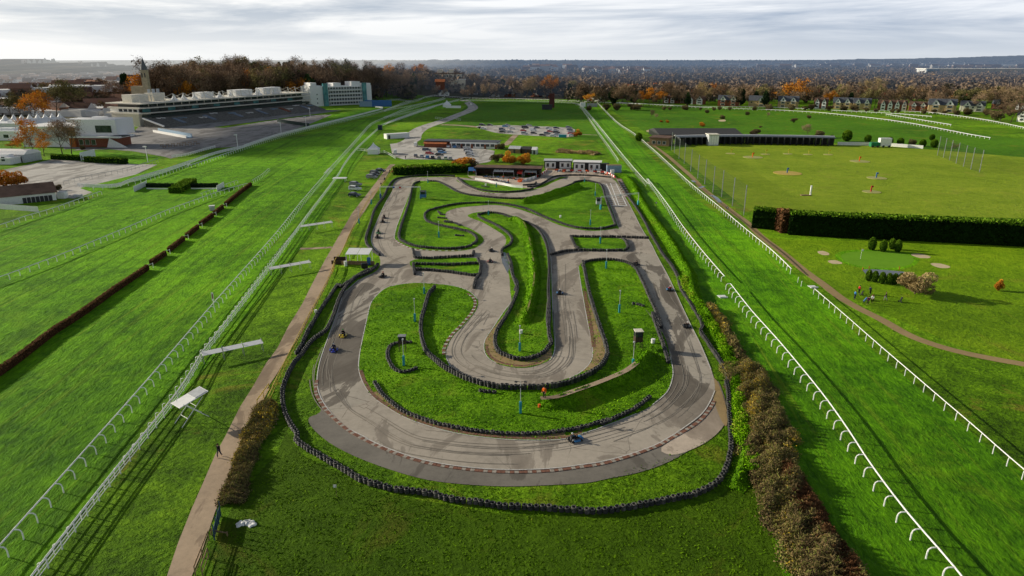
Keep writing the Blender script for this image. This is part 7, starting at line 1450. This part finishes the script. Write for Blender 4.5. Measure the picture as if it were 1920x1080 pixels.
massed('distant_wood', 'brown wood spreading behind the houses on the right', 1700, sector(1060, 2150, 720, 1500, .9), (12, 19), 1, F_WOOD, 'wood', (.3, .62), 84, sizek=.13)
massed('distant_wood', 'hazy blue brown woods across the plain', 4200, sector(700, 2250, 1500, 4200, .8), (13, 22), 2, F_WOOD, 'wood', (.28, .6), 44, .8, sizek=.17)
massed('distant_wood', 'bluish woods below the far ridge', 2600, sector(600, 2350, 4000, 9000, .8), (18, 34), 3, F_WOOD, 'wood', (.2, .55), 26, 1.3, sizek=.25)
def woodarea(rs):
    kk = (rs.uniform(285, 780) - 960) / 1325; y = (rs.uniform(12, 170) + 698.5) / (.843 - .539 * kk); return kk * y, y
massed('distant_wood', 'undergrowth and thickets filling the wood behind the grandstand', 500, woodarea, (9, 17), 4, F_WOOD, 'wood', (.12, .5), 60)
massed('distant_wood', 'wood behind the houses beyond the far bend', 420, sector(700, 1120, 840, 1250), (11, 19), 5, F_WOOD, 'wood', (.2, .6), 46)
massed('distant_wood', 'low trees scattered through the town on the left', 520, sector(-250, 330, 720, 2400, .8), (7, 12), 6, F_WOOD, 'wood', (.4, .85), 30)
massed('distant_wood', 'pale olive trees between the marquees and the town', 130, sector(-120, 300, 570, 760), (5, 10), 9, F_WOOD, 'wood', (.5, .9), 50)
def town(name, label, n, area, seed, hs=(5, 9), ws=(10, 22), zf=None, big=.08):
    rs = random.Random(seed); V = []; F = []; T = []; nr = np.random.RandomState(seed)
    for i in range(n):
        x, y = area(nr); w_ = rs.uniform(*ws); d = rs.uniform(8, 12); h = rs.uniform(*hs)
        if rs.random() < big: w_ *= 3.5; d *= 2; flat = True
        else: flat = False
        a = rs.uniform(-.5, .5); c, s = math.cos(a), math.sin(a); z = (zf or th)(x, y); wt = rs.choice((.15, .3, .75, .95, .98)); rt_ = rs.choice((.05, .3, .45, .4, .2)) if not flat else .95
        o = len(V); hr_ = .5 if flat else d * .38
        for (a_, b_, c_) in ((-1, -1, 0), (1, -1, 0), (1, 1, 0), (-1, 1, 0), (-1, -1, h), (1, -1, h), (1, 1, h), (-1, 1, h), (-1, 0, h + hr_), (1, 0, h + hr_)):
            X_, Y_ = a_ * w_ / 2, b_ * d / 2; V.append((x + X_ * c - Y_ * s, y + X_ * s + Y_ * c, z + c_))
        for f, tt in (((0, 1, 5, 4), wt), ((1, 2, 6, 5), wt), ((2, 3, 7, 6), wt), ((3, 0, 4, 7), wt), ((4, 5, 9, 8), rt_), ((6, 7, 8, 9), rt_), ((4, 8, 7, 7), wt), ((5, 6, 9, 9), wt)): F.append([q + o for q in f] if f[2] != f[3] else [f[0] + o, f[1] + o, f[2] + o, f[2] + o]); T.append(tt)
    F4 = [f for f in F if f[2] != f[3]]; T4 = [t for f, t in zip(F, T) if f[2] != f[3]]; F3 = [(f[0], f[1], f[2]) for f in F if f[2] == f[3]]
    me = bpy.data.meshes.new(name); me.from_pydata(V, [], F4 + F3); a = me.attributes.new('tint', 'FLOAT', 'FACE'); a.data.foreach_set('value', np.array(T4 + [.8] * len(F3), np.float32)); me.materials.append(F_TOWN); me.update(); return tag(link(name, me), label, 'town', kind='stuff')
town('distant_town', 'roofs of the hazy town spreading over the left plain', 1100, sector(-250, 300, 760, 2300, .8), 11, (5, 9), (12, 26), big=.12)
town('distant_town', 'white and brown roofs just behind the marquees on the left', 60, sector(-150, 260, 560, 760), 16, (4, 7), (14, 30), big=.35)
town('distant_town', 'scattered far houses among the woods on the right', 240, sector(1350, 2100, 2300, 5200), 12, (8, 14), (20, 50), zf=lambda a, b: 9, big=.15)
town('distant_town', 'pale estate of houses in the far woods near the centre', 110, sector(1090, 1210, 1750, 2200), 13, (8, 11), (10, 18), zf=lambda a, b: 9, big=0)
town('distant_town', 'cluster of white houses beyond the centre wood', 16, sector(985, 1075, 1900, 2300), 15, (10, 14), (20, 40), zf=lambda a, b: 12, big=0)
y = 1750; tt = thing('warehouse', 'long white roofed warehouse in the far woods on the right', 'warehouse', (at(1820, 150, y)[0], y, 12)); MB().box(0, 0, 0, 250, 40, 8).build('wall', LGREY, tt); MB().box(0, 0, 8, 254, 44, 1.5).build('roof', WREND, tt); MB().box(-110, -22, 3, 30, 2, 5).build('panel', LBLUE, tt)
def hills(name, label, y, prof, mat, seed, rough=6, depth=900):
    """ridge: prof = [(px, py)] silhouette at distance y"""
    rs = np.random.RandomState(seed); px0, px1 = prof[0][0], prof[-1][0]; n = 520; V = []; F = []
    xs = np.linspace(px0, px1, n); ys = np.interp(xs, [p[0] for p in prof], [p[1] for p in prof]); jit = np.convolve(rs.normal(0, 1, n + 8), np.ones(9) / 4, 'valid'); m = 7
    for i in range(n):
        for j in range(m):
            f = j / (m - 1); yy = y + depth * (f - 1); zt = at(xs[i], ys[i], y)[2] + jit[i] * rough * .5 + rs.uniform(0, rough); V.append(((xs[i] - 960) * y / 1325 * (1 - .04 * (1 - f)), yy, zt * (math.sin(f * math.pi / 2)) + (rs.uniform(-1, 1) * rough * .4 if 0 < f < 1 else 0)))
    for i in range(n - 1):
        for j in range(m - 1): F.append((i * m + j, (i + 1) * m + j, (i + 1) * m + j + 1, i * m + j + 1))
    me = np_mesh(name, np.array(V), np.array(F), mat); tag(link(name, me), label, kind='structure')
def hillmat(name, a, b, sc_=.01):
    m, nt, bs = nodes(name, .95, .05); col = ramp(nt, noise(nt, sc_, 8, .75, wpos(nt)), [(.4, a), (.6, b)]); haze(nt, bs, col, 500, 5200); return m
HM = hillmat('wooded_hill', (.03, .035, .02), (.13, .09, .05)); HM2 = hillmat('far_hill', (.05, .06, .05), (.2, .17, .12), .004)
hills('hill', 'wooded hill on the far left skyline', 2500, [(-400, 118), (-60, 117), (0, 119), (40, 121), (70, 118), (95, 115), (118, 118), (140, 122), (180, 122), (200, 120), (240, 126), (330, 128), (560, 132), (800, 134)], HM, 1, 7, 1200)
hills('hill', 'blue wooded ridge in the middle of the skyline', 5200, [(560, 128), (690, 122), (725, 117), (780, 115), (900, 114), (1000, 113), (1100, 115), (1170, 118), (1300, 122), (1500, 125)], HM, 2, 7, 1600)
hills('hill', 'pale far ridge rising to the right edge', 12000, [(900, 118), (1150, 115), (1300, 114), (1500, 114), (1650, 112), (1760, 109), (1850, 106), (1940, 103), (2100, 101), (2400, 99)], HM2, 3, 10, 3000)
hills('hill', 'low rolling wooded rise below the far ridge', 6500, [(1100, 122), (1300, 119), (1500, 120), (1700, 117), (1850, 118), (2300, 116)], HM, 4, 12, 2600)
# ------------------------------------------------------------------ world, sun, camera
SUN_EL, SUN_AZ = R(18.5), math.atan2(-.951, .309)
w = bpy.data.worlds.new('World'); sc.world = w; w.use_nodes = True; nt = w.node_tree; nt.nodes.clear()
sky = nt.nodes.new('ShaderNodeTexSky'); sky.sky_type = 'NISHITA'; sky.sun_disc = False; sky.sun_elevation = SUN_EL; sky.sun_rotation = SUN_AZ % (2 * math.pi)
sky.altitude = 50; sky.air_density = 1.0; sky.dust_density = 1.2
tc = nt.nodes.new('ShaderNodeTexCoord'); sp = nt.nodes.new('ShaderNodeSeparateXYZ'); nt.links.new(tc.outputs['Generated'], sp.inputs[0])
def cmath(op, a, b): return math_(nt, op, a, b)
zc = cmath('MAXIMUM', sp.outputs[2], 0.0)
yc = cmath('MAXIMUM', sp.outputs[1], .15)
cx = nt.nodes.new('ShaderNodeCombineXYZ'); nt.links.new(cmath('DIVIDE', sp.outputs[0], yc), cx.inputs[0]); nt.links.new(cmath('POWER', cmath('ADD', zc, .004), .62), cx.inputs[1])
v = mapv(nt, cx.outputs[0], R(0), (2.1, 13, 1)); v2 = mapv(nt, cx.outputs[0], R(-2), (1.0, 5.2, 1))
n1 = noise(nt, 1.0, 9, .60, v, .7); n2 = noise(nt, 1.0, 6, .55, v2, .5)
f = cmath('ADD', cmath('MULTIPLY', n1, .42), cmath('MULTIPLY', n2, .58))
# left (sun side) brighter
side = nt.nodes.new('ShaderNodeMapRange'); side.inputs[1].default_value = .45; side.inputs[2].default_value = -.60; nt.links.new(sp.outputs[0], side.inputs[0])
lit = mixc(nt, side.outputs[0], (.86, .90, .96), (1.10, 1.09, 1.05)); dark = mixc(nt, side.outputs[0], (.37, .46, .60), (.62, .67, .72))
cc = mixc(nt, ramp(nt, f, [(.43, 0), (.475, .4), (.53, 1)]), dark, lit)
# pale band over the horizon
hb = ramp(nt, zc, [(0, 1), (.02, .6), (.055, .0)]); hcol = mixc(nt, side.outputs[0], (.66, .71, .77), (1.0, 1.0, .98)); cc = mixc(nt, hb, cc, hcol)
# higher up the clouds thin and the blue sky takes over
up = ramp(nt, zc, [(.10, 1), (.30, .10)])
bg1 = nt.nodes.new('ShaderNodeBackground'); nt.links.new(sky.outputs[0], bg1.inputs[0]); bg1.inputs[1].default_value = .05
bg2 = nt.nodes.new('ShaderNodeBackground'); nt.links.new(cc, bg2.inputs[0]); bg2.inputs[1].default_value = 1.0
ms = nt.nodes.new('ShaderNodeMixShader'); nt.links.new(up, ms.inputs[0]); nt.links.new(bg1.outputs[0], ms.inputs[1]); nt.links.new(bg2.outputs[0], ms.inputs[2])
ow = nt.nodes.new('ShaderNodeOutputWorld'); nt.links.new(ms.outputs[0], ow.inputs[0])
L = bpy.data.lights.new('sun', 'SUN'); L.energy = 5.0; L.angle = R(.6); L.color = (1.0, .91, .74); so = bpy.data.objects.new('sun', L); COL.objects.link(so)
sd = Vector((-.951 * math.cos(SUN_EL), .309 * math.cos(SUN_EL), math.sin(SUN_EL))); so.rotation_euler = sd.to_track_quat('Z', 'Y').to_euler(); so.location = (-100, 100, 200)
cam = bpy.data.cameras.new('camera'); co = bpy.data.objects.new('camera', cam); COL.objects.link(co); sc.camera = co
cam.sensor_width = 36; cam.lens = 24.0; co.location = (0, 0, CH); co.rotation_euler = (math.pi / 2 - PT, 0, 0); cam.clip_start = .5; cam.clip_end = 60000
# unseen cloud sheet added above the frame, cut to shade far turf and meadow
def shadow_cloud(label, foot, h, seed):
    rs = np.random.RandomState(seed); off = Vector((-.951, .309)) * (h / math.tan(SUN_EL)); poly = smooth(foot, 5, True); poly = [(p[0] + 7 * math.sin(i * 1.9) + 5 * math.sin(i * .73), p[1] + 7 * math.cos(i * 1.3)) for i, p in enumerate(poly)]
    a = np.array(poly); lo, hi = a.min(0), a.max(0); st = 6; nx, ny = int((hi[0] - lo[0]) / st) + 1, int((hi[1] - lo[1]) / st) + 1
    P = np.array([(lo[0] + i * st, lo[1] + j * st) for j in range(ny) for i in range(nx)]); ins = inpoly(P, poly); V = []; F = []; idx = {}
    for k, (x, y) in enumerate(P):
        if not ins[k]: continue
        for s in (-1, 1): idx[k, s] = len(V); V.append((x + off.x + rs.uniform(-1.5, 1.5), y + off.y + rs.uniform(-1.5, 1.5), h + s * (2 + 2.5 * abs(math.sin(x * .03) * math.cos(y * .04))) + rs.uniform(-1, 1)))
    for j in range(ny - 1):
        for i in range(nx - 1):
            q = [j * nx + i, j * nx + i + 1, (j + 1) * nx + i + 1, (j + 1) * nx + i]
            if all(ins[k] for k in q): F.append([idx[k, 1] for k in q]); F.append([idx[k, -1] for k in q][::-1])
    m, nt_, b_ = nodes('shadow_vapour', 1, 0); b_.inputs['Base Color'].default_value = (.8, .8, .82, 1); b_.inputs['Alpha'].default_value = .93
    tag(link('shadow_cloud', np_mesh('shadow_cloud', np.array(V), np.array(F), m, smooth_=True)), label, kind='structure')
shadow_cloud('unseen vapour sheet added high on the left to shade the turf', [(-170, 338), (-102, 334), (-94, 440), (-94, 512), (-50, 510), (50, 528), (78, 600), (62, 740), (-60, 765), (-100, 690), (-118, 640), (-150, 540), (-185, 450), (-180, 400)], 320, 1)
sc.view_settings.view_transform = 'Standard'; sc.view_settings.look = 'None'; sc.view_settings.exposure = 0; sc.view_settings.gamma = 1
sc.render.engine = 'CYCLES'; sc.cycles.max_bounces = 5; sc.cycles.use_denoising = True; sc.cycles.use_adaptive_sampling = True; sc.cycles.adaptive_threshold = .02
